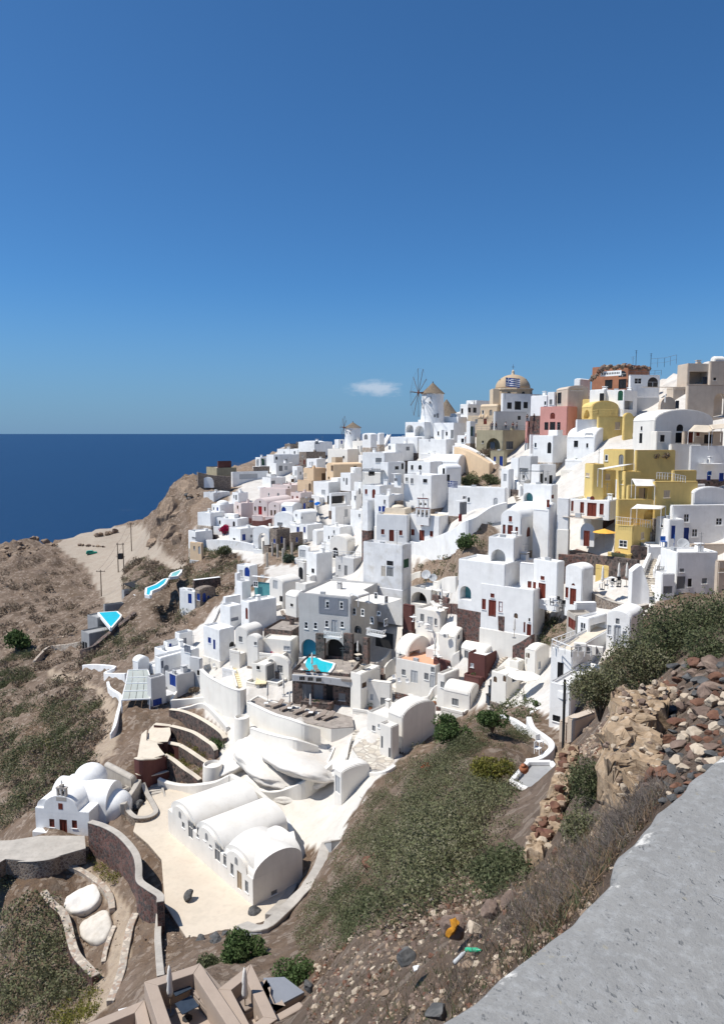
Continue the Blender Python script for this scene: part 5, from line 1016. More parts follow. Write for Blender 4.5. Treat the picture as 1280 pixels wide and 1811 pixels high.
# ---- long three-vaulted house on the plaza
region(280, 1340, 3.368)
Zp = -46.0
def Yz(px, py, z): return z / av(px, py)[1]
yc = Yz(X(565), Yp(885), Zp)
lh = house(75, 565, 800, 727, 885, 49, 'open', 'CW', 'long cream white house with three barrel vaults and ten small openings on the plaza', [
    ('w', 150, 362, 418, 16, 'grey'), ('d', 193, 385, 478, 26, 'grey'), ('w', 236, 418, 476, 14, 'grey'), ('w', 277, 445, 492, 14, 'grey'), ('w', 312, 478, 536, 16, 'grey'),
    ('d', 353, 520, 615, 32, 'grey'), ('w', 397, 578, 642, 18, 'grey'), ('w', 440, 632, 698, 18, 'grey'), ('d', 484, 680, 785, 28, 'palewood'), ('w', 527, 735, 802, 20, 'grey'), ('w', 690, 790, 815, 36, 'grey')], Y=yc, d=6.0, F=2)
W3 = lh['w'] / 3; hh = lh['h']
for i in range(3):
    x0 = -lh['w'] + i * W3
    vault('barrel_vault', 'CW', lh, x0 + .05, x0 + W3 - .05, .35, (8.6, 8.4, 6.0)[i], hh - .6, hh + .06, 1.65)
    vault('gable', 'CW', lh, x0 + W3 * .18, x0 + W3 * .82, -.004, .6, hh - .03, hh + .05, 1.3)
    g = MB(); pts = arch_pts(x0 + W3 / 2 - .26, x0 + W3 / 2 + .26, hh + .2, hh + .95, True); prism_n(g, pts, facemap('L'), .03, -.1); sub(g, 'gable_window', 'grey', lh)
vault('end_vault', 'CW', lh, -W3 * .9, -.01,   .1, 5.98, hh - .6, hh + .055, 1.75, axis='x')
# ---- chapel on its terrace
region(0, 1360)
ch = house(245, 600, 660, 292, 446, 10, 'open', 'W', 'small white domed chapel with a brown door and belfry on the left terrace', [('d', 424, 337, 432, 50, 'red'), ('w', 348, 333, 388, 34, 'red'), ('w', 498, 342, 395, 34, 'red')], d=7.2, F=2.5)
cw, chh = ch['w'], ch['h']
vault('nave_vault', 'W', ch, -cw * .84, -cw * .20, -.005, 6.9, chh - .4, chh + .03, 1.75)
g = MB(); prism_n(g, arch_pts(-cw * .52 - .28, -cw * .52 + .28, chh + .1, chh + .85, False), facemap('L'), .03, -.1); sub(g, 'gable_window', 'red', ch)
vault('cross_vault', 'W', ch, -cw * .92, .9, 2.2, 6.4, chh - 2.5, chh - .3, 2.1, axis='x')
vault('side_vault', 'W', ch, -cw + .05, -cw * .7, .3, 7.0, chh - .4, chh + .02, 1.0)
dm = MB(); dm.lathe((-cw * .45, 5.9, chh + .6), [(2.0, 0), (2.0, .7)] + [(2.0 * math.cos(R(q)), .7 + 1.75 * math.sin(R(q))) for q in range(8, 90, 9)] + [(.01, 2.45)], 24); sub(dm, 'dome', 'W', ch, True)
ap = MB(); ap.lathe((.9, 4.3, chh - 3.2), [(2.1, 0), (2.1, 2.2)] + [(2.1 * math.cos(R(q)), 2.2 + 1.7 * math.sin(R(q))) for q in range(8, 90, 9)] + [(.01, 3.9)], 24); sub(ap, 'apse', 'W', ch, True)
bf = MB(); bx = -cw * .50; zt_ = chh + 1.5
for k in (-1, 0, 1): bf.box(bx + k * .5 - .11, bx + k * .5 + .11, .02, .4, zt_, zt_ + 1.25)
bf.box(bx - .66, bx + .66, -.02, .44, zt_ - .35, zt_ + .12); bf.box(bx - .66, bx + .66, -.03, .45, zt_ + 1.1, zt_ + 1.3); bf.box(bx - .2, bx + .2, 0, .42, zt_ + 1.3, zt_ + 1.6)
sub(bf, 'belfry', 'CO', ch); bl = MB(); bl.lathe((bx + .25, .2, zt_ + .5), [(.14, 0), (.11, .15), (.04, .3)], 8); sub(bl, 'bell', 'dark', ch)
cr = MB(); cr.box(bx - .03, bx + .03, .18, .24, zt_ + 1.6, zt_ + 2.1).box(bx - .15, bx + .15, .18, .24, zt_ + 1.85, zt_ + 1.92); sub(cr, 'cross', 'metal', ch)
be = MB(); be.box(-cw + .1, -cw * .62, -.9, -.02, -.3, .42); bev(sub(be, 'bench', 'W', ch), .06, 2)
# ---- windmills
def windmill(px, py0, py1, pycap, wpx, Y, label, hub, rpx, sail_n, cap, nblades=12):
    p = P3(px, py0, Y); r = wpx / 2 * Y / F_PX; h = Y * av(px, py1)[1] - p.z; hc = Y * av(px, pycap)[1] - p.z
    root = empty('windmill', p); tag(root, label, 'windmill')
    t = MB(); t.lathe((0, 0, -4), [(r * 1.12, 0), (r * 1.08, 4), (r, 4 + h * .5), (r * .97, 4 + h)], 28); sub(t, 'tower', 'W', root, True).modifiers.new('e', 'EDGE_SPLIT')
    c = MB(); n = 28; prof = [(r * 1.10, h - .1), (r * 1.02, h + .12), (r * .5, h + (hc - h) * .55), (r * .08, hc)]
    c.lathe((0, 0, 0), prof, n); sub(c, 'thatched_cap', cap, root)
    kb = MB(); kb.lathe((0, 0, hc - .15), [(.15, 0), (.12, .5), (.02, .6)], 8); sub(kb, 'cap_finial', 'wood', root)
    # windows and door facing the viewer
    for (ux, uz, ww, hh_) in ((.35, .62, .35, .5), (.28, .80, .25, .4), (-.1, .12, .55, .7), (.55, .1, .6, 1.1)):
        ang = math.asin(min(.9, ux)) ; x_ = r * math.sin(ang) * -1 if ux < .5 else r * .35; y_ = -math.sqrt(max(r * r * 1.0 - x_ * x_, .01)) * 1.04
        w_ = MB(); w_.box(x_ - ww / 2, x_ + ww / 2, y_ - .12, y_ + .3, h * uz, h * uz + hh_); sub(w_, 'window', 'grey', root)
    hp = P3(hub[0], hub[1], Y - r * .6) - p; R_ = rpx * Y / F_PX
    hb = MB(); hb.obox((-.1, 0, h + .4), hp, .28, .28); sub(hb, 'axle', 'red', root)
    ax = (hp - Vector((-.1, 0, h + .4))).normalized(); tilt = Vector((-.96, -.26, .05)).normalized()
    u = tilt.cross(Vector((0, 0, 1))).normalized(); v = u.cross(tilt).normalized()
    sp = MB(); sp.lathe((hp.x, hp.y, hp.z - .35), [(.2, 0), (.35, .35), (.2, .7)], 8); sub(sp, 'hub', 'red', root)
    tips = []
    for k in range(nblades):
        a = 2 * math.pi * k / nblades + .12; q = hp + (u * math.cos(a) + v * math.sin(a)) * R_; tips.append(q)
        b_ = MB(); b_.obox(hp, q, .10, .10); o = sub(b_, 'sail_spar', 'wood', root)
    rg = MB(); nose = hp + tilt * R_ * .35; rg.obox(hp, nose, .12, .12)
    for k in range(nblades): rg.obox(tips[k], tips[(k + 1) % nblades], .018, .018); rg.obox(tips[k], nose, .015, .015)
    sub(rg, 'rigging', 'wood', root)
    return root
windmill(764.5, 744, 696, 677.5, 39, 188, 'large white windmill with bare sail spars and thatched cap on the skyline', (739.5, 694.5), 43, 10, 'thatch', 10)
windmill(624, 786, 756, 747, 28, 252, 'small distant white windmill with flat worn cap left of the large one', (608, 756), 20, 8, 'thatch', 8)
r_ = empty('thatched_hut', P3(789, 740, 205)); tag(r_, 'thatched cone roof hut just right of the large windmill', 'hut'); q = MB(); q.cyl((0, 0), 3.2, 3.2, -3, .6, 20); sub(q, 'walls', 'W', r_); q = MB(); q.cyl((0, 0), 3.5, .1, .6, 5.2, 20); sub(q, 'roof', 'thatch', r_)
# ---- dome church
def dome_church():
    Y = 186; p = P3(912, 745, Y); s = Y / F_PX; root = empty('church', (p.x, Y + 5, p.z)); tag(root, 'tan church with large ribbed dome and round headed windows on the skyline', 'church')
    z = lambda py: Y * av(912, py)[1] - p.z
    zd = z(688); zt2 = z(660); rr = 31 * s
    b = MB(); b.cyl((0, 0), rr * 1.14, rr * 1.14, -2, zd, 8); sub(b, 'drum', 'DT', root)
    b = MB(); b.cyl((0, 0), rr * 1.2, rr * 1.2, zd, zd + .35, 8); sub(b, 'cornice', 'BT', root)
    b = MB(); b.lathe((0, 0, zd + .35), [(rr, 0)] + [(rr * math.cos(R(q)), (zt2 - zd - .3) * math.sin(R(q))) for q in range(6, 90, 7)] + [(.05, zt2 - zd - .3)], 32); sub(b, 'dome', 'DT', root, True)
    b = MB(); b.lathe((0, 0, zt2), [(.5, -.1), (.35, .4), (.35, .9), (.15, 1.1), (.05, 1.3)], 10); sub(b, 'lantern', 'BT', root)
    b = MB(); b.box(-.04, .04, -.04, .04, zt2 + 1, zt2 + 2.6).box(-.35, .35, -.04, .04, zt2 + 1.9, zt2 + 2.0); sub(b, 'cross', 'metal', root)
    for k in range(8):
        a = math.pi / 8 + k * math.pi / 4 + math.pi / 8; ap_ = rr * 1.14 * math.cos(math.pi / 8)
        b = MB(); pts = arch_pts(-.45, .45, zd - 3.2, zd - .6, True); prism_n(b, pts, lambda u, n, z_: (u, -n, z_), .06, -.1); o = sub(b, 'window', 'dark', root)
        o.rotation_euler = (0, 0, a + math.pi / 8); o.location = (math.sin(a + math.pi / 8) * ap_, -math.cos(a + math.pi / 8) * ap_, 0)
    for k in range(8):
        a = k * math.pi / 4 + .2; b = MB(); e = R(38); c = Vector((rr * math.cos(e) * math.sin(a), -rr * math.cos(e) * math.cos(a), zd + .35 + (zt2 - zd - .3) * math.sin(e))); b.box(c.x - .15, c.x + .15, c.y - .15, c.y + .15, c.z - .15, c.z + .15); sub(b, 'putlog_stone', 'KH', root)
    b = MB(); b.box(-rr * 1.25, -rr * .85, -3, 2, -2, zd + .2); sub(b, 'corner_pier', 'BT', root)
dome_church()
# ---- belfries on the church house roof
region(600, 860)
def belfry(px, py0, w_px, h_px, Y, label, tiers):
    p = P3(X(px), Yp(py0), Y); s = Y / F_PX / Reg.s; root = empty('bell_gable', p, -R(30)); tag(root, label, 'belfry'); z = -1.5; W_ = w_px * s; H_ = h_px * s
    b = MB(); nr = len(tiers); th = H_ / nr; z0 = 0
    b.box(-W_ / 2, W_ / 2, -.25, .25, -1.5, 0)
    for i, n in enumerate(tiers):
        ww = W_ * (1 - .25 * i); st = ww / n
        for k in range(n + 1): b.box(-ww / 2 + k * st - .14, -ww / 2 + k * st + .14, -.25, .25, z0, z0 + th * .8)
        b.box(-ww / 2 - .14, ww / 2 + .14, -.28, .28, z0 + th * .78, z0 + th)
        for k in range(n):
            bl = MB(); bl.lathe((-ww / 2 + (k + .5) * st, 0, z0 + th * .25), [(.22, 0), (.17, .25), (.06, .45)], 8); sub(bl, 'bell', 'dark', root)
        z0 += th
    sub(b, 'masonry', 'W', root); q = MB(); q.box(-.03, .03, -.03, .03, z0, z0 + .9).box(-.25, .25, -.03, .03, z0 + .5, z0 + .57); sub(q, 'cross', 'metal', root)
    for i, n in enumerate(tiers):
        ww = W_ * (1 - .25 * i); q = MB(); q.box(-ww / 2 - .15, ww / 2 + .15, -.30, -.281, th * (i + .9), th * (i + 1)); sub(q, 'trim', 'red', root)
belfry(556, 205, 90, 130, 136.5, 'white bell gable with arches, red trim and bells on the church house', (3, 2))
# ================================================================ small things
PROTO = {}
def copy_tree(o, parent=None):
    c = o.copy(); COL.objects.link(c); c.parent = parent
    for chd in list(o.children): copy_tree(chd, c)
    return c
def place(kind, maker, loc, rz, label, cat, group=None, sc=1):
    if kind not in PROTO: PROTO[kind] = maker(); o = PROTO[kind]
    else: o = copy_tree(PROTO[kind])
    o.location = loc; o.rotation_euler = (0, 0, rz); o.scale = (sc,) * 3; tag(o, label, cat, group); return o
def mk_lounger(cm='taupe'):
    r = empty('sun_lounger'); b = MB(); b.box(-.32, .32, 0, 1.3, .28, .36); sub(b, 'seat', cm, r)
    b = MB(); b.obox((0, 1.3, .32), (0, 1.85, .72), .64, .08); sub(b, 'backrest', cm, r)
    for x in (-.28, .28):
        for y in (.1, 1.3): cube('leg', 'wood', r, (x, y, .14), (.05, .05, .28))
    return r
def mk_umb_closed():
    r = empty('closed_parasol'); b = MB(); b.cyl((0, 0), .03, .03, 0, 2.7, 8); sub(b, 'pole', 'palewood', r)
    b = MB(); b.lathe((0, 0, 1.0), [(.13, 0), (.17, .25), (.12, .7), (.15, .85), (.09, 1.4), (.03, 1.65)], 8); sub(b, 'canopy', 'wcloth', r, True)
    b = MB(); b.cyl((0, 0), .25, .25, 0, .08, 12); sub(b, 'base', 'grey', r); return r
def mk_umb_open(cm='wcloth', R_=1.5, n=8):
    r = empty('open_parasol'); b = MB(); b.cyl((0, 0), .03, .03, 0, 2.5, 8); sub(b, 'pole', 'palewood', r)
    for k in range(n):
        a0, a1 = 2 * math.pi * k / n, 2 * math.pi * (k + 1) / n; b = MB()
        A_ = [(R_ * math.cos(a0), R_ * math.sin(a0), 2.1), (R_ * math.cos(a1), R_ * math.sin(a1), 2.1), (0, 0, 2.6)]
        b.add(A_ + [(x, y, z - .03) for x, y, z in A_], [(0, 1, 2), (5, 4, 3), (0, 3, 4, 1), (1, 4, 5, 2), (2, 5, 3, 0)]); sub(b, 'canopy_panel', cm, r)
    return r
def mk_table(tm='white', lm='metal', s=.4, hgt=.74):
    r = empty('table'); b = MB(); b.box(-s, s, -s, s, hgt - .04, hgt); sub(b, 'tabletop', tm, r)
    b = MB(); b.cyl((0, 0), .05, .05, .04, hgt - .04, 6); sub(b, 'post', lm, r); b = MB(); b.cyl((0, 0), .25, .25, 0, .04, 8); sub(b, 'base', lm, r); return r
def mk_chair(cm='white'):
    r = empty('chair'); cube('seat', cm, r, (0, 0, .43), (.44, .44, .05)); cube('backrest', cm, r, (0, .21, .68), (.44, .04, .42))
    for x in (-.19, .19):
        for y in (-.19, .19): cube('leg', cm, r, (x, y, .21), (.04, .04, .42))
    return r
def mk_pot():
    r = empty('potted_plant'); b = MB(); b.lathe((0, 0, 0), [(.16, 0), (.28, .3), (.24, .42), (.28, .48)], 10); sub(b, 'pot', 'pot', r, True)
    leafclump('foliage', 'leaf_green', r, (0, 0, .75), .38, 70, .10); return r
def mk_jar():
    r = empty('clay_jar'); b = MB(); b.lathe((0, 0, 0), [(.18, 0), (.42, .35), (.46, .6), (.30, .85), (.2, .92), (.26, .98)], 14); sub(b, 'body', 'pot', r, True); return r
def mk_dish():
    r = empty('satellite_dish'); b = MB(); n = 16
    b.lathe((0, 0, 0), [(.04, 0), (.3, .04), (.52, .14), (.6, .22), (.57, .22), (.3, .09), (.04, .05)], n); o = sub(b, 'reflector', 'pgrey', r, True); o.rotation_euler = (R(58), 0, R(-20)); o.location = (0, 0, 1.2)
    b = MB(); b.cyl((0, .05), .04, .04, 0, 1.15, 6); sub(b, 'mast', 'metal', r); b = MB(); b.obox((0, -.1, 1.0), (.08, -.6, 1.35), .03, .03); sub(b, 'feed_arm', 'metal', r); return r
def mk_ac():
    r = empty('air_conditioner'); b = MB(); b.box(-.4, .4, -.15, .15, 0, .6); bev(sub(b, 'housing', 'wcloth', r), .03, 1); b = MB(); b.cyl((0, 0), .22, .22, -.01, .02, 14); o = sub(b, 'fan_grille', 'grey', r); o.rotation_euler = (R(90), 0, 0); o.location = (-.12, -.16, .3); return r
def on(px, py, Y=None, raw=False):
    return P3(px if raw else X(px), py if raw else Yp(py), Y)
def person(loc, rz, label, shirt, trou, hair, pose=0, group=None):
    r = empty('person', loc, rz); tag(r, label, 'person', group)
    def skin(name, vs_, es, rad, mt):
        me = bpy.data.meshes.new(name); me.from_pydata(vs_, es, []); o = bpy.data.objects.new(name, me); COL.objects.link(o)
        m = o.modifiers.new('s', 'SKIN'); m.use_smooth_shade = True; s2 = o.modifiers.new('d', 'SUBSURF'); s2.levels = s2.render_levels = 1
        for i, q in enumerate(rad): me.skin_vertices[0].data[i].radius = q
        me.skin_vertices[0].data[0].use_root = True
        dg = bpy.context.evaluated_depsgraph_get(); nm = bpy.data.meshes.new_from_object(o.evaluated_get(dg)); bpy.data.objects.remove(o); nm.materials.clear(); return link(name, nm, mt, r)
    s = .18 * (1 if pose == 0 else 1.6)
    V = [(0, 0, .93), (0, 0, 1.15), (0, 0, 1.40), (0, -.01, 1.52), (0, -.02, 1.62), (0, -.02, 1.72), (.19, 0, 1.40), (.27, -.03, 1.12), (.26, -.16, .90), (.26, -.2, .82), (-.19, 0, 1.40), (-.27, .03, 1.12), (-.28, -.06, .88), (-.28, -.08, .80),
         (.10, 0, .88), (.11, -s * .6, .48), (.11, s * .1 - s, .08), (.11, -s - .14, .04), (-.10, 0, .88), (-.11, s * .3, .48), (-.11, s * 1.1, .08), (-.11, s * 1.1 - .14, .04)]
    E_ = [(0, 1), (1, 2), (2, 3), (3, 4), (4, 5), (2, 6), (6, 7), (7, 8), (8, 9), (2, 10), (10, 11), (11, 12), (12, 13), (0, 14), (14, 15), (15, 16), (16, 17), (0, 18), (18, 19), (19, 20), (20, 21)]
    rd = [(.15, .11), (.14, .10), (.15, .10), (.055, .055), (.09, .10), (.08, .09), (.065, .065), (.045, .045), (.033, .033), (.04, .02)] + [(.065, .065), (.045, .045), (.033, .033), (.04, .02)] + [(.10, .10), (.065, .065), (.042, .042), (.04, .03)] * 2
    skin('body', V, E_, rd, 'skin')
    f = 1.18; i1 = [0, 1, 2, 6, 7, 10, 11]; m_ = {q: k for k, q in enumerate(i1)}
    skin('shirt', [V[q] for q in i1], [(m_[a], m_[b]) for a, b in E_ if a in m_ and b in m_], [tuple(x * f for x in rd[q]) for q in i1], shirt)
    i2 = [0, 14, 15, 16, 18, 19, 20]; m_ = {q: k for k, q in enumerate(i2)}
    skin('trousers', [V[q] for q in i2], [(m_[a], m_[b]) for a, b in E_ if a in m_ and b in m_], [tuple(x * 1.15 for x in rd[q]) for q in i2], trou)
    h = MB(); h.lathe((0, .0, 1.66), [(.105, -.06), (.12, .02), (.10, .10), (.05, .145), (.01, .15)], 10); sub(h, 'hair', hair, r, True)
    return r
def railing(pts, hgt, label, mt='white', raw=False, Y=None, n=None, z=None, cross=False, cat='railing', th=.05):
    P_ = [on(q[0], q[1], q[2] if len(q) > 2 else Y, raw) for q in pts]
    root = empty('railing', P_[0]); tag(root, label, cat)
    for i in range(len(P_) - 1):
        a, b = P_[i] - P_[0], P_[i + 1] - P_[0]; L_ = (b - a).length; k = max(1, round(L_ / (1.2 if not cross else .35)))
        r = MB(); r.obox(a + Vector((0, 0, hgt)), b + Vector((0, 0, hgt)), th, th); r.obox(a + Vector((0, 0, hgt * .5)), b + Vector((0, 0, hgt * .5)), th * .7, th * .7); sub(r, 'rail', mt, root)
        pm = MB()
        for j in range(k + 1): q = a.lerp(b, j / k); pm.box(q.x - th / 2, q.x + th / 2, q.y - th / 2, q.y + th / 2, q.z, q.z + hgt)
        sub(pm, 'balusters', mt, root)
    return root
def pergola(c4, hgt, label, mt='white', slat=None, n=8, raw=False, Y=None, cat='pergola', name='pergola'):
    P_ = [on(q[0], q[1], q[2] if len(q) > 2 else Y, raw) for q in c4]; zz = P_[0].z; root = empty(name, P_[0]); tag(root, label, cat)
    Q = [Vector((p.x, p.y, zz)) - P_[0] for p in P_]
    for i, q in enumerate(Q): cube('post', mt, root, (q.x, q.y, -hgt / 2), (.12, .12, hgt))
    for i in range(4): b = MB(); b.obox(Q[i], Q[(i + 1) % 4], .12, .14); sub(b, 'beam', mt, root)
    if slat:
        for k in range(n):
            a0 = Q[0].lerp(Q[1], (k + .08) / n); a1 = Q[0].lerp(Q[1], (k + .92) / n); b0 = Q[3].lerp(Q[2], (k + .08) / n); b1 = Q[3].lerp(Q[2], (k + .92) / n); up = Vector((0, 0, .09)); b = MB()
            b.add([a0 + up, a1 + up, b1 + up, b0 + up] + [q + up * 1.4 for q in (a0, a1, b1, b0)], [(0, 1, 2, 3), (7, 6, 5, 4), (0, 4, 5, 1), (1, 5, 6, 2), (2, 6, 7, 3), (3, 7, 4, 0)]); sub(b, 'roof_panel', slat, root)
    return root
def sail(c, mt, label, raw=False, Y=None, cat='awning', sagz=.25, name='awning'):
    P_ = [on(q[0], q[1], q[2] if len(q) > 2 else Y, raw) for q in c]; o0 = P_[0]; root = empty(name, o0); tag(root, label, cat); n = 6; vs_ = []
    for i in range(n + 1):
        for j in range(n + 1):
            u, v = i / n, j / n; q = P_[0].lerp(P_[1], u).lerp(P_[3].lerp(P_[2], u), v) - o0; q.z -= sagz * 4 * u * (1 - u) * 4 * v * (1 - v) * .5; vs_.append(q)
    fs = [(i * (n + 1) + j, i * (n + 1) + j + 1, (i + 1) * (n + 1) + j + 1, (i + 1) * (n + 1) + j) for i in range(n) for j in range(n)]
    b = MB(); b.add(vs_, fs); o = b.build('canopy', mt, root, smooth=True); s = o.modifiers.new('s', 'SOLIDIFY'); s.thickness = .04
    for q in P_: cube('post', 'white', root, (q.x - o0.x, q.y - o0.y, q.z - o0.z - 1.3), (.07, .07, 2.6))
    return root
# ================================================================ terraces, retaining walls, stairs
region(0, 0, 1)
terrace([(236, 1470), (246, 1432), (262, 1412), (300, 1395), (330, 1395), (520, 1560), (470, 1640), (430, 1650), (380, 1664), (330, 1658), (292, 1600), (286, 1520), (262, 1492)], 'broad cracked cement plaza before the three-vaulted house', 'PL', z=-46.0, drop=3, wm='BS', raw=True)
terrace([(-60, 1560), (-60, 1488), (20, 1486), (70, 1478), (150, 1478), (152, 1500), (110, 1512), (88, 1518), (50, 1522), (10, 1519)], 'rounded dusty cement forecourt below the small chapel', 'CO', z=-46.2, drop=1.8, wm='BS', raw=True, name='forecourt')
region(0, 1360)
wall([(600, 345, 560), (690, 372, 600), (780, 420, 660), (850, 485, 740), (905, 560, 830), (925, 640, 900), (930, 735, 960), (990, 785, 990), (1065, 835, 1010), (1068, 880, 1090)], .6, 'RS', 'tall curving retaining wall of red and black rubble below the plaza', 'CO', F=1.5, capt=.15)
wall([(1068, 840, 890), (1062, 960, 1010), (1052, 1100, 1150), (1060, 1240, 1290), (1072, 1370, 1410)], .5, 'LS', 'straight low cement topped wall running down beside the plaza edge', 'CO', F=1)
wall([(-40, 575, 660), (60, 600, 690), (200, 605, 730), (330, 592, 720), (405, 570, 670)], .5, 'BS', 'curved grey stone wall under the chapel forecourt', 'CO', F=2)
wall([(410, 600, 625), (480, 640, 668), (560, 680, 708), (640, 735, 765), (700, 785, 815), (738, 850, 880), (748, 925, 955)], .55, 'LS', 'curved low dry stone wall along the upper dirt path', 'LS', F=.8)
wall([(290, 810, 850), (345, 885, 930), (420, 950, 1010), (455, 1040, 1100), (475, 1130, 1200), (510, 1230, 1300), (570, 1300, 1370), (640, 1370, 1430)], .7, 'RS', 'long curved dry stone terrace wall with pale top and red rubble face', 'LS', F=2, capt=.15)
wall([(905, 955, 985), (870, 1040, 1070), (850, 1130, 1160), (830, 1230, 1260), (815, 1320, 1350), (780, 1430, 1460), (735, 1540, 1570)], .6, 'LS', 'low dry stone wall along the right of the dirt path', 'LS', F=.8)
wall([(765, 1040, 1060), (735, 1110, 1130), (705, 1200, 1220), (690, 1280, 1295)], .35, 'LS', 'short thin stone kerb beside the beige boulder slab', 'LS', F=.6)
for poly, mt, lb, sc in (([(415, 880), (500, 820), (620, 762), (668, 790), (690, 860), (640, 935), (560, 965), (480, 985), (430, 945)], 'rockW', 'large flat whitewashed boulder between the dry stone walls', 1), ([(520, 1040), (600, 985), (730, 920), (765, 1030), (740, 1110), (690, 1170), (600, 1180), (535, 1130)], 'oldplaster', 'smooth beige boulder slab under the whitewashed boulder', 1)):
    P_ = [on(*q) for q in poly]; c = sum(P_, Vector()) / len(P_); rt = empty('boulder', c); tag(rt, lb, 'boulder'); mb = MB(); n = len(P_)
    N_ = (P_[n // 3] - P_[0]).cross(P_[2 * n // 3] - P_[0]).normalized(); N_ = -N_ if N_.z < 0 else N_
    L0 = [p - c for p in P_]; vs_ = [q - N_ * 1.2 for q in L0] + [q + N_ * .2 for q in L0] + [q * .9 + N_ * .42 for q in L0] + [q * .5 + N_ * (.5 + random.uniform(-.1, .1)) for q in L0] + [N_ * .5]
    fs = [tuple((r0 * n + i, r0 * n + (i + 1) % n, (r0 + 1) * n + (i + 1) % n, (r0 + 1) * n + i)) for r0 in range(3) for i in range(n)] + [(3 * n + i, 3 * n + (i + 1) % n, 4 * n) for i in range(n)]
    mb.add(vs_, fs); o = sub(mb, 'stone', mt, rt, True); s_ = o.modifiers.new('s', 'SUBSURF'); s_.levels = s_.render_levels = 2
    d_ = bpy.data.textures.new('n', 'CLOUDS'); d_.noise_scale = 1.2; dm_ = o.modifiers.new('d', 'DISPLACE'); dm_.texture = d_; dm_.strength = .5; dm_.mid_level = .5
# planter and steps by the maroon terraces
region(220, 1160)
wall([(10, 985, 1060), (30, 1030, 1090), (80, 1070, 1130), (160, 1068, 1120), (210, 1035, 1080), (190, 980, 1020), (150, 910, 960), (125, 845, 890)], .5, 'BS', 'oval stone planter wall holding a black bush beside the plaza steps', 'CO', F=.8)
stairs((232, 1012), (190, 850), 95, 9, 'CO', 'nine pale cement steps climbing from the plaza to the maroon terraces', side='CO')
wall([(-10, 985, 1060), (30, 930, 1000), (70, 870, 940), (98, 820, 880)], .7, 'CO', 'rising grey cement ramp wall between chapel and plaza steps', None, F=2)
wall([(85, 672, 800), (120, 680, 822), (190, 680, 812), (270, 655, 775)], .8, 'MR', 'lowest maroon rounded retaining wall with a metal gate at its end', 'CR', F=2, capt=.15)
wall([(80, 785, 830), (150, 795, 842), (230, 780, 815), (290, 762, 800)], .5, 'MR', 'maroon kerb wall at the foot of the terraced gardens', 'CR', F=1)
wall([(270, 655, 770), (330, 690, 800), (400, 745, 840), (460, 785, 850), (505, 820, 858)], .6, 'DS', 'lowest dark stone terrace wall running right from the maroon wall', 'CR', F=2)
wall([(150, 560, 640), (210, 575, 655), (290, 575, 650), (370, 590, 665)], .7, 'MR', 'middle maroon rounded retaining wall of the terraced gardens', 'CR', F=2, capt=.15)
wall([(370, 590, 665), (430, 625, 700), (490, 665, 735), (550, 705, 750)], .6, 'DS', 'middle dark stone terrace wall ending at the white steps', 'CR', F=2)
wall([(203, 450, 520), (250, 455, 530), (312, 462, 530)], .7, 'MR', 'short upper maroon retaining wall around the round sitting nook', 'CR', F=2)
wall([(312, 462, 540), (400, 485, 570), (470, 510, 600), (540, 555, 650), (590, 590, 680), (612, 625, 690)], .6, 'DS', 'upper dark stone terrace wall behind the dark green shrub', 'CR', F=2)
wall([(305, 352, 420), (380, 362, 440), (450, 385, 470), (530, 425, 510), (600, 470, 550), (650, 510, 570), (672, 545, 585)], .6, 'DS', 'topmost dark stone terrace wall beside the white rampart', 'CR', F=2)
wall([(310, 292, 345), (400, 285, 335), (480, 278, 325), (545, 272, 318)], .4, 'C', 'pale front wall of the bare earth planter with the agave', None, F=1.5)
wall([(310, 292, 330), (345, 240, 280), (385, 185, 225)], .35, 'C', 'slanting left wall of the bare earth planter with the agave', None, F=1.5)
wall([(350, 352, 380), (430, 335, 360), (530, 315, 340), (620, 390, 420), (690, 470, 500)], .45, 'CW', 'white border wall above the topmost terrace garden', None, F=1)
for pl, lb in (([(95, 665), (110, 560), (150, 480), (205, 455), (160, 555), (200, 620), (270, 655), (185, 682)], 'lower cream cement ramp at the left end of the terraced gardens'), ([(150, 555), (205, 450), (245, 400), (300, 345), (305, 400), (245, 450), (330, 540), (290, 578), (210, 572)], 'upper cream cement ramp at the left end of the terraced gardens')):
    pass
region(220, 1160)
for pl, lb, a_ in (([(88, 672), (100, 600), (115, 520), (150, 490), (148, 562), (215, 577), (235, 612), (270, 655), (190, 680), (120, 680)], 'lower cream cement ramp at the left end of the terraced gardens', (190, 680, 812)), ([(150, 558), (165, 490), (200, 452), (305, 462), (310, 520), (290, 570), (210, 573)], 'upper cream cement ramp at the left end of the terraced gardens', (210, 575, 655))):
    terrace(pl, lb, 'CR', z=P3(X(a_[0]), Yp(a_[1]), D(X(a_[0]), Yp(a_[2]))).z - .02, drop=3, wm='MR', name='ramp')
wall([(512, 85, 300), (560, 130, 340), (620, 165, 370), (700, 205, 400), (770, 225, 400), (800, 215, 330)], .5, 'C', 'tall curved cream rampart under the left sun terrace', 'CW', F=3)
def turret(px, py, w_px, h_px, label, mt='C'):
    p = on(px, py); s = p.y / F_PX / Reg.s; r = empty('turret', p); tag(r, label, 'turret'); rr = w_px * s / 2; h = h_px * s; b = MB(); b.lathe((0, 0, 0), [(rr * 1.12, -3), (rr * 1.08, 0), (rr, h), (rr * .88, h + .05), (rr * .85, h - .35)], 28); sub(b, 'wall', mt, r, True).modifiers.new('e', 'EDGE_SPLIT'); return r
turret(785, 535, 100, 140, 'round cream turret at the corner of the rampart')
turret(590, 820, 130, 110, 'wide squat white turret left of the whitewashed rocks', 'CW')
wall([(825, 305, 420), (900, 340, 470), (1000, 385, 500), (1100, 415, 530), (1200, 450, 560), (1300, 485, 590)], .5, 'C', 'long cream parapet wall under the row of taupe sun loungers', 'CW', F=3)
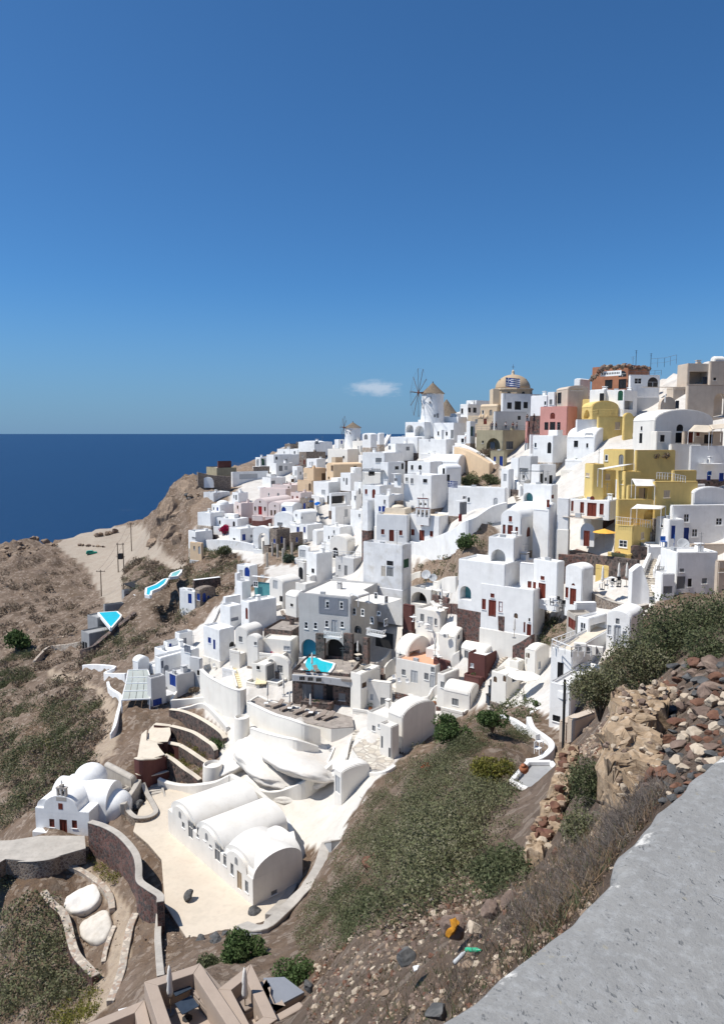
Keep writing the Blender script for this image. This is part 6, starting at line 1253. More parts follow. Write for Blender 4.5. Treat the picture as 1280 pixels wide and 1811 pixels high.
wall([(845, 475, 580), (950, 510, 600), (1050, 535, 620), (1150, 555, 640), (1290, 600, 660)], .5, 'C', 'lower cream wall behind the whitewashed rocks', 'CW', F=2)
wall([(825, 305, 330), (860, 280, 305), (900, 265, 290), (960, 290, 320), (1060, 318, 345), (1180, 345, 372), (1300, 380, 410)], .35, 'CW', 'white rear parapet behind the row of taupe sun loungers', None, F=.8)
region(280, 1340, 3.368)
wall([(2, 120, 175), (60, 145, 200), (150, 160, 215), (250, 155, 215), (340, 140, 210), (400, 112, 210), (432, 98, 215)], .7, 'CW', 'thick white wavy wall rising right above the plaza steps', None, F=2)
wall([(432, 98, 215), (520, 140, 230), (600, 185, 235), (690, 198, 245), (780, 175, 240), (870, 135, 235), (950, 95, 180), (1030, 30, 120)], .6, 'CW', 'long sagging white wall enclosing the whitewashed rocks', None, F=2)
wall([(440, 105, 260), (540, 160, 300), (640, 235, 350), (720, 320, 420), (780, 400, 520), (806, 500, 640)], .6, 'CW', 'sweeping white fin wall behind the three barrel vaults', None, F=3)
wall([(1060, 490, 530), (1010, 500, 540), (985, 560, 600), (960, 640, 680), (900, 740, 790), (820, 830, 880), (740, 910, 960), (660, 980, 1030), (580, 1010, 1050), (500, 985, 1030)], 1.0, 'GC', 'thick curved grey cement wall ending in a hook by the plaza', 'CO', F=1.5, capt=.2)
wall([(825, 560, 600), (822, 660, 700), (800, 760, 800), (740, 850, 890), (660, 930, 965)], .8, 'CO', 'inner curved cement path edge beside the three-vaulted house', None, F=1)
stairs((945, 80), (1010, -60), 75, 12, 'GC', 'dark steps between white walls below the lounger terrace', side='CW')
house(1045, 1092, 1260, 95, 285, 58, 'vR', 'CW', 'white end house with grey shaded side wall above the scrub', [('d', 1068, 110, 210, 30, 'pgrey')], F=5, r=26)
# hotel pool
ho = [o for o in bpy.data.objects if str(o.get('label', '')).startswith('pale grey hotel front')][0]; w_, h2 = ho['w'], ho['h']; b = MB()
xa, xb = -w_ * .60, -w_ * .06; za, zb_ = h2 * .70, h2 * .965; wins = [(-w_ * .449 - .42, -w_ * .449 + .42), (-w_ * .18 - .42, -w_ * .18 + .42)]; w0, w1 = h2 * .80, h2 * .945; cur = xa
for l_, r__ in wins: b.box(cur, l_, -.03, .01, za, zb_); b.box(l_, r__, -.03, .01, za, w0); b.box(l_, r__, -.03, .01, w1, zb_); cur = r__
b.box(cur, xb, -.03, .01, za, zb_); sub(b, 'slate_cladding', 'G2', ho)
region(320, 980)
zP = -35.45
_, zP, _ = terrace([(742, 806), (790, 700), (1135, 700), (1290, 720), (1230, 800), (1128, 836)], 'boarded pool deck of the grey hotel', 'DK', z=P3(X(785), Yp(705), 112.5).z + .45, drop=.35, name='pool_deck')
def pool(poly, z, label, mt='pool', raw=False, rim='W', th=.35):
    P_ = []
    for q in poly:
        a, v = av(q[0] if raw else X(q[0]), q[1] if raw else Yp(q[1])); Y = z / v; P_.append(Vector((a * Y, Y, z)))
    c = sum(P_, Vector()) / len(P_); r = empty('swimming_pool', c); tag(r, label, 'swimming pool'); L2 = [((p - c).x, (p - c).y) for p in P_]
    MB().prism(L2, .02, .10).build('water', mt, r); n = len(P_)
    for i in range(n):
        b = MB(); b.obox(P_[i] - c + Vector((0, 0, -.2)), P_[(i + 1) % n] - c + Vector((0, 0, -.2)), th, .68); b.build('rim', rim, r)
    return r
pool([(802, 785), (838, 690), (905, 690), (940, 712), (1022, 733), (1010, 765), (975, 806), (925, 800), (868, 795)], zP + .05, 'turquoise pool flowing out of the blue cave of the grey hotel', 'pool')
wall([(740, 800, 846), (840, 806, 852), (965, 816, 866), (1128, 838, 890)], .25, 'G0', 'white pool deck parapet with ornamental cut-outs', None, F=-.05, Ys=[103.2, 103.0, 102.6, 102.2])
for x in (795, 850, 905, 1000, 1060, 1095):
    for k in range(3): cube('x', 'dark', None, P3(X(x + k * 12), Yp(822 + (x - 740) * .09), 102.45), (.22, .12, .5)).name = 'cutout'
for o in [o for o in bpy.data.objects if o.name.startswith('cutout')]:
    w0 = [q for q in bpy.data.objects if q.get('label') == 'white pool deck parapet with ornamental cut-outs'][0]; o.parent = w0; o.location -= w0.location
for x, n_ in ((930, 'left dark stone pilaster between the two hotel arches'), (1115, 'right dark stone pilaster beside the dark hotel arch')):
    p = P3(X(x), Yp(702), 111.6 if x < 1000 else 110.6); r = empty('pilaster', p, -R(22)); tag(r, n_, 'pilaster'); b = MB(); b.box(-.75, .75, -.2, .4, -.5, 4.1); sub(b, 'masonry', 'DS', r)
p = P3(X(1232), Yp(710), 108.5); r = empty('pilaster', p, -R(36)); tag(r, 'narrow dark stone pilaster on the hotel tower', 'pilaster'); b = MB(); b.box(-.45, .45, -.2, .4, -.5, 3.6); sub(b, 'masonry', 'DS', r)
def balcony(px, py, wpx, Y, psi, label, h=.95):
    p = P3(X(px), Yp(py), Y); w_ = wpx / Reg.s * Y / F_PX; r = empty('balcony', p, -R(psi)); tag(r, label, 'balcony'); cube('slab', 'white', r, (0, -.5, 0), (w_, 1.1, .14))
    b = MB()
    for k in range(int(w_ / .28) + 1):
        x = -w_ / 2 + k * .28; b.obox((x, -1.02, .1), (x + .22, -1.02, h), .05, .05); b.obox((x + .22, -1.02, .1), (x, -1.02, h), .05, .05)
    for x in (-w_ / 2, w_ / 2): b.obox((x, -1.02, .1), (x, 0, h), .05, .05); b.obox((x, 0, .1), (x, -1.02, h), .05, .05); b.obox((x, -1.02, h), (x, 0, h), .06, .06)
    b.obox((-w_ / 2, -1.02, h), (w_ / 2, -1.02, h), .07, .07); sub(b, 'railing', 'white', r)
balcony(1022, 548, 118, 111.6, 22, 'white lattice balcony on the grey hotel above the dark arch')
balcony(1312, 535, 130, 107.6, 36, 'white lattice balcony on the cream hotel tower')
pergola([(1128, 262, 110), (1180, 280, 108), (1252, 250, 110), (1195, 228, 113)], 1.6, 'slatted cream pergola on the hotel tower roof', 'white', 'wcloth', 5)
pergola([(785, 268, 118), (868, 282, 116), (875, 262, 120), (800, 255, 121)], 2.2, 'slatted cream pergola at the left of the hotel roof', 'white', 'wcloth', 6)
stairs((715, 950), (765, 400), 50, 40, 'W', 'long steep white steps climbing left of the grey hotel', side='W')
stairs((405, 885), (365, 750), 50, 10, 'ycush', 'cream steps with sunlit treads down to the left sun terrace', side='CW')
stairs((215, 470), (300, 290), 30, 16, 'G0', 'narrow steps beside the sloping white wall at the village edge')
wall([(190, 470, 500), (220, 420, 450), (250, 355, 385), (290, 320, 350), (325, 290, 320)], .6, 'W', 'sloping thick white stair wall at the left village edge', None, F=1.5)
region(320, 720)
stairs((965, 795), (915, 655), 46, 18, 'GC', 'long grey steps climbing between stone walls in the upper left', side='G0')
wall([(268, 705, 735), (350, 720, 752), (430, 735, 765), (478, 742, 775)], .5, 'MR', 'maroon terrace wall below the pale pink barrels', None, F=1.5)
wall([(478, 755, 795), (540, 758, 798), (605, 740, 790)], .5, 'MR', 'darker maroon box wall right of the maroon terrace wall', None, F=1.5)
wall([(140, 885, 930), (230, 882, 940), (330, 885, 945), (430, 900, 955), (490, 915, 960)], .6, 'WG', 'long weathered whitewash wall below the low cobalt door house', None, F=2)
wall([(110, 432, 545), (200, 452, 540), (330, 462, 540)], 1.2, 'BS', 'dark stone rampart at the tip of the cliff', None, F=5)
house(170, 240, 372, 405, 462, 60, 'flat', 'KH', 'brown flat terrace block above the cliff tip rampart', (), Y=262, F=6, rm='CO')
house(243, 250, 338, 360, 402, 62, 'flat', 'MR', 'small building with bright white roof on the cliff tip', (), Y=268, rm='W')
p = P3(X(183), Yp(535), 249); r = empty('gateway', p); tag(r, 'white round arched doorway in the cliff tip rampart', 'gate'); b = MB(); prism_n(b, arch_pts(-2.0, 2.0, 0, 3.6, True), lambda u, n, z: (u, -n, z), 1.2, 0); sub(b, 'arch', 'W', r)
railing([(340, 388, 262), (400, 395, 258), (480, 392, 255)], 1.0, 'thin railing on the grey flat roof at the cliff edge', 'metal')
railing([(950, 975, 158), (1045, 995, 150), (1190, 1000, 150)], 1.1, 'white horizontal bar railing on the rounded grey block', 'white', th=.09)
for i, (x, y) in enumerate(((550, 975), (610, 985), (645, 1000), (680, 1030), (575, 1060), (690, 960), (740, 990))):
    p = on(x, y); r = empty('stone_post', p); tag(r, 'slim white stone post in the ruined stone yard, ' + ('far left', 'second from left', 'middle', 'foremost right', 'lowest left', 'by the round oven', 'rightmost')[i], 'post'); b = MB(); b.cyl((0, 0), .3, .26, -.5, 3.2, 8); sub(b, 'shaft', 'CO', r)
r = empty('tarpaulin', on(880, 635, 204)); tag(r, 'crumpled blue tarpaulins over the stone house roof', 'tarpaulin')
for x, y, s in ((868, 628, 1.5), (908, 640, 1.8)): q = rock(P3(X(x), Yp(y), 204), (s * 1.6, s, s * .3), 'bluet', r, 'sheet')
region(600, 860)
wall([(430, 378, 440), (520, 372, 450), (600, 352, 460), (680, 322, 455), (760, 285, 420), (830, 235, 370), (900, 205, 320), (960, 165, 260), (1020, 130, 240), (1110, 105, 220)], .5, 'W', 'long curving white wall sweeping up from the church to the upper steps', None, F=1)
wall([(200, 200, 240), (150, 240, 290), (110, 270, 320), (180, 330, 380), (245, 368, 395)], .4, 'W', 'curved white path wall left of the church', None, F=1)
wall([(430, 610, 640), (500, 575, 610), (545, 565, 600)], .4, 'C', 'cream curved wall above the satellite dishes', None, F=1)
wall([(610, 690, 720), (650, 640, 700), (710, 605, 700), (780, 600, 690)], .4, 'CW', 'white rising wall right of the satellite dishes', None, F=1.5)
wall([(715, 780, 830), (790, 785, 830), (860, 805, 850), (915, 840, 890), (955, 875, 920)], .5, 'RS', 'dark red stone patio wall curving below the teal plunge arch', None, F=1.5)
wall([(625, 720, 800), (700, 735, 800), (725, 745, 790)], .5, 'RS', 'red stone wall under the small lounger patio', None, F=1.5)
wall([(985, 880, 960), (1060, 890, 960), (1135, 880, 950)], .5, 'RS', 'dark red stone wall of the red door house patio', None, F=1.5)
wall([(1020, 960, 1010), (1080, 1000, 1050), (1150, 1040, 1075)], .5, 'RS', 'dark red stone planter wall below the red door house', None, F=1.5)
wall([(1160, 1060, 1200), (1220, 1030, 1200), (1290, 985, 1190)], .6, 'RS', 'tall maroon stone wall curving up to the right above the umbrella terrace', None, F=1.5)
stairs((1010, 1040), (870, 835), 50, 14, 'PV', 'long pale stone steps left of the red stone patio', side='CW', rim=.4)
wall([(460, 930, 1030), (530, 960, 1060), (600, 975, 1070), (668, 972, 1060)], .3, 'C', 'cream balustrade wall of the terrace with white chairs', None, F=1)
region(600, 1100)
stairs((975, 345), (1130, 200), 70, 12, 'LS', 'worn pale steps passing the cream barrel house')
stairs((900, 540), (965, 380), 60, 10, 'PV', 'whitewashed rubble steps beside the black bins')
stairs((245, 410), (250, 345), 60, 6, 'DS', 'short dark steps between the cream gable walls')
stairs((378, 570), (370, 450), 56, 10, 'GC', 'grey tread steps beside the low white gabled house', side='CW')
wall([(195, 270, 330), (260, 262, 320), (310, 225, 290), (340, 175, 250)], .35, 'CW', 'rising cream wall beside the pool deck steps', None, F=1.5)
wall([(300, 385, 420), (350, 420, 450), (415, 455, 490), (510, 495, 530)], .35, 'CW', 'lower zigzag cream wall of the white terraces', None, F=1.5)
wall([(300, 300, 380), (330, 260, 360), (372, 232, 340)], .35, 'CW', 'upper stepped cream wall of the white terraces', None, F=1.5)
wall([(415, 480, 500), (470, 450, 480), (500, 400, 440), (532, 350, 400)], .3, 'CW', 'slanted cream wall between the first and second terrace doors', None, F=1)
wall([(545, 500, 540), (590, 490, 540), (620, 440, 500), (660, 410, 470)], .3, 'CW', 'slanted cream wall between the third and fourth terrace doors', None, F=1)
wall([(545, 215, 290), (620, 240, 310), (700, 275, 340), (770, 330, 390)], .4, 'CW', 'curved white top wall along the orange roof patio', None, F=1)
wall([(740, 250, 300), (760, 215, 290), (800, 190, 260)], .3, 'C', 'scalloped cream wall with a pale blind window', None, F=1)
wall([(1080, 615, 640), (1130, 630, 660), (1190, 660, 695), (1290, 730, 760)], .4, 'W', 'thin white wall along the top of the scrub slope', None, F=.6)
wall([(145, 935, 970), (175, 985, 1010), (240, 1000, 1020), (310, 985, 1010), (370, 950, 980)], .5, 'CW', 'curved white rim of the crazy paved patio', None, F=1.5)
terrace([(85, 840), (150, 780), (290, 770), (350, 880), (370, 950), (310, 985), (180, 975), (150, 930)], 'crazy paved cream patio inside the curved white rim', 'PV', anchor=(300, 985), drop=2, wm='CW', name='patio')
wall([(45, 900, 930), (65, 800, 840), (80, 760, 800)], .3, 'CW', 'straight white wall left of the crazy paved patio', None, F=1)
stairs((70, 880), (130, 720), 60, 9, 'PV', 'pale steps down to the crazy paved patio')
region(940, 860)
wall([(235, 445, 530), (340, 445, 560), (450, 460, 580), (560, 470, 600), (712, 490, 640)], .5, 'DS', 'long dark rubble retaining wall above the cafe terrace', None, F=1)
wall([(330, 680, 760), (400, 700, 775), (470, 735, 800), (560, 770, 815), (680, 795, 830), (770, 780, 812)], .5, 'BS', 'curved brown stone wall in front of the cafe terrace', 'CO', F=1)
terrace([(395, 640), (480, 560), (650, 600), (660, 700), (760, 780), (680, 800), (560, 770), (430, 720)], 'grey cafe terrace floor below the dark rubble wall', 'CO', anchor=(640, 790), drop=2, name='cafe_terrace')
wall([(660, 395, 490), (690, 392, 490), (770, 405, 480)], .5, 'DS', 'dark stone block beside the yellow patio', None, F=1)
wall([(655, 560, 780), (720, 520, 770), (755, 600, 770), (780, 690, 770)], 1.2, 'W', 'bulging white wall left of the winding stone stairs', None, F=1)
wall([(740, 540, 600), (770, 470, 520), (800, 420, 470), (845, 398, 440)], .4, 'W', 'upper white wall left of the winding stone stairs', None, F=1)
wall([(815, 560, 620), (840, 500, 560), (855, 455, 500)], .4, 'W', 'white wall right of the winding stone stairs', None, F=1)
stairs((810, 730), (775, 560), 60, 11, 'PV', 'lower flight of winding pale stone stairs')
stairs((775, 560), (840, 430), 55, 10, 'PV', 'upper flight of winding pale stone stairs')
stairs((165, 520), (235, 450), 75, 7, 'BS', 'dark stone steps beside the red niche gatehouse')
stairs((640, 1090), (720, 1010), 40, 6, 'W', 'white steps right of the pale blue doors')
stairs((620, 95), (600, 0), 40, 9, 'DS', 'dark steps inside the yellow complex')
pool([(250, 430), (340, 420), (345, 455), (240, 442)], on(300, 455).z + .5, 'small grey-green plunge pool before the arched lower floor', 'pool2')
railing([(555, 250, 100), (665, 262, 98.3), (705, 265, 98.6), (785, 278, 98.8)], 1.0, 'cream lattice railing on the lowest yellow house', 'wcloth', cross=True)
railing([(820, 580, 92), (870, 590, 90.5), (950, 565, 90)], 1.0, 'black and white wrought railing above the garage door', 'metal', cross=True)
sail([(660, 148, 99.5), (700, 118, 101), (890, 130, 101), (860, 152, 99)], 'wcloth', 'white sail awning over the yellow roof patio')
region(940, 600)
sail([(440, 862, 107), (470, 868, 106.5), (680, 830, 107.5), (600, 835, 109)], 'wcloth', 'long narrow white awning on the upper yellow terrace')
sail([(665, 930, 103), (690, 978, 102), (818, 978, 101.5), (815, 935, 103.5)], 'wcloth', 'square white awning in the middle of the yellow complex')
sail([(1040, 612, 113), (1080, 570, 116), (1260, 575, 117), (1180, 620, 112)], 'cloth', 'sand coloured sail awning over the beige patio')
sail([(1180, 570, 116), (1290, 560, 118), (1290, 590, 114), (1200, 600, 113)], 'cloth', 'second sand coloured sail awning at the right edge')
railing([(830, 930, 101.5), (920, 935, 101.3), (1020, 955, 101)], .9, 'white lattice railing on the yellow roof terrace', 'white', cross=True)
railing([(330, 525, 140), (440, 500, 138), (600, 502, 137)], .9, 'yellow railing on the upper yellow terrace', 'YE')
railing([(640, 250, 147), (730, 250, 147), (860, 240, 147)], 1.0, 'grey railing on the roof edge right of the terracotta house', 'metal')
railing([(790, 190, 152), (880, 185, 150), (960, 165, 148)], 1.8, 'tall thin rails on the right skyline', 'metal')
region(1180 / 1 - 0, 0, 1)
region(640, 620)
wall([(625, 615, 690), (690, 632, 730), (760, 665, 760), (820, 700, 775), (870, 735, 780), (893, 765, 790)], .6, 'W', 'white wall topping the orange scarp', None, F=.2)
wall([(628, 640, 760), (700, 660, 800), (780, 700, 820), (860, 750, 830)], 1.2, 'OC', 'bare orange plastered scarp under the white wall', None, F=1)
wall([(460, 985, 1010), (560, 990, 1015), (660, 1000, 1020)], .2, 'G0', 'thin grey ledge above the belfry', None, F=.3)
stairs((60, 680), (130, 590), 34, 12, 'C', 'cream walled stairs on the far left crest', side='C')
stairs((120, 665), (180, 560), 40, 12, 'W', 'white walled stairs on the far left crest', side='W')
stairs((1040, 1000), (985, 880), 30, 9, 'LS', 'steep rough steps right of the long plain wall')
wall([(965, 770, 860), (1000, 830, 900), (1040, 880, 950), (1060, 900, 970)], .5, 'W', 'white stair wall falling right of the scarp', None, F=1)
pergola([(1050, 800, 134), (1205, 805, 132), (1210, 775, 138), (1070, 772, 139)], 2.6, 'bare black metal pergola over a white terrace', 'metal')
pergola([(0, 800, 160), (130, 835, 156), (160, 790, 166), (10, 765, 168)], 2.4, 'slatted dark pergola at the left of the upper terraces', 'metal', 'grey', 9)
railing([(735, 475, 181), (870, 478, 179)], 1.0, 'dark railing of the cream terrace', 'metal')
railing([(760, 532, 163), (935, 530, 160), (1115, 530, 160)], .9, 'thin rail around the khaki stone villa roof', 'metal')
region(880, 1120, 3.2)
railing([(305, 88, 72), (435, 35, 77)], 1.0, 'white side railing on the pool villa roof', 'white', th=.07)
railing([(305, 88, 71.5), (415, 135, 68.5), (525, 130, 71)], 1.0, 'white front railing on the pool villa roof', 'white', th=.07)
pool([(305, 298), (400, 296), (432, 318), (378, 342), (345, 330)], P3(X(400), Yp(318), 67.5).z, 'pale curved plunge pool on the villa ledge', 'pool2')
wall([(175, 470, 560), (200, 530, 590), (260, 575, 620), (300, 610, 660), (300, 650, 720), (240, 700, 750), (165, 715, 750)], .5, 'W', 'white wall curling down from the pool villa', None, F=2)
terrace([(75, 855), (170, 745), (300, 745), (345, 800), (245, 955), (165, 900)], 'grey cement roof slab with white rim in front of the pool villa', 'GC', anchor=(170, 860), drop=4, wm='LS', rim=.35, rimh=.35, rimm='W', name='roof_slab', cat='roof slab')
r = empty('drain_pipe', on(368, 620, 60)); tag(r, 'tall dark pipe against the pool villa wall', 'pipe'); b = MB(); b.cyl((0, 0), .12, .12, -1, 5.5, 8); sub(b, 'pipe', 'dark', r)
# ---- maroon walled cafe and ramps, left cliff pools
region(0, 880)
pool([(655, 768), (780, 760), (808, 785), (802, 800), (740, 872)], -42.0, 'bright triangular turquoise pool on dark concrete', 'pool')
house(545, 600, 840, 905, 1040, 44, 'flat', 'GC', 'dark grey wedge building under the triangular pool', [('d', 558, 960, 1015, 14, 'black'), ('d', 575, 965, 1025, 14, 'black')], Y=160, F=4)
house(585, 655, 745, 800, 900, 40, 'flat', 'GC', 'grey house with dark door below the triangular pool rim', [('d', 680, 855, 905, 16, 'black')], Y=166)
house(690, 700, 830, 715, 765, 56, 'flat', 'GC', 'flat grey deck block behind the triangular pool', (), Y=176)
terrace([(565, 905), (690, 905), (630, 975), (580, 940)], 'dark grey terrace below the triangular pool', 'GC', anchor=(630, 960), drop=2)
pergola([(825, 575, 192), (900, 600, 186), (1065, 530, 196), (1010, 512, 202)], 2.6, 'dark flat pergola roof beside the winding pool', 'black', 'dark', 7)
house(812, 830, 900, 620, 700, 50, 'flat', 'GC', 'dark glazed bar under the flat pergola', [('w', 865, 640, 690, 50, 'black')], Y=186)
house(890, 905, 975, 650, 735, 52, 'flat', 'W', 'white terrace block with sunbeds at the end of the winding pool', (), Y=180)
pool([(970, 650), (975, 605), (1040, 580), (1090, 545), (1120, 540), (1100, 575), (1060, 605), (1010, 625), (1003, 655)], -35.3, 'winding turquoise pool with white rims at the cliff edge', 'pool', rim='W', th=.45)
pool([(1130, 530), (1145, 505), (1210, 480), (1205, 500), (1180, 525)], -34.6, 'far end pale pool basin near the cliff foot', 'pool2', rim='W', th=.45)
wall([(545, 1010, 1060), (620, 985, 1035), (700, 920, 975), (790, 850, 900), (900, 760, 800)], 1.2, 'DS', 'dark diagonal base wall below the grey wedge building', None, F=2)
wall([(230, 1085, 1110), (270, 1040, 1065), (330, 990, 1010), (450, 975, 990), (540, 955, 975)], .6, 'LS', 'pale stone border of the terraced plot left of the wedge building', None, F=1)
region(0, 1160)
wall([(720, 170, 200), (735, 210, 240), (800, 255, 290), (805, 300, 340), (785, 380, 440), (765, 460, 520), (735, 520, 550)], .5, 'W', 'white boundary wall left of the glass roofed building', None, F=1.5)
wall([(555, 60, 90), (640, 55, 90), (770, 70, 110), (700, 110, 150), (840, 115, 150)], .5, 'W', 'low zigzag white wall at the head of the dirt path', None, F=1)
gh = house(803, 990, 1000, 368, 525, 16, 'flat', 'G1', 'grey walled building with a terrace under glass roof panels', (), Y=112, d=4, par=.2)
r = empty('glass_canopy', P3(X(810), Yp(300), 114)); tag(r, 'frosted glass roof on white metal frames over the grey walled terrace', 'glass roof'); o0 = r.location.copy()
M['frost'] = mat('frosted_glass', (.42, .44, .40), rough=.25, var=.12, kind='x', bump=0)
Lp = [P3(X(x), Yp(y), Y_) - o0 for x, y, Y_ in ((812, 298, 112), (825, 240, 114.5), (838, 190, 117), (845, 150, 120), (855, 100, 123))]
Rp = [P3(X(x), Yp(y), Y_) - o0 for x, y, Y_ in ((998, 290, 112), (1000, 235, 114.5), (1002, 185, 117), (1002, 145, 120), (985, 95, 123))]
for i in range(4):
    for j in range(4):
        q = [Lp[i].lerp(Rp[i], j / 4 + .01), Lp[i].lerp(Rp[i], (j + 1) / 4 - .01), Lp[i + 1].lerp(Rp[i + 1], (j + 1) / 4 - .01), Lp[i + 1].lerp(Rp[i + 1], j / 4 + .01)]; b = MB(); up = Vector((0, 0, .06)); b.add(q + [v + up for v in q], [(3, 2, 1, 0), (4, 5, 6, 7), (0, 1, 5, 4), (1, 2, 6, 5), (2, 3, 7, 6), (3, 0, 4, 7)]); sub(b, 'pane', 'frost', r)
for i in range(5): b = MB(); b.obox(Lp[i] + Vector((0, 0, .1)), Rp[i] + Vector((0, 0, .1)), .16, .2); sub(b, 'beam', 'white', r)
for S_ in (Lp, Rp):
    for i in range(4): b = MB(); b.obox(S_[i], S_[i + 1], .16, .2); sub(b, 'rafter', 'white', r)
    cube('post', 'white', r, (S_[0].x, S_[0].y, S_[0].z - 1.2), (.16, .16, 2.4)); cube('post', 'white', r, (S_[2].x, S_[2].y, S_[2].z - 1.2), (.16, .16, 2.4))
stairs((1115, 250), (1060, 150), 34, 9, 'G0', 'bluish steps beside the glass roofed building')
r = empty('round_cement_roof', on(800, 830)); tag(r, 'pale curved cement cistern roof left of the maroon walls', 'cistern')
house(700, 880, 915, 830, 890, 40, 'vR', 'CO', 'half buried pale cement vault left of the maroon walls', (), r=110)
house(762, 800, 880, 905, 960, 40, 'flat', 'CO', 'small cement box below the half buried cement vault', ())
bpy.data.objects.remove(r)
# ---- brown rendered houses at the bottom edge
region(130, 1600, 2.977)
def patio(poly, z, walls_h, mt, label, floor, th=.55, skip=(), F=3.5):
    P_ = []
    for x, y in poly:
        a, v = av(X(x), Yp(y)); Y = z / v; P_.append(Vector((a * Y, Y, z)))
    c = sum(P_, Vector()) / len(P_); r = empty('house', c); tag(r, label, 'house'); n = len(P_); cen = Vector((0, 0, 0))
    L_ = [p - c for p in P_]
    MB().prism([(q.x, q.y) for q in L_], -F, -walls_h).build('floor', floor, r)
    m = MB(); 
    inn = []
    for i in range(n):
        a, b, c2 = L_[i - 1], L_[i], L_[(i + 1) % n]; d1 = (b - a).normalized(); d2 = (c2 - b).normalized()
        n1 = Vector((-d1.y, d1.x, 0)); n2 = Vector((-d2.y, d2.x, 0)); s = 1 if sum(L_[k].x * L_[(k + 1) % n].y - L_[(k + 1) % n].x * L_[k].y for k in range(n)) > 0 else -1
        bis = (n1 + n2) * s; bis = bis / max(.2, bis.length_squared) * 2; inn.append(b + bis * th)
    for i in range(n):
        if i in skip: continue
        j = (i + 1) % n; A_, B_, C_, D_ = L_[i], L_[j], inn[j], inn[i]; m = MB(); dz = Vector((0, 0, -walls_h - F)) 
        m.add([A_, B_, C_, D_] + [q + dz for q in (A_, B_, C_, D_)], [(0, 1, 2, 3), (7, 6, 5, 4), (0, 4, 5, 1), (1, 5, 6, 2), (2, 6, 7, 3), (3, 7, 4, 0)]); o = sub(m, 'wall', mt, r); bev(o, .03, 2)
    return r, c
zb = -26.4
patio([(372, 405), (668, 308), (905, 660), (700, 800), (500, 800)], zb, 1.3, 'MU', 'brown rendered house terrace with slate tables and taupe sofa', 'MU')
patio([(760, 445), (935, 308), (1075, 600), (900, 720)], zb - .3, 1.2, 'MU', 'brown rendered triangular terrace with a taupe armchair', 'MU')
patio([(-60, 680), (375, 500), (430, 720), (200, 800), (-60, 800)], zb - .9, 1.1, 'MU', 'brown rendered lower terrace with a small white table', 'MU')
patio([(985, 410), (1010, 398), (1060, 520), (1095, 505), (1110, 530), (960, 610)], zb - 1.0, .5, 'MU', 'brown rendered narrow wall right of the triangular terrace', 'MU')
wall([(860, 640, 690), (1000, 570, 620), (1100, 515, 560), (1205, 465, 510)], .45, 'MU', 'brown rendered boundary wall running up right', None, F=2, Ys=[33, 33.6, 34.2, 35])
wall([(940, 660, 700), (1080, 590, 630), (1205, 520, 560)], .45, 'MU', 'second brown rendered wall nearest the rubble slope', None, F=2, Ys=[31, 31.8, 32.6])
terrace([(1000, 385), (1110, 380), (1215, 460), (1100, 520), (1050, 530)], 'dark slate grey flat roof behind the brown walls', 'G2', z=-27.6, drop=2, wm='MU', name='flat_roof', cat='roof')
def fz(px, py, z): a, v = av(X(px), Yp(py)); Y = z / v; return Vector((a * Y, Y, z))
zf = zb - 1.3
for x, y, lb in ((565, 505, 'upper slate topped table by the closed parasol'), (600, 600, 'lower slate topped table by the closed parasol')):
    place('stable', lambda: mk_table('slate', 'dark', .42, .72), fz(x, y, zf), R(38), lb, 'table', 'slate tables')
place('umbc', mk_umb_closed, fz(512, 575, zf), 0, 'closed beige parasol beside the slate tables', 'parasol', None, .95)
place('umbc', mk_umb_closed, fz(905, 585, zb - 1.5), 0, 'closed beige parasol beside the taupe armchair', 'parasol', None, .95)
def sofa(a, b, w_, label, n=3):
    r = empty('sofa', a); tag(r, label, 'sofa'); d_ = (b - a); L_ = d_.length; rz = math.atan2(d_.y, d_.x); r.rotation_euler = (0, 0, rz)
    bev(sub(MB().box(0, L_, -w_ / 2, w_ / 2, 0, .38), 'frame', 'taupe', r), .03, 2); bev(sub(MB().box(0, L_, w_ * .32, w_ / 2 + .1, .38, .8), 'backrest', 'taupe', r), .05, 2)
    for k in range(n): bev(sub(MB().box(k * L_ / n + .03, (k + 1) * L_ / n - .03, -w_ / 2 + .02, w_ * .3, .385, .52), 'cushion', 'taupe', r), .05, 2)
    for k in range(n): o = bev(sub(MB().box(-.25, .25, -.07, .07, 0, .4), 'pillow', 'taupe', r), .06, 2); o.location = ((k + .5) * L_ / n, w_ * .2, .53); o.rotation_euler = (R(-15), 0, random.uniform(-.2, .2))
sofa(fz(610, 410, zf), fz(760, 580, zf), 1.0, 'taupe cushioned corner sofa along the terrace wall')
sofa(fz(880, 505, zb - 1.5), fz(950, 590, zb - 1.5), 1.0, 'single taupe armchair on the triangular terrace', 1)
sofa(fz(320, 610, zb - 2.0), fz(400, 670, zb - 2.0), .9, 'taupe sofa end on the lower brown terrace', 1)
place('wtab', lambda: mk_table('white', 'metal', .28, .45), fz(272, 610, zb - 2), R(20), 'small square white side table on the lower brown terrace', 'table')
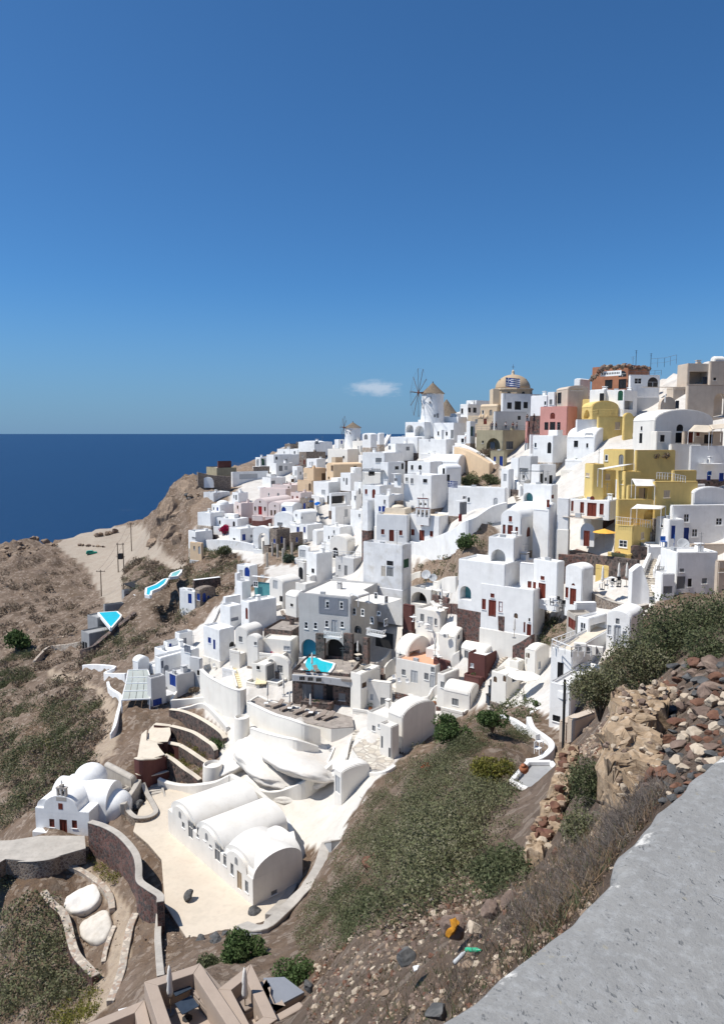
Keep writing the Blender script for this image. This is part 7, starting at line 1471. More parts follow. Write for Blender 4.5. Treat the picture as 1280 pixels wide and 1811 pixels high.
# ================================================================ furniture, people, poles, car
region(320, 980)
zl = P3(X(620), Yp(1065) , D(X(620), Yp(1115))).z - .45
terrace([(440, 1000), (510, 955), (700, 985), (1000, 1045), (1140, 1085), (1150, 1150), (1000, 1160), (800, 1115), (600, 1060)], 'grey lounger deck behind the long cream parapet', 'DK', z=zl, drop=2.5, wm='C', name='sun_deck')
def onz(px, py, z): a, v = av(X(px), Yp(py)); return Vector((a * z / v, z / v, z))
for i, (x, y) in enumerate(((605, 1030), (665, 1050), (755, 1072), (820, 1085), (895, 1105), (945, 1112))):
    place('lounger', mk_lounger, onz(x, y, zl), R(-42), ('leftmost taupe lounger on the long cream wall terrace', 'second taupe lounger from the left on the long terrace', 'third taupe lounger from the left on the long terrace', 'fourth taupe lounger from the left on the long terrace', 'fifth taupe lounger from the left on the long terrace', 'rightmost taupe lounger on the long cream wall terrace')[i], 'sun lounger', 'taupe loungers in a row', 1.15)
for i, (x, y) in enumerate(((568, 1012), (725, 1045), (865, 1075))):
    place('rtab', lambda: mk_table('white', 'metal', .3, .5), onz(x, y, zl), 0, ('white side table left of the first taupe lounger', 'white side table between the second and third taupe loungers', 'white side table between the fourth and fifth taupe loungers')[i], 'table', 'white lounger side tables')
UM = [(578, 985, 'closed white parasol at the left end of the lounger row'), (725, 1030, 'closed white parasol behind the third taupe lounger'), (862, 1050, 'closed white parasol behind the fifth taupe lounger'), (873, 775, 'closed white parasol standing in the hotel pool corner'), (1172, 725, 'closed white parasol on the boarded deck'), (685, 935, 'closed brown-grey parasol in the cream courtyard'), (556, 385, 'closed parasol beside the small round pool')]
for x, y, lb in UM: place('umbc', mk_umb_closed, onz(x, y, zl) if 980 < y < 1060 else on(x, y, 104 if y == 775 else None), 0, lb, 'parasol', None, 1.0)
for x, y, lb in ((515, 880, 'left straw coloured sunbed in the cream courtyard'), (552, 878, 'right straw coloured sunbed in the cream courtyard')):
    place('ylounge', lambda: mk_lounger('ycush'), on(x, y) + Vector((0, -.6, .1)), R(2), lb, 'sun lounger', 'straw sunbeds', 1.3)
for x, y, lb in ((835, 790, 'grey lounger at the edge of the hotel pool'), (915, 800, 'grey armchair at the edge of the hotel pool'), (690, 420, 'dark lounger on the terrace with brown boards')):
    place('lounger', mk_lounger, on(x, y, 103.6 if y > 700 else None) + Vector((0, 0, .1)), R(20), lb, 'sun lounger', None, 1.0)
for x, y, lb in ((180, 760, 'white chair on the left sun terrace'), (225, 775, 'pale chair beside the dark mat on the left sun terrace'), (165, 785, 'lowest pale chair on the left sun terrace')):
    place('wchair', mk_chair, on(x, y) + Vector((0, 0, .3)), random.uniform(0, 3), lb, 'chair')
for x, y, lb in ((375, 640, 'dark wooden table on the cream terrace above the steps'), (340, 640, 'second dark wooden table by the white house with cobalt shutters')):
    place('dtab', lambda: mk_table('wood', 'wood', .5, .72), on(x, y) + Vector((0, 0, .2)), .4, lb, 'table')
for x, y, lb in ((1060, 810, 'brown table on the boarded hotel deck, left'), (1140, 745, 'white clothed table on the boarded hotel deck'), (1215, 770, 'beige clothed table at the right of the hotel deck'), (1180, 700, 'beige round table near the dark arched hotel door')):
    place('ctab', lambda: mk_table('cloth', 'metal', .45, .74), on(x, y, 104) + Vector((0, 0, 0)), .5, lb, 'table')
pool([(480, 292), (555, 288), (555, 316), (500, 318)], on(515, 320).z + .3, 'small pale turquoise pool in the middle left', 'pool2')
pool([(165, 650), (200, 640), (215, 655), (175, 668)], on(190, 668).z + .8, 'tiny pale blue pool at the left white terrace', 'pool2')
region(600, 860)
for x, y, rz, lb in ((668, 712, .6, 'white lounger on the upper red stone patio'), (722, 725, .8, 'second white lounger on the upper red stone patio'), (672, 815, .6, 'white lounger on the cream roof terrace'), (716, 828, .8, 'second white lounger on the cream roof terrace')):
    place('wlounge', lambda: mk_lounger('wcloth'), on(x, y, 107 if y > 780 else 112), rz, lb, 'sun lounger', None, 1.1)
place('umbc', mk_umb_closed, on(680, 790, 108), 0, 'closed white parasol on the cream roof terrace', 'parasol')
place('umbc', mk_umb_closed, on(1162, 1010, 90), 0, 'closed parasol on the red door house patio', 'parasol')
for x, y, lb in ((490, 900, 'white table on the terrace with white chairs'), (530, 935, 'second white table on the terrace with white chairs'), (580, 950, 'third white table on the terrace with white chairs')):
    place('wct', lambda: mk_table('white', 'white', .4, .74), on(x, y, 108), .5, lb, 'table'); place('wchair', mk_chair, on(x + 14, y - 8, 108.5), 1.0, lb.replace('table on', 'chair on').replace('white chairs', 'white tables'), 'chair')
for x, y, lb in ((1130, 1010, 'round white table on the red stone patio'), (1060, 890, 'white table outside the red doored house')):
    place('wct', lambda: mk_table('white', 'white', .4, .74), on(x, y), .5, lb, 'table')
place('dish', mk_dish, on(578, 655, 117), 0, 'left satellite dish on the cream roof', 'satellite dish', 'satellite dishes', 1.3); place('dish', mk_dish, on(622, 665, 116.5), .3, 'right satellite dish on the cream roof', 'satellite dish', 'satellite dishes', 1.1)
place('ac', mk_ac, on(830, 85, 133), .3, 'air conditioner on top of the white lookout block', 'air conditioner')
region(600, 1100)
place('ac', mk_ac, on(708, 104, 102.5), -.5, 'air conditioner on the brown box kiosk', 'air conditioner')
place('umbc', mk_umb_closed, on(636, 225, 101.5), 0, 'closed white parasol left of the brown kiosk', 'parasol')
place('umbc', mk_umb_closed, on(122, 240, 107), 0, 'closed white parasol by the arched hotel door', 'parasol')
place('wlounge', lambda: mk_lounger('wcloth'), on(670, 250, 101), .3, 'white lounger on the orange roof patio', 'sun lounger')
place('umbo', lambda: mk_umb_open('wcloth', 1.9), on(1225, 440, 84) - Vector((0, 0, .6)), 0, 'open cream parasol below the pink steps', 'parasol')
for x, y, lb in ((365, 395, 'white chair on the first white terrace'), (400, 415, 'small white table on the first white terrace'), (455, 420, 'white chair before the first grey door')):
    place('wchair', mk_chair, on(x, y, 100), .4, lb, 'chair')
for x, y, lb in ((315, 580, 'potted plant by the low gabled house'), (570, 600, 'potted plant on the white roof edge'), (748, 590, 'clay pot plant beside the bright roofed house'), (630, 555, 'red flowering pot on the white terrace wall'), (205, 590, 'potted bush outside the low gabled house')):
    place('pot', mk_pot, on(x, y), 0, lb, 'potted plant', None, 1.1)
def bin_():
    r = empty('rubbish_bin'); bev(sub(MB().box(-.32, .32, -.35, .35, .05, 1.0), 'body', 'slate', r), .05, 2); bev(sub(MB().box(-.36, .36, -.4, .38, 1.0, 1.12), 'lid', 'black', r), .04, 2)
    for x in (-.25, .25): q = MB(); q.cyl((0, 0), .1, .1, -.04, .04, 10); o = sub(q, 'wheel', 'black', r); o.rotation_euler = (0, R(90), 0); o.location = (x, .35, .1)
    return r
for x, y, lb in ((1000, 545, 'blue-black wheeled bin nearest the scrub'), (1015, 490, 'middle black wheeled bin by the rubble steps'), (1025, 450, 'farthest black wheeled bin by the rubble steps')): place('bin', bin_, on(x, y), .3, lb, 'rubbish bin', None, 1.15)
person(on(955, 372), 0, 'walker in dark shirt on the steps by the maroon kiosk', 'slate', 'G2', 'black', 1)
person(on(940, 352), .6, 'second walker in grey shirt just behind on the steps', 'G1', 'wood', 'wood', 0)
region(640, 620)
for x, y, rz, sh, lb in ((865, 522, 0, 'slate', 'visitor in dark blue at the left of the khaki villa roof'), (890, 522, .8, 'black', 'visitor in black on the khaki villa roof'), (1003, 524, 0, 'red', 'visitor in brown right of middle on the khaki villa roof'), (1028, 524, 1, 'grey', 'visitor in grey on the khaki villa roof'), (955, 522, .4, 'wcloth', 'visitor in white leaning on the khaki villa roof'), (1098, 472, 0, 'wood', 'visitor in brown standing on the pink terrace'), (1142, 470, .5, 'black', 'visitor in black standing on the pink terrace'), (1158, 476, 2, 'G2', 'visitor in grey beside the one in black on the pink terrace'), (690, 612, 0, 'red', 'person in red by the white doorway below the cream terrace')):
    person(on(x, y + 6, 160 if y > 500 and y < 600 else 158 if y < 500 else 171), rz, lb, sh, 'slate', 'black', 0)
for i, (x, y) in enumerate(((785, 455), (800, 455), (828, 455))):
    r = empty('hanging_lamp', P3(X(x), Yp(y), 182)); tag(r, ('left', 'middle', 'right')[i] + ' beige hanging lamp of the cream terrace', 'lamp', 'hanging lamps on the cream terrace'); b = MB(); b.lathe((0, 0, 0), [(.5, 0), (.35, .6), (.08, 1.1)], 10); sub(b, 'shade', 'OC', r, True); b = MB(); b.cyl((0, 0), .02, .02, 1.1, 1.8, 4); sub(b, 'cord', 'dark', r)
# flags
def flag(px, py, Y, h, L_, label, wv=0):
    p = P3(X(px), Yp(py), Y); r = empty('flagpole', p); tag(r, label, 'flag'); b = MB(); b.cyl((0, 0), .05, .04, 0, h, 8); sub(b, 'pole', 'metal', r)
    H_ = L_ * .62; n = 14; sx = H_ / 9
    def strip(z0, z1, x0, x1, mt, off=0):
        m = MB(); k = max(2, int(n * (x1 - x0) / L_)); vs_ = []
        for i in range(k + 1):
            x = x0 + (x1 - x0) * i / k; yy = math.sin(x * 2.6 + wv) * .18 * min(1, x); dr = -.10 * x
            vs_ += [(x, yy - off, z0 + dr), (x, yy - off, z1 + dr), (x, yy + .02 + off, z0 + dr), (x, yy + .02 + off, z1 + dr)]
        m.add(vs_, [q for i in range(k) for q in ((4 * i, 4 * i + 4, 4 * i + 5, 4 * i + 1), (4 * i + 2, 4 * i + 3, 4 * i + 7, 4 * i + 6))]); m.build('stripe' if off == 0 else 'canton', mt, r)
    for k in range(9): strip(h - (k + 1) * sx, h - k * sx, .06, L_, 'blue' if k % 2 == 0 else 'white')
    c = 5 * sx; strip(h - c, h, .06, .06 + c, 'blue', .012); strip(h - c / 2 - sx / 2, h - c / 2 + sx / 2, .06, .06 + c, 'white', .02); strip(h - c, h, .06 + 2 * sx, .06 + 3 * sx, 'white', .024)
flag(953, 325, 178, 4.5 * 178 / 155, 3.4, 'blue and white striped cross flag flying before the tan dome')
flag(568, 1050, 133, 5.0, 1.8, 'small striped flag on a thin pole beside the belfry', 2)
region(940, 600)
for x, y, h in ((692, 155, 2.4), (790, 175, 2.4)):
    r = empty('antenna', P3(X(x), Yp(y), 150)); tag(r, 'thin aerial on the ' + ('terracotta house roof' if x < 700 else 'skyline just right of the terracotta house roof'), 'antenna'); b = MB(); b.cyl((0, 0), .05, .05, -.5, h, 6); b.obox((-.3, 0, h - .1), (.3, 0, h - .1), .04, .04); b.obox((-.2, 0, h - .5), (.2, 0, h - .5), .04, .04); sub(b, 'mast', 'dark', r)
# sign with worn lettering on the terracotta house
r = empty('wall_sign', P3(X(525), Yp(228), 148.3), -R(50)); tag(r, 'long white painted sign board on the terracotta house', 'sign'); b = MB(); b.box(-2.3, 2.3, -.08, 0, -.5, .5); sub(b, 'board', 'white', r); b = MB()
for k in range(11): x = -1.9 + k * .36; b.box(x, x + .2, -.1, -.08, -.18, .2)
sub(b, 'lettering', 'dark', r)
# rubble along the ruined top
r = empty('rubble_crest', P3(X(600), Yp(170), 150)); tag(r, 'crumbling rubble crest on the terracotta house', 'rubble')
for k in range(34):
    t = k / 33; x = 395 + 90 * min(1, t * 2.6) + (t > .38) * (t - .38) / .62 * 290; y = 262 - 88 * min(1, t * 2.6) + random.uniform(-4, 22); rock(P3(X(x), Yp(y), 149.4), random.uniform(.8, 1.7), random.choice(('rockB', 'rockR', 'rockT')), r, 'stone')
for x, y, lb in ((430, 345, 'round straw parasol'),): pass
place('umbc', mk_umb_closed, on(884, 462, 131), 0, 'closed white parasol in the wide beige niche', 'parasol')
region(940, 860)
place('umbo2', lambda: mk_umb_open('orange', 1.6, 8), on(478, 405, 97), 0, 'open orange parasol beside the lowest yellow house', 'parasol', None, .95)
for x, y, lb in ((468, 690, 'closed pale parasol at the left of the cafe terrace'), (575, 670, 'closed pale parasol in the middle of the cafe terrace'), (628, 670, 'closed grey parasol at the right of the cafe terrace')): place('umbc', mk_umb_closed, on(x, y, 90), 0, lb, 'parasol', None, 1.15)
for i, (x, y) in enumerate(((450, 680), (500, 655), (530, 645), (535, 670))):
    q = on(x, y, 90); place('wct', lambda: mk_table('white', 'white', .4, .74), q, .5, ('foremost', 'second', 'third', 'farthest')[i] + ' white topped cafe table on the grey cafe terrace', 'table')
    place('dchair', lambda: mk_chair('black'), q + Vector((.75, -.2, 0)), 1.2 + i, ('foremost', 'second', 'third', 'farthest')[i] + ' black cafe chair on the grey cafe terrace', 'chair')
for i, (x, y) in enumerate(((90, 790), (140, 775), (165, 800), (150, 830))):
    q = on(x, y, 90.5); place('wct', lambda: mk_table('white', 'white', .4, .74), q, .5, ('leftmost', 'farthest', 'middle', 'nearest')[i] + ' white topped table outside the long white house', 'table'); place('dchair', lambda: mk_chair('black'), q + Vector((.75, -.2, 0)), 1.2 + i, ('leftmost', 'farthest', 'middle', 'nearest')[i] + ' black chair outside the long white house', 'chair')
for i, (x, y) in enumerate(((875, 400), (930, 410), (945, 385))): place('bchair', lambda: mk_chair('bluet'), on(x, y, 98), i, ('left', 'middle', 'right')[i] + ' bright blue chair at the top of the winding stairs', 'chair', None, 1.5)
r = empty('storage_box', P3(X(952), Yp(222), 102)); tag(r, 'blue storage box on the white block roof', 'box'); bev(sub(MB().box(-.9, .9, -.6, .6, 0, .95), 'box', 'sky', r), .05, 2)
place('dish', mk_dish, on(1000, 470, 93), .2, 'satellite dish on the white house beside the winding stairs', 'satellite dish', None, 1.3)
region(880, 1120, 3.2)
for x, y, lb in ((465, 95, 'left cream air conditioner on the pool villa roof'), (520, 110, 'middle cream air conditioner on the pool villa roof'), (560, 115, 'right cream air conditioner on the pool villa roof')): place('ac', mk_ac, on(x, y + 8, 72), -.4, lb, 'air conditioner', None, 1.5)
place('wchair', mk_chair, on(235, 640, 60), .5, 'white garden armchair on the ledge above the clay jar', 'chair', None, 1.1); place('wchair', mk_chair, on(225, 680, 58), .9, 'second white garden armchair just below the first', 'chair', None, 1.1)
r = place('jar', mk_jar, on(152, 790, 50), 0, 'big terracotta jar leaning on the scrub edge', 'jar', None, .75); r.rotation_euler = (R(18), R(-14), 0)
region(0, 880)
def pole(px, py, h, label, double=False):
    p = on(px, py); r = empty('utility_pole', p); tag(r, label, 'utility pole')
    for x in ((-.9, .9) if double else (0,)): b = MB(); b.cyl((x, 0), .17, .12, -1, h, 8); sub(b, 'pole', 'wood', r)
    b = MB(); b.obox((-1.3, 0, h - .5), (1.3, 0, h - .5), .14, .14)
    if double: b.obox((-1.3, 0, h * .5), (1.3, 0, h * .5), .2, .2); q = MB(); q.box(-.6, .6, -.5, .5, h * .42, h * .62); sub(q, 'transformer', 'dark', r)
    sub(b, 'crossarm', 'wood', r)
    for x in (-1.1, -.4, .4, 1.1): q = MB(); q.cyl((x, 0), .06, .06, h - .43, h - .2, 6); sub(q, 'insulator', 'dark', r)
    return p + Vector((0, 0, h - .3))
t1 = pole(678, 662, 8.0, 'single wooden utility pole lowest on the dirt road'); t2 = pole(808, 488, 9.2, 'double wooden utility pole carrying a transformer', True); t3 = pole(878, 358, 10, 'single wooden utility pole farthest along the plateau')
r = empty('power_line', t2); tag(r, 'thin sagging power lines between the plateau poles', 'power line')
for a, b_ in ((t1, t2), (t2, t3)):
    for s in (-1, 1):
        m = MB(); pr = None
        for k in range(11): t = k / 10; q = a.lerp(b_, t) + Vector((s, 0, -4 * .8 * t * (1 - t))) - t2; pr is not None and m.obox(pr, q, .035, .035); pr = q
        sub(m, 'cable', 'dark', r)
def car():
    p = on(612, 378); r = empty('parked_car', p, R(200)); tag(r, 'small jade green car parked alone on the dusty plateau', 'car'); b = MB()
    sec = [(-2.0, .35, .75, .72), (-1.9, .3, .95, .80), (-.9, .28, 1.02, .84), (-.35, .28, 1.45, .70), (.9, .28, 1.50, .72), (1.75, .28, 1.38, .72), (1.95, .35, .95, .80), (2.0, .4, .7, .76)]
    vs_ = []
    for x, z0, z1, hw in sec: zm = min(.95, z1 - .05); vs_ += [(x, -.82, z0), (x, .82, z0), (x, .84, zm * .98), (x, hw * .95, z1), (x, -hw * .95, z1), (x, -.84, zm * .98)]
    b.add(vs_, [tuple(6 * i + q for q in (k, (k + 1) % 6)) + tuple(6 * (i + 1) + q for q in ((k + 1) % 6, k)) for i in range(7) for k in range(6)] + [(5, 4, 3, 2, 1, 0), tuple(range(42, 48))]); bev(sub(b, 'body', 'jade', r), .06, 2)
    for s in (-1, 1): q = MB(); q.add([(-.45, s * .84, .98), (1.7, s * .84, .98), (1.6, s * .78, 1.34), (-.2, s * .76, 1.36)] + [(-.45, s * .8, .98), (1.7, s * .8, .98), (1.6, s * .7, 1.34), (-.2, s * .7, 1.36)], [(0, 1, 2, 3), (7, 6, 5, 4), (0, 4, 5, 1), (1, 5, 6, 2), (2, 6, 7, 3), (3, 7, 4, 0)]); sub(q, 'side_window', 'glass', r)
    q = MB(); q.add([(-.92, -.7, 1.04), (-.92, .7, 1.04), (-.4, .62, 1.42), (-.4, -.62, 1.42), (-.96, -.7, 1.0), (-.96, .7, 1.0), (-.44, .62, 1.46), (-.44, -.62, 1.46)], [(0, 1, 2, 3), (7, 6, 5, 4), (0, 4, 5, 1), (1, 5, 6, 2), (2, 6, 7, 3), (3, 7, 4, 0)]); sub(q, 'windscreen', 'glass', r)
    for x in (-1.25, 1.2):
        for s in (-.78, .78): q = MB(); q.cyl((0, 0), .33, .33, -.1, .1, 16); o = sub(q, 'wheel', 'black', r); o.rotation_euler = (R(90), 0, 0); o.location = (x, s, .33); q = MB(); q.cyl((0, 0), .18, .18, -.115, .115, 12); sub(q, 'rim', 'metal', o)
    for s in (-.6, .6): q = MB(); q.box(-2.02, -1.95, s - .15, s + .15, .6, .75); sub(q, 'headlight', 'white', r)
car()
for i, (x, y, s) in enumerate(((560, 262, 3), (640, 235, 6), (690, 222, 7), (740, 212, 5), (600, 318, 4), (690, 320, 3), (740, 325, 3), (900, 290, 5), (390, 345, 5), (430, 340, 5))):
    pass
# ================================================================ rocks
def rk(px, py, spx, mt, label, raw=True, Y=None, flat=.8, sub_=3, sink=.2, name='boulder'):
    p = on(px, py, Y, raw); s = spx * p.y / F_PX * (1 if raw else 1 / Reg.s); o = rock(p + Vector((0, 0, s * flat * (.5 - sink))), (s, s * .9, s * flat), mt, None, name, None, sub_, random.randint(0, 9)); tag(o, label, 'boulder'); return o
rk(333, 1589, 26, 'rockG', 'single grey boulder standing alone on the plaza', Y=68.8); rk(450, 1622, 32, 'rockG', 'grey boulder inside the hook of the curved cement wall')
rk(244, 1430, 26, 'rockG', 'black bush-like lava boulder in the oval planter')
def pile(pts, label, mts, smin, smax, n, raw=True, Yo=None, spread=1.0):
    c = on(pts[0][0], pts[0][1], None, raw); r = empty('rock_pile', c); tag(r, label, 'rock pile')
    for k in range(n):
        a, b_ = random.choice(pts), random.choice(pts); t = random.random(); x = a[0] + (b_[0] - a[0]) * t; y = a[1] + (b_[1] - a[1]) * t; p = on(x, y, Yo, raw); s = random.uniform(smin, smax) * p.y / F_PX
        rock(p + Vector((0, 0, s * .2)), s, random.choice(mts), r)
    return r
pile([(290, 1610), (305, 1622), (300, 1605), (312, 1612)], 'heap of grey stones at the left corner of the plaza', ('rockG', 'rockB'), 8, 17, 16)
pile([(350, 1665), (375, 1645), (398, 1655), (385, 1670)], 'heap of large grey stones at the front edge of the plaza', ('rockG', 'rockB', 'rockG'), 12, 26, 16)
pile([(705, 1330), (735, 1300), (790, 1380), (800, 1385), (815, 1340)], 'tumbled grey stones halfway down the scrub slope', ('rockG', 'rockC', 'rockB'), 4, 11, 40)
pile([(820, 1500), (870, 1420), (890, 1400), (850, 1470)], 'pale stone scree among the sage scrub', ('rockC', 'rockC', 'rockB'), 4, 12, 60)
pile([(0, 975), (60, 955), (100, 965), (30, 985)], 'craggy tan rocks on the far left edge above the sea', ('rockT',), 6, 17, 36)
pile([(170, 950), (205, 942), (190, 946)], 'low brown rock outcrop by the plateau edge', ('rockT', 'rockB'), 6, 16, 14)
pile([(155, 966), (185, 968), (140, 965)], 'scattered stones behind the jade green car', ('rockB', 'rockT'), 3, 9, 16)
pile([(320, 860), (345, 845), (360, 870), (335, 885)], 'loose rocks on the cliff shoulder', ('rockT', 'rockG'), 6, 16, 20)
# cliff wall
def cliff():
    r = empty('cliff', P3(310, 930, 238)); tag(r, 'sheer tan rock cliff above the dirt plateau', 'cliff')
    for x, y, Y_, sx, sz in ((318, 905, 247, 17, 19), (296, 920, 243, 10, 17), (284, 945, 240, 10, 10), (308, 945, 236, 11, 12), (335, 880, 248, 14, 13), (330, 925, 240, 12, 17), (350, 900, 240, 14, 12), (275, 962, 236, 7, 5), (322, 965, 228, 9, 9)):
        p = P3(x, y, Y_); rock(p, (sx, sx * .9, sz), 'rockT', r, 'crag', random.uniform(0, 6), 4, random.randint(10, 14))
cliff()
for o in bpy.data.objects:
    if o.name.startswith('crag'): o.rotation_euler[0] = 0; o.rotation_euler[1] = 0
# whitewashed rocks under the lounger terrace
r = empty('whitewashed_rocks', on(500, 1350, None, True)); tag(r, 'mass of whitewashed natural rock below the lounger terrace', 'rock')
for x, y, s in ((435, 1325, 9), (480, 1345, 10), (530, 1350, 10), (575, 1338, 8), (505, 1378, 8), (560, 1365, 7)):
    p = on(x, y, None, True); o = rock(p + Vector((0, .8, -.5)), (s * 1.3, s * 1.0, s * .27), 'rockW', r, 'rock', None, 4, random.randint(20, 24)); o.data.shade_smooth()
# near rubble wall at the right
r = empty('rubble_wall', on(1230, 1290, None, True)); tag(r, 'collapsing wall of red, black and cream stones by the parapet', 'rubble wall')
k_ = 0
for y in range(1185, 1420, 13):
    x0 = 1188 if y < 1225 else 1160 if y < 1250 else 1138
    x = x0 + random.uniform(0, 14)
    while x < 1330:
        if x < 1280 + (1400 - y) and not (x > 1180 + (1420 - y) * .75 + 40):
            Y_ = D(x, y); sp = random.uniform(14, 36) * (1.25 if y < 1260 else 1) ; s = sp * Y_ / F_PX
            mt = random.choice(('rockG', 'rockG', 'rockR', 'rockB')) if y < 1235 else random.choice(('rockR', 'rockR', 'rockC', 'rockB', 'rockC', 'rockR', 'rockG'))
            if y > 1330: mt = random.choice(('rockC', 'rockR', 'rockC', 'rockR', 'rockG', 'rockB'))
            o = rock(P3(x, y + random.uniform(-4, 4), Y_) + Vector((0, 0, s * .25)), (s * random.uniform(.9, 1.4), s, s * random.uniform(.45, .8)), mt, r, sub=2 if sp < 24 else 3); k_ += 1
        x += random.uniform(12, 23)
# ruined clay wall (left) and clay bank
def ruin(pts, Ys, t, label, stones, smt, n, seed):
    w_ = wall(pts, t, 'earth', label, None, F=2.0, raw=True, Ys=Ys, smooth=6, name='ruined_wall', cat='ruined wall')
    m = [c for c in w_.children][0]; m.modifiers.clear(); me = m.data
    bm = bmesh.new(); bm.from_mesh(me); bmesh.ops.subdivide_edges(bm, edges=bm.edges, cuts=7, use_grid_fill=True)
    for v in bm.verts: v.co += Vector(noise.noise_vector(v.co * 1.7 + Vector((seed, 0, 0)))) * t * .35 + Vector(noise.noise_vector(v.co * 5)) * .13 + Vector(noise.noise_vector(v.co * 14)) * .06
    bm.to_mesh(me); bm.free()
    for k in range(n):
        i = random.uniform(0, len(pts) - 1.001); a, b_ = pts[int(i)], pts[int(i) + 1]; f = i - int(i); Y_ = Ys[int(i)] * (1 - f) + Ys[int(i) + 1] * f
        p = P3(a[0] * (1 - f) + b_[0] * f, a[1] * (1 - f) + b_[1] * f, Y_) + Vector((random.uniform(-.5, .5) * t, random.uniform(-.5, .5) * t, random.uniform(-.05, .12))); s = random.uniform(*stones) * Y_ / F_PX; rock(p - w_.location, s, random.choice(smt), None, 'stone').parent = w_
    return w_
ruin([(1008, 1322, 1400), (1000, 1352, 1430), (990, 1390, 1465), (978, 1430, 1500), (962, 1470, 1540), (945, 1510, 1570)], [25, 23.2, 21.5, 20, 18.6, 17.5], .55, 'leaning ruined clay wall topped with red stones in the middle of the scrub', (12, 30), ('rockR', 'rockT', 'rockC', 'rockR'), 46, 3)
ruin([(1180, 1225, 1290), (1140, 1228, 1300), (1118, 1270, 1350), (1122, 1320, 1400), (1135, 1370, 1440), (1150, 1420, 1470)], [16.5, 16.5, 14.5, 12.8, 11.5, 10.4], .9, 'pale clay bank wall full of cream stones beside the rubble wall', (9, 24), ('rockC', 'rockC', 'rockT', 'rockB'), 150, 9)
# boulders on the near slope
rk(797, 1655, 62, 'rockB', 'upright brown boulder with a tall lichen covered edge', Y=12.2, flat=1.0)
li = rock(P3(800, 1640, 12.0), (.16, .34, .50), 'lichen', None, 'lichen_patch', 0.4, 3, 4); tag(li, 'orange lichen crust on the edge of the brown boulder', 'lichen')
rk(838, 1648, 36, 'rockC', 'cream white boulder just right of the lichen boulder', Y=11.6); rk(868, 1620, 48, 'rockB', 'brown jagged boulder above the cream white boulder', Y=12); rk(830, 1716, 40, 'rockT', 'tan sandy boulder below the green bottle', Y=10.4, flat=.6)
rk(716, 1699, 46, 'rockG', 'round grey boulder in the dry grass', Y=12.5, flat=.7); rk(775, 1800, 60, 'rockG', 'grey boulder at the bottom beside the parapet', Y=8.5, flat=.6); rk(935, 1595, 44, 'rockG', 'dark slate boulder under the ruined clay wall', Y=11.5); rk(900, 1598, 50, 'rockB', 'long brown boulder in the dry twigs', Y=12, flat=.5)
rk(652, 1535, 34, 'rockR', 'red scoria outcrop on the scrub slope', Y=None); rk(668, 1520, 30, 'rockR', 'second red scoria outcrop just above the first'); rk(545, 1750, 26, 'rockG', 'grey boulder beside the brown boundary walls', Y=27); rk(680, 1760, 30, 'rockT', 'flat tan boulder in the dry grass near the bottom', Y=11, flat=.4); rk(960, 1560, 34, 'rockT', 'tan boulder at the foot of the ruined clay wall', Y=13)
def bottle(px, py, Y, mt, label, rz):
    p = P3(px, py, Y); r = empty('plastic_bottle', p, rz); tag(r, label, 'bottle'); b = MB(); b.lathe((0, 0, 0), [(.03, -.12), (.036, -.1), (.034, 0), (.036, .08), (.015, .13), (.015, .15)], 12); o = sub(b, 'bottle', mt, r, True); o.rotation_euler = (R(70), 0, 0); b = MB(); b.cyl((0, 0), .018, .018, .15, .172, 10); sub(b, 'cap', 'green' if mt != 'pgrey' else 'blue', o); return r
M['gbot'] = mat('green_plastic', (.05, .45, .25), rough=.15, var=.2, bump=0, kind='x')
bottle(835, 1680, 10.6, 'gbot', 'crushed green plastic bottle in the dry grass', 1.0).scale = (1.0,) * 3; bottle(812, 1694, 10.6, 'pgrey', 'clear plastic bottle with blue cap in the dry grass', 2.2).scale = (1.0,) * 3
r = empty('plastic_bag', P3(735, 1712, 11.2)); tag(r, 'crumpled white plastic litter beside the round grey boulder', 'litter'); rock(P3(735, 1712, 11.2), (.22, .16, .10), 'white', r, 'film')
# ================================================================ vegetation
def tree_bush(px, py, wpx, hpx, mt, label, n, leaf, Y=None, cat='bush', name='bush', lobes=6, trunk=True, sink=.1):
    p = on(px, py, Y, True); s = p.y / F_PX; W_ = wpx * s; H_ = hpx * s; r = empty(name, p); tag(r, label, cat); Vs = []; Rs = []
    for k in range(lobes):
        a = 2 * math.pi * k / lobes + random.random(); q = .0 if k == 0 else .27; rad = min(W_, H_) * random.uniform(.26, .4)
        V, rn = leafset(n // lobes, rad, leaf, random.randint(0, 999), .85, .5); V = V + np.array([math.cos(a) * W_ * q, math.sin(a) * W_ * q * .8, H_ * (random.uniform(.32, .68) - sink)]); Vs.append(V); Rs.append(rn)
    link('foliage', meshV('foliage', np.concatenate(Vs), np.concatenate(Rs)), mt, r)
    if trunk:
        b = MB()
        for k in range(7): a = 2 * math.pi * k / 7; m_ = Vector((math.cos(a) * W_ * .12, math.sin(a) * W_ * .12, H_ * .25)); e = Vector((math.cos(a) * W_ * .32, math.sin(a) * W_ * .32, H_ * .6)); b.obox((0, 0, -.3), m_, H_ * .03, H_ * .03); b.obox(m_, e, H_ * .018, H_ * .018)
        sub(b, 'stems', 'trunk', r)
    return r
tree_bush(1215, 1185, 250, 170, 'leaf_olive', 'big dense olive green bush crowding the right edge', 26000, .075, Y=26, lobes=12)
tree_bush(1130, 1215, 130, 105, 'leaf_grey', 'left shoulder of grey twiggy bush beside the big olive bush', 9000, .07, Y=25, lobes=7)
tree_bush(1060, 1262, 110, 110, 'leaf_grey', 'loose grey-brown bush in front of the pool villa', 9000, .07, Y=27, lobes=7)
tree_bush(1270, 1200, 130, 110, 'leaf_olive', 'olive bush behind the dark stones at the right edge', 9000, .06, Y=21, lobes=7)
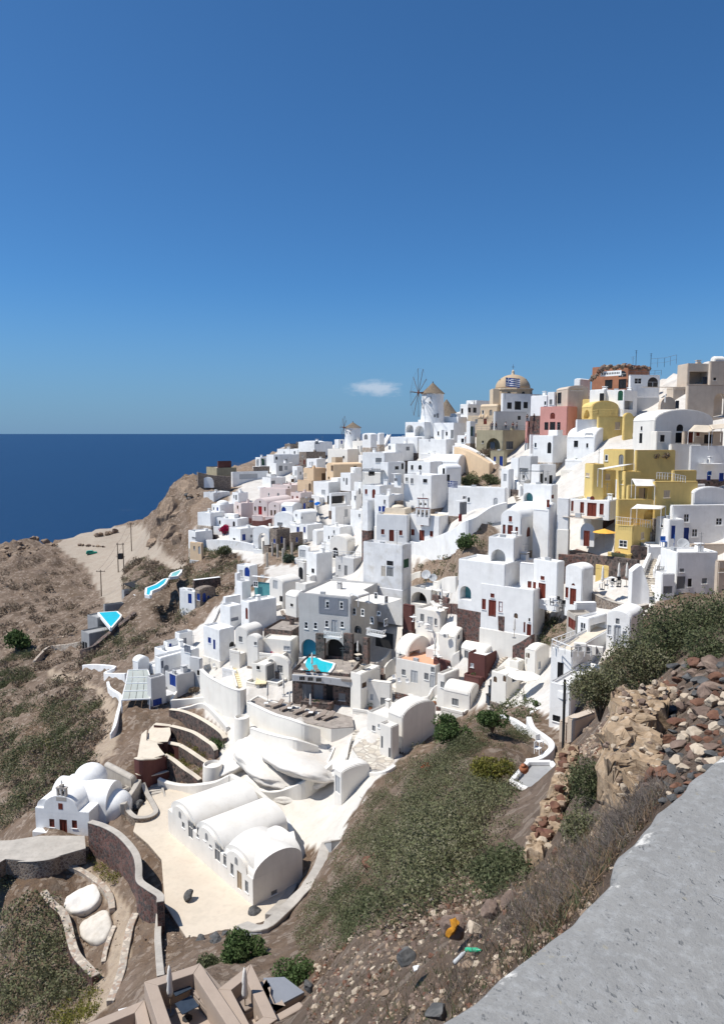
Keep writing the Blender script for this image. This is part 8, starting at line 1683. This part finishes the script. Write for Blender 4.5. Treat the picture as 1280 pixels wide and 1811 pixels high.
tree_bush(1062, 1425, 104, 110, 'leaf_olive', 'round olive bush between the clay wall and the clay bank', 12000, .045, Y=17, lobes=8)
tree_bush(1045, 1510, 100, 100, 'leaf_grey', 'pale sage bush below the round olive bush', 9000, .04, Y=13.5, lobes=7)
tree_bush(885, 1560, 110, 95, 'leaf_olive', 'soft green bush left of the leaning clay wall', 11000, .06, Y=19, lobes=8)
tree_bush(432, 1722, 84, 100, 'leaf_green', 'dark green mastic tree behind the brown terraces', 14000, .16, Y=46, lobes=8, cat='tree', name='tree')
tree_bush(376, 1722, 44, 44, 'leaf_olive', 'small olive shrub left of the dark green mastic tree', 2500, .14, Y=46)
tree_bush(520, 1740, 90, 60, 'leaf_green', 'low green shrub right of the dark green mastic tree', 5000, .12, Y=38)
tree_bush(800, 1310, 84, 56, 'leaf_green', 'bright green shrub at the top of the scrub slope', 5000, .17, Y=62)
tree_bush(870, 1290, 66, 50, 'leaf_green', 'darker green shrub right of the bright green one', 3500, .17, Y=62)
tree_bush(870, 1385, 90, 60, 'leaf_yellow', 'yellow-green tufted shrub patch left of the clay jar', 5000, .12, Y=44)
tree_bush(825, 975, 34, 44, 'leaf_green', 'green fig tree on the brown slope below the church wall', 1500, .3, cat='tree', name='tree')
tree_bush(830, 858, 46, 26, 'leaf_olive', 'olive shrubs at the foot of the orange scarp, left', 1400, .3)
tree_bush(868, 858, 40, 24, 'leaf_olive', 'olive shrubs at the foot of the orange scarp, right', 1200, .3)
tree_bush(860, 822, 36, 40, 'leaf_dry', 'rusty shrub climbing the orange scarp', 1400, .3)
tree_bush(398, 985, 30, 24, 'leaf_olive', 'round grey-green tree below the weathered whitewash wall', 900, .4, cat='tree', name='tree')
tree_bush(398, 945, 18, 24, 'leaf_pink', 'magenta bougainvillea against the white building', 900, .35)
tree_bush(595, 890, 22, 24, 'leaf_green', 'dark shrub in the yard of the white pergola house', 500, .4)
tree_bush(510, 995, 24, 20, 'leaf_agave', 'pale agave clump in the ruined stone yard', 350, .6)
tree_bush(345, 1205, 24, 18, 'leaf_agave', 'spiky grey agave in the bare earth planter', 300, .5)
tree_bush(345, 1225, 30, 14, 'leaf_dry', 'purplish dry shrub in the bare earth planter', 500, .22)
tree_bush(385, 1325, 30, 26, 'leaf_green', 'dark green shrub on the upper garden terrace', 900, .22)
tree_bush(753, 1362, 14, 18, 'leaf_red', 'spray of bright red flowers on the scrub slope', 260, .14, Y=60, trunk=False)
tree_bush(35, 1150, 44, 46, 'leaf_green', 'dark palm-like tree on the left slope', 1600, .6, cat='tree', name='tree')
tree_bush(948, 1250, 14, 16, 'leaf_green', 'small round green shrub by the white wall of the pool villa', 500, .12)
tree_bush(1045, 1095, 60, 20, 'leaf_agave', 'low grey planting along the cafe terrace wall', 900, .2)
tree_bush(965, 1095, 14, 26, 'leaf_dry', 'bare dark twisted shrub outside the long white house', 200, .2)
tree_bush(1175, 812, 14, 16, 'leaf_dry', 'left brown shrub at the end of the pale terrace base', 300, .22, Y=111); tree_bush(1158, 812, 12, 14, 'leaf_dry', 'right brown shrub under the square white annex', 300, .22, Y=111)
tree_bush(610, 1415, 18, 12, 'leaf_green', 'small shrub at the corner of the white end house', 300, .15)
# --- uncountable scrub
def scrub(name, label, mt, zones, n, rad, leafs, leaf, seed, avoid=True, ymin=0, ymax=999, flat=.7, kinds=8, clump=None):
    g = np.random.default_rng(seed); T_ = [leafset(leafs, 1.0, leaf, seed * 31 + k, flat, .45) for k in range(kinds)]; Vs = []; Rs = []; c = 0; tries = 0
    while c < n and tries < n * 40:
        tries += 1; poly, (bx0, by0, bx1, by1) = zones[g.integers(len(zones))]; x = g.uniform(bx0, bx1); y = g.uniform(by0, by1)
        if not inpoly(np.array([x]), np.array([y]), poly)[0]: continue
        if avoid and (inpoly(np.array([x]), np.array([y]), Z_VILLAGE)[0] or any(inpoly(np.array([x]), np.array([y]), z_)[0] for z_ in Z_PATH + [Z_ROAD])): continue
        p = P3(x, y)
        if p.y < ymin or p.y > ymax: continue
        if clump and noise.noise(Vector((p.x / clump, p.y / clump, seed))) < -.05: continue
        V, rn = T_[g.integers(kinds)]; r = g.uniform(*rad); a = g.uniform(0, 6.28); ca, sa = math.cos(a), math.sin(a); Q = V @ np.array([[ca, sa, 0], [-sa, ca, 0], [0, 0, 1]]) * r
        Vs.append(Q + np.array([p.x, p.y, p.z + r * .25])); Rs.append(np.clip(rn + g.normal(0, .15), 0, 1)); c += 1
    if not Vs: return
    o = link(name, meshV(name, np.concatenate(Vs), np.concatenate(Rs)), mt); tag(o, label, None, None, 'stuff'); return o
def Z(*pts): xs = [p[0] for p in pts]; ys = [p[1] for p in pts]; return (list(pts), (min(xs), min(ys), max(xs), max(ys)))
left = Z((0, 985), (110, 975), (160, 1030), (215, 1080), (150, 1180), (185, 1240), (190, 1300), (165, 1380), (60, 1440), (0, 1480))
left2 = Z((0, 1200), (120, 1200), (185, 1260), (190, 1310), (160, 1370), (60, 1430), (0, 1470)); mid = Z((150, 1130), (250, 1090), (330, 1060), (350, 1090), (260, 1160), (160, 1185)); low = Z((0, 1545), (80, 1580), (130, 1690), (170, 1800), (0, 1811)); low2 = Z((100, 1520), (240, 1560), (290, 1640), (290, 1740), (140, 1811), (110, 1640))
slope = Z((600, 1500), (680, 1385), (780, 1275), (930, 1290), (900, 1400), (930, 1500), (900, 1590), (760, 1620), (620, 1640), (520, 1700), (545, 1600))
core = Z((610, 1490), (690, 1380), (800, 1330), (900, 1400), (840, 1480), (800, 1560), (680, 1560), (640, 1500))
road_side = Z((215, 1000), (260, 985), (320, 1010), (300, 1040), (225, 1050)); cliffz = Z((335, 960), (420, 990), (420, 1040), (335, 1080), (320, 1000))
scrub('far_scrub', 'low brown and grey scrub dotting the left slope', 'leaf_dry', [left, left, mid, road_side, cliffz], 950, (.5, 1.5), 60, .34, 1, clump=9)
scrub('left_scrub', 'grey-green scrub on the left slope below the path', 'leaf_grey', [left2, left2, mid, low, road_side, cliffz], 520, (.5, 1.8), 170, .15, 2, clump=9)
scrub('left_green_scrub', 'greener shrubs along the dirt path on the left', 'leaf_olive', [left2, left2, Z((120, 1230), (190, 1240), (185, 1320), (60, 1400), (100, 1300)), Z((0, 1170), (60, 1150), (60, 1200), (0, 1230))], 300, (.5, 1.7), 190, .14, 3, clump=7)
scrub('yellow_scrub', 'yellow flowering scrub beside the lower walls', 'leaf_yellow', [Z((130, 1515), (170, 1515), (215, 1560), (180, 1550)), Z((80, 1811), (150, 1750), (190, 1770), (150, 1811)), Z((50, 1330), (170, 1270), (175, 1290), (60, 1350)), Z((340, 1300), (385, 1330), (370, 1345), (330, 1320)), Z((300, 1330), (360, 1365), (350, 1375), (290, 1345))], 160, (.3, .8), 90, .22, 4, avoid=False)
scrub('sage_scrub', 'dense soft sage scrub covering the near slope', 'leaf_grey', [core, core, core, slope], 400, (.4, 1.35), 520, .085, 5, ymin=16, clump=None)
scrub('olive_scrub', 'olive green scrub patches on the near slope', 'leaf_olive', [slope, Z((690, 1290), (800, 1262), (950, 1290), (930, 1330), (740, 1350)), Z((540, 1600), (640, 1560), (720, 1600), (600, 1680))], 240, (.3, 1.0), 360, .095, 6, ymin=14, clump=5)
scrub('brown_village_scrub', 'dry scrub on the bare ground between the village houses', 'leaf_olive', [Z((700, 1015), (760, 985), (800, 940), (880, 920), (810, 1030), (740, 1045)), Z((955, 1095), (1010, 1095), (1010, 1145), (955, 1145)), Z((340, 960), (430, 985), (430, 1000), (340, 1000)), Z((815, 830), (890, 830), (890, 862), (815, 862)), Z((480, 970), (540, 960), (545, 1000), (490, 1000)), Z((860, 1235), (930, 1225), (960, 1280), (880, 1262))], 260, (.25, .9), 70, .28, 7, avoid=False)
near = Z((540, 1811), (560, 1700), (640, 1640), (760, 1620), (930, 1580), (1050, 1560), (1060, 1600), (900, 1730), (800, 1811))
near2 = Z((940, 1560), (1000, 1480), (1100, 1430), (1180, 1400), (1100, 1510), (1080, 1540), (960, 1660), (900, 1640))
def blades(name, label, mt, zones, n, h, w_, seed, branch=False):
    g = np.random.default_rng(seed); Q = []; R_ = []
    pts = []
    while len(pts) < n // (6 if not branch else 9):
        poly, bb = zones[g.integers(len(zones))]; x = g.uniform(bb[0], bb[2]); y = g.uniform(bb[1], bb[3])
        if inpoly(np.array([x]), np.array([y]), poly)[0]: pts.append(P3(x, y))
    for p in pts:
        s0 = g.uniform(.5, 1.2); tone = g.random()
        for k in range(6 if not branch else 9):
            d = np.array([g.normal(0, .95 if branch else .45), g.normal(0, .95 if branch else .45), .8 if branch else 1.0]); d /= np.linalg.norm(d); b = np.array(p) + np.array([g.normal(0, .05), g.normal(0, .05), -.02]); L_ = g.uniform(*h) * s0; sd = np.cross(d, g.normal(size=3)); sd /= np.linalg.norm(sd); ww = g.uniform(*w_) * sd
            m = b + d * L_ * .55; e = m + (d + g.normal(0, .35, 3)) * L_ * .45
            Q.append([b - ww, b + ww, m + ww * .7, m - ww * .7]); Q.append([m - ww * .7, m + ww * .7, e + ww * .2, e - ww * .2]); R_ += [tone, tone]
            if branch:
                for _ in range(3): q0 = b + d * L_ * g.uniform(.3, .8); e2 = q0 + (d * .5 + g.normal(0, .6, 3)) * L_ * .4; Q.append([q0 - ww * .5, q0 + ww * .5, e2 + ww * .2, e2 - ww * .2]); R_.append(tone)
    o = link(name, meshV(name, np.array(Q), np.clip(np.array(R_) + g.normal(0, .1, len(R_)), 0, 1)), mt); tag(o, label, None, None, 'stuff')
blades('dry_grass', 'dry straw coloured grass and stalks on the near slope', 'straw', [near, near2, near2, Z((600, 1640), (760, 1560), (900, 1500), (930, 1590), (760, 1640))], 15000, (.08, .26), (.002, .006), 11)
blades('green_weeds', 'small green weeds among the dry grass', 'leaf_olive', [near, near2], 5000, (.06, .18), (.004, .009), 12)
blades('dead_twigs', 'tangled grey dead twigs along the parapet', 'twig', [Z((800, 1800), (850, 1700), (950, 1640), (1060, 1560), (1072, 1530), (1085, 1510), (1060, 1500), (940, 1600), (850, 1650), (790, 1740)), Z((1060, 1520), (1100, 1440), (1160, 1390), (1190, 1395), (1120, 1470), (1090, 1500)), near2], 3800, (.14, .42), (.0022, .005), 13, True)
# loose stones: large ones as things would be endless, so the litter of small stones is one mass
def litter(name, label, zones, n, smin, smax, mts, seed):
    g = random.Random(seed); by = {m: MB() for m in mts}; root = empty(name, (0, 0, 0)); c = 0; root = None
    V_all = {m: ([], []) for m in mts}
    while c < n:
        poly, bb = g.choice(zones); x = g.uniform(bb[0], bb[2]); y = g.uniform(bb[1], bb[3])
        if not inpoly(np.array([x]), np.array([y]), poly)[0]: continue
        p = P3(x, y); s = g.uniform(smin, smax) ** 1.0 * p.y / F_PX * (1 if g.random() < .85 else 1.8); m = g.choice(mts); me = rock_mesh(g.randint(0, 5), m, 1); Rm = Matrix.Rotation(g.uniform(0, 6.3), 3, 'Z') @ Matrix.Rotation(g.uniform(-.5, .5), 3, 'X'); sc = Vector((s, s * g.uniform(.6, 1), s * g.uniform(.4, .8)))
        by[m].add([Rm @ Vector((v.co.x * sc.x, v.co.y * sc.y, v.co.z * sc.z)) + p for v in me.vertices], [tuple(f.vertices) for f in me.polygons]); c += 1
    ms = list(by); mb = MB(); idx = []
    for i, m in enumerate(ms): mb.add(by[m].v, by[m].f); idx += [i] * len(by[m].f)
    me = mb.mesh(name)
    for m in ms: me.materials.append(M[m])
    me.polygons.foreach_set('material_index', idx); o = link(name, me, None); tag(o, label, None, None, 'stuff')
for o in list(bpy.data.objects):
    if o.name == 'slope_stones': bpy.data.objects.remove(o)
litter('slope_stones', 'litter of small red, tan and cream stones on the near slope', [near, near, near2, Z((590, 1640), (760, 1560), (900, 1480), (940, 1590), (760, 1640)), Z((1080, 1200), (1190, 1200), (1140, 1420), (1100, 1300)), Z((1000, 1290), (1100, 1260), (1110, 1340), (1000, 1340))], 5200, 2, 16, ['rockC', 'rockB', 'rockT', 'rockR', 'rockT', 'rockB'], 21)
litter('hill_stones', 'scattered pale and brown stones on the hillside', [left, low, low2, mid, slope, Z((460, 1690), (560, 1600), (640, 1560), (620, 1660), (520, 1720)), Z((290, 1640), (430, 1660), (440, 1700), (290, 1740))], 2200, 1.2, 4.5, ['rockC', 'rockB', 'rockT', 'rockG'], 22)
litter('terrace_stones', 'loose stones on the bare ground between the village houses', [Z((700, 1020), (760, 990), (800, 960), (860, 930), (810, 1030), (740, 1050)), Z((940, 1100), (1010, 1100), (1010, 1145), (950, 1145)), Z((250, 1090), (330, 1060), (340, 1100), (250, 1160)), Z((335, 1000), (420, 1000), (410, 1040), (340, 1040))], 900, 1.5, 4.5, ['rockC', 'rockB', 'rockT'], 23)
finish_houses()
for o in list(bpy.data.objects):
    if o.type == 'EMPTY' and not o.children and not o.get('keep'): bpy.data.objects.remove(o)
for m in bpy.data.meshes: m.validate()
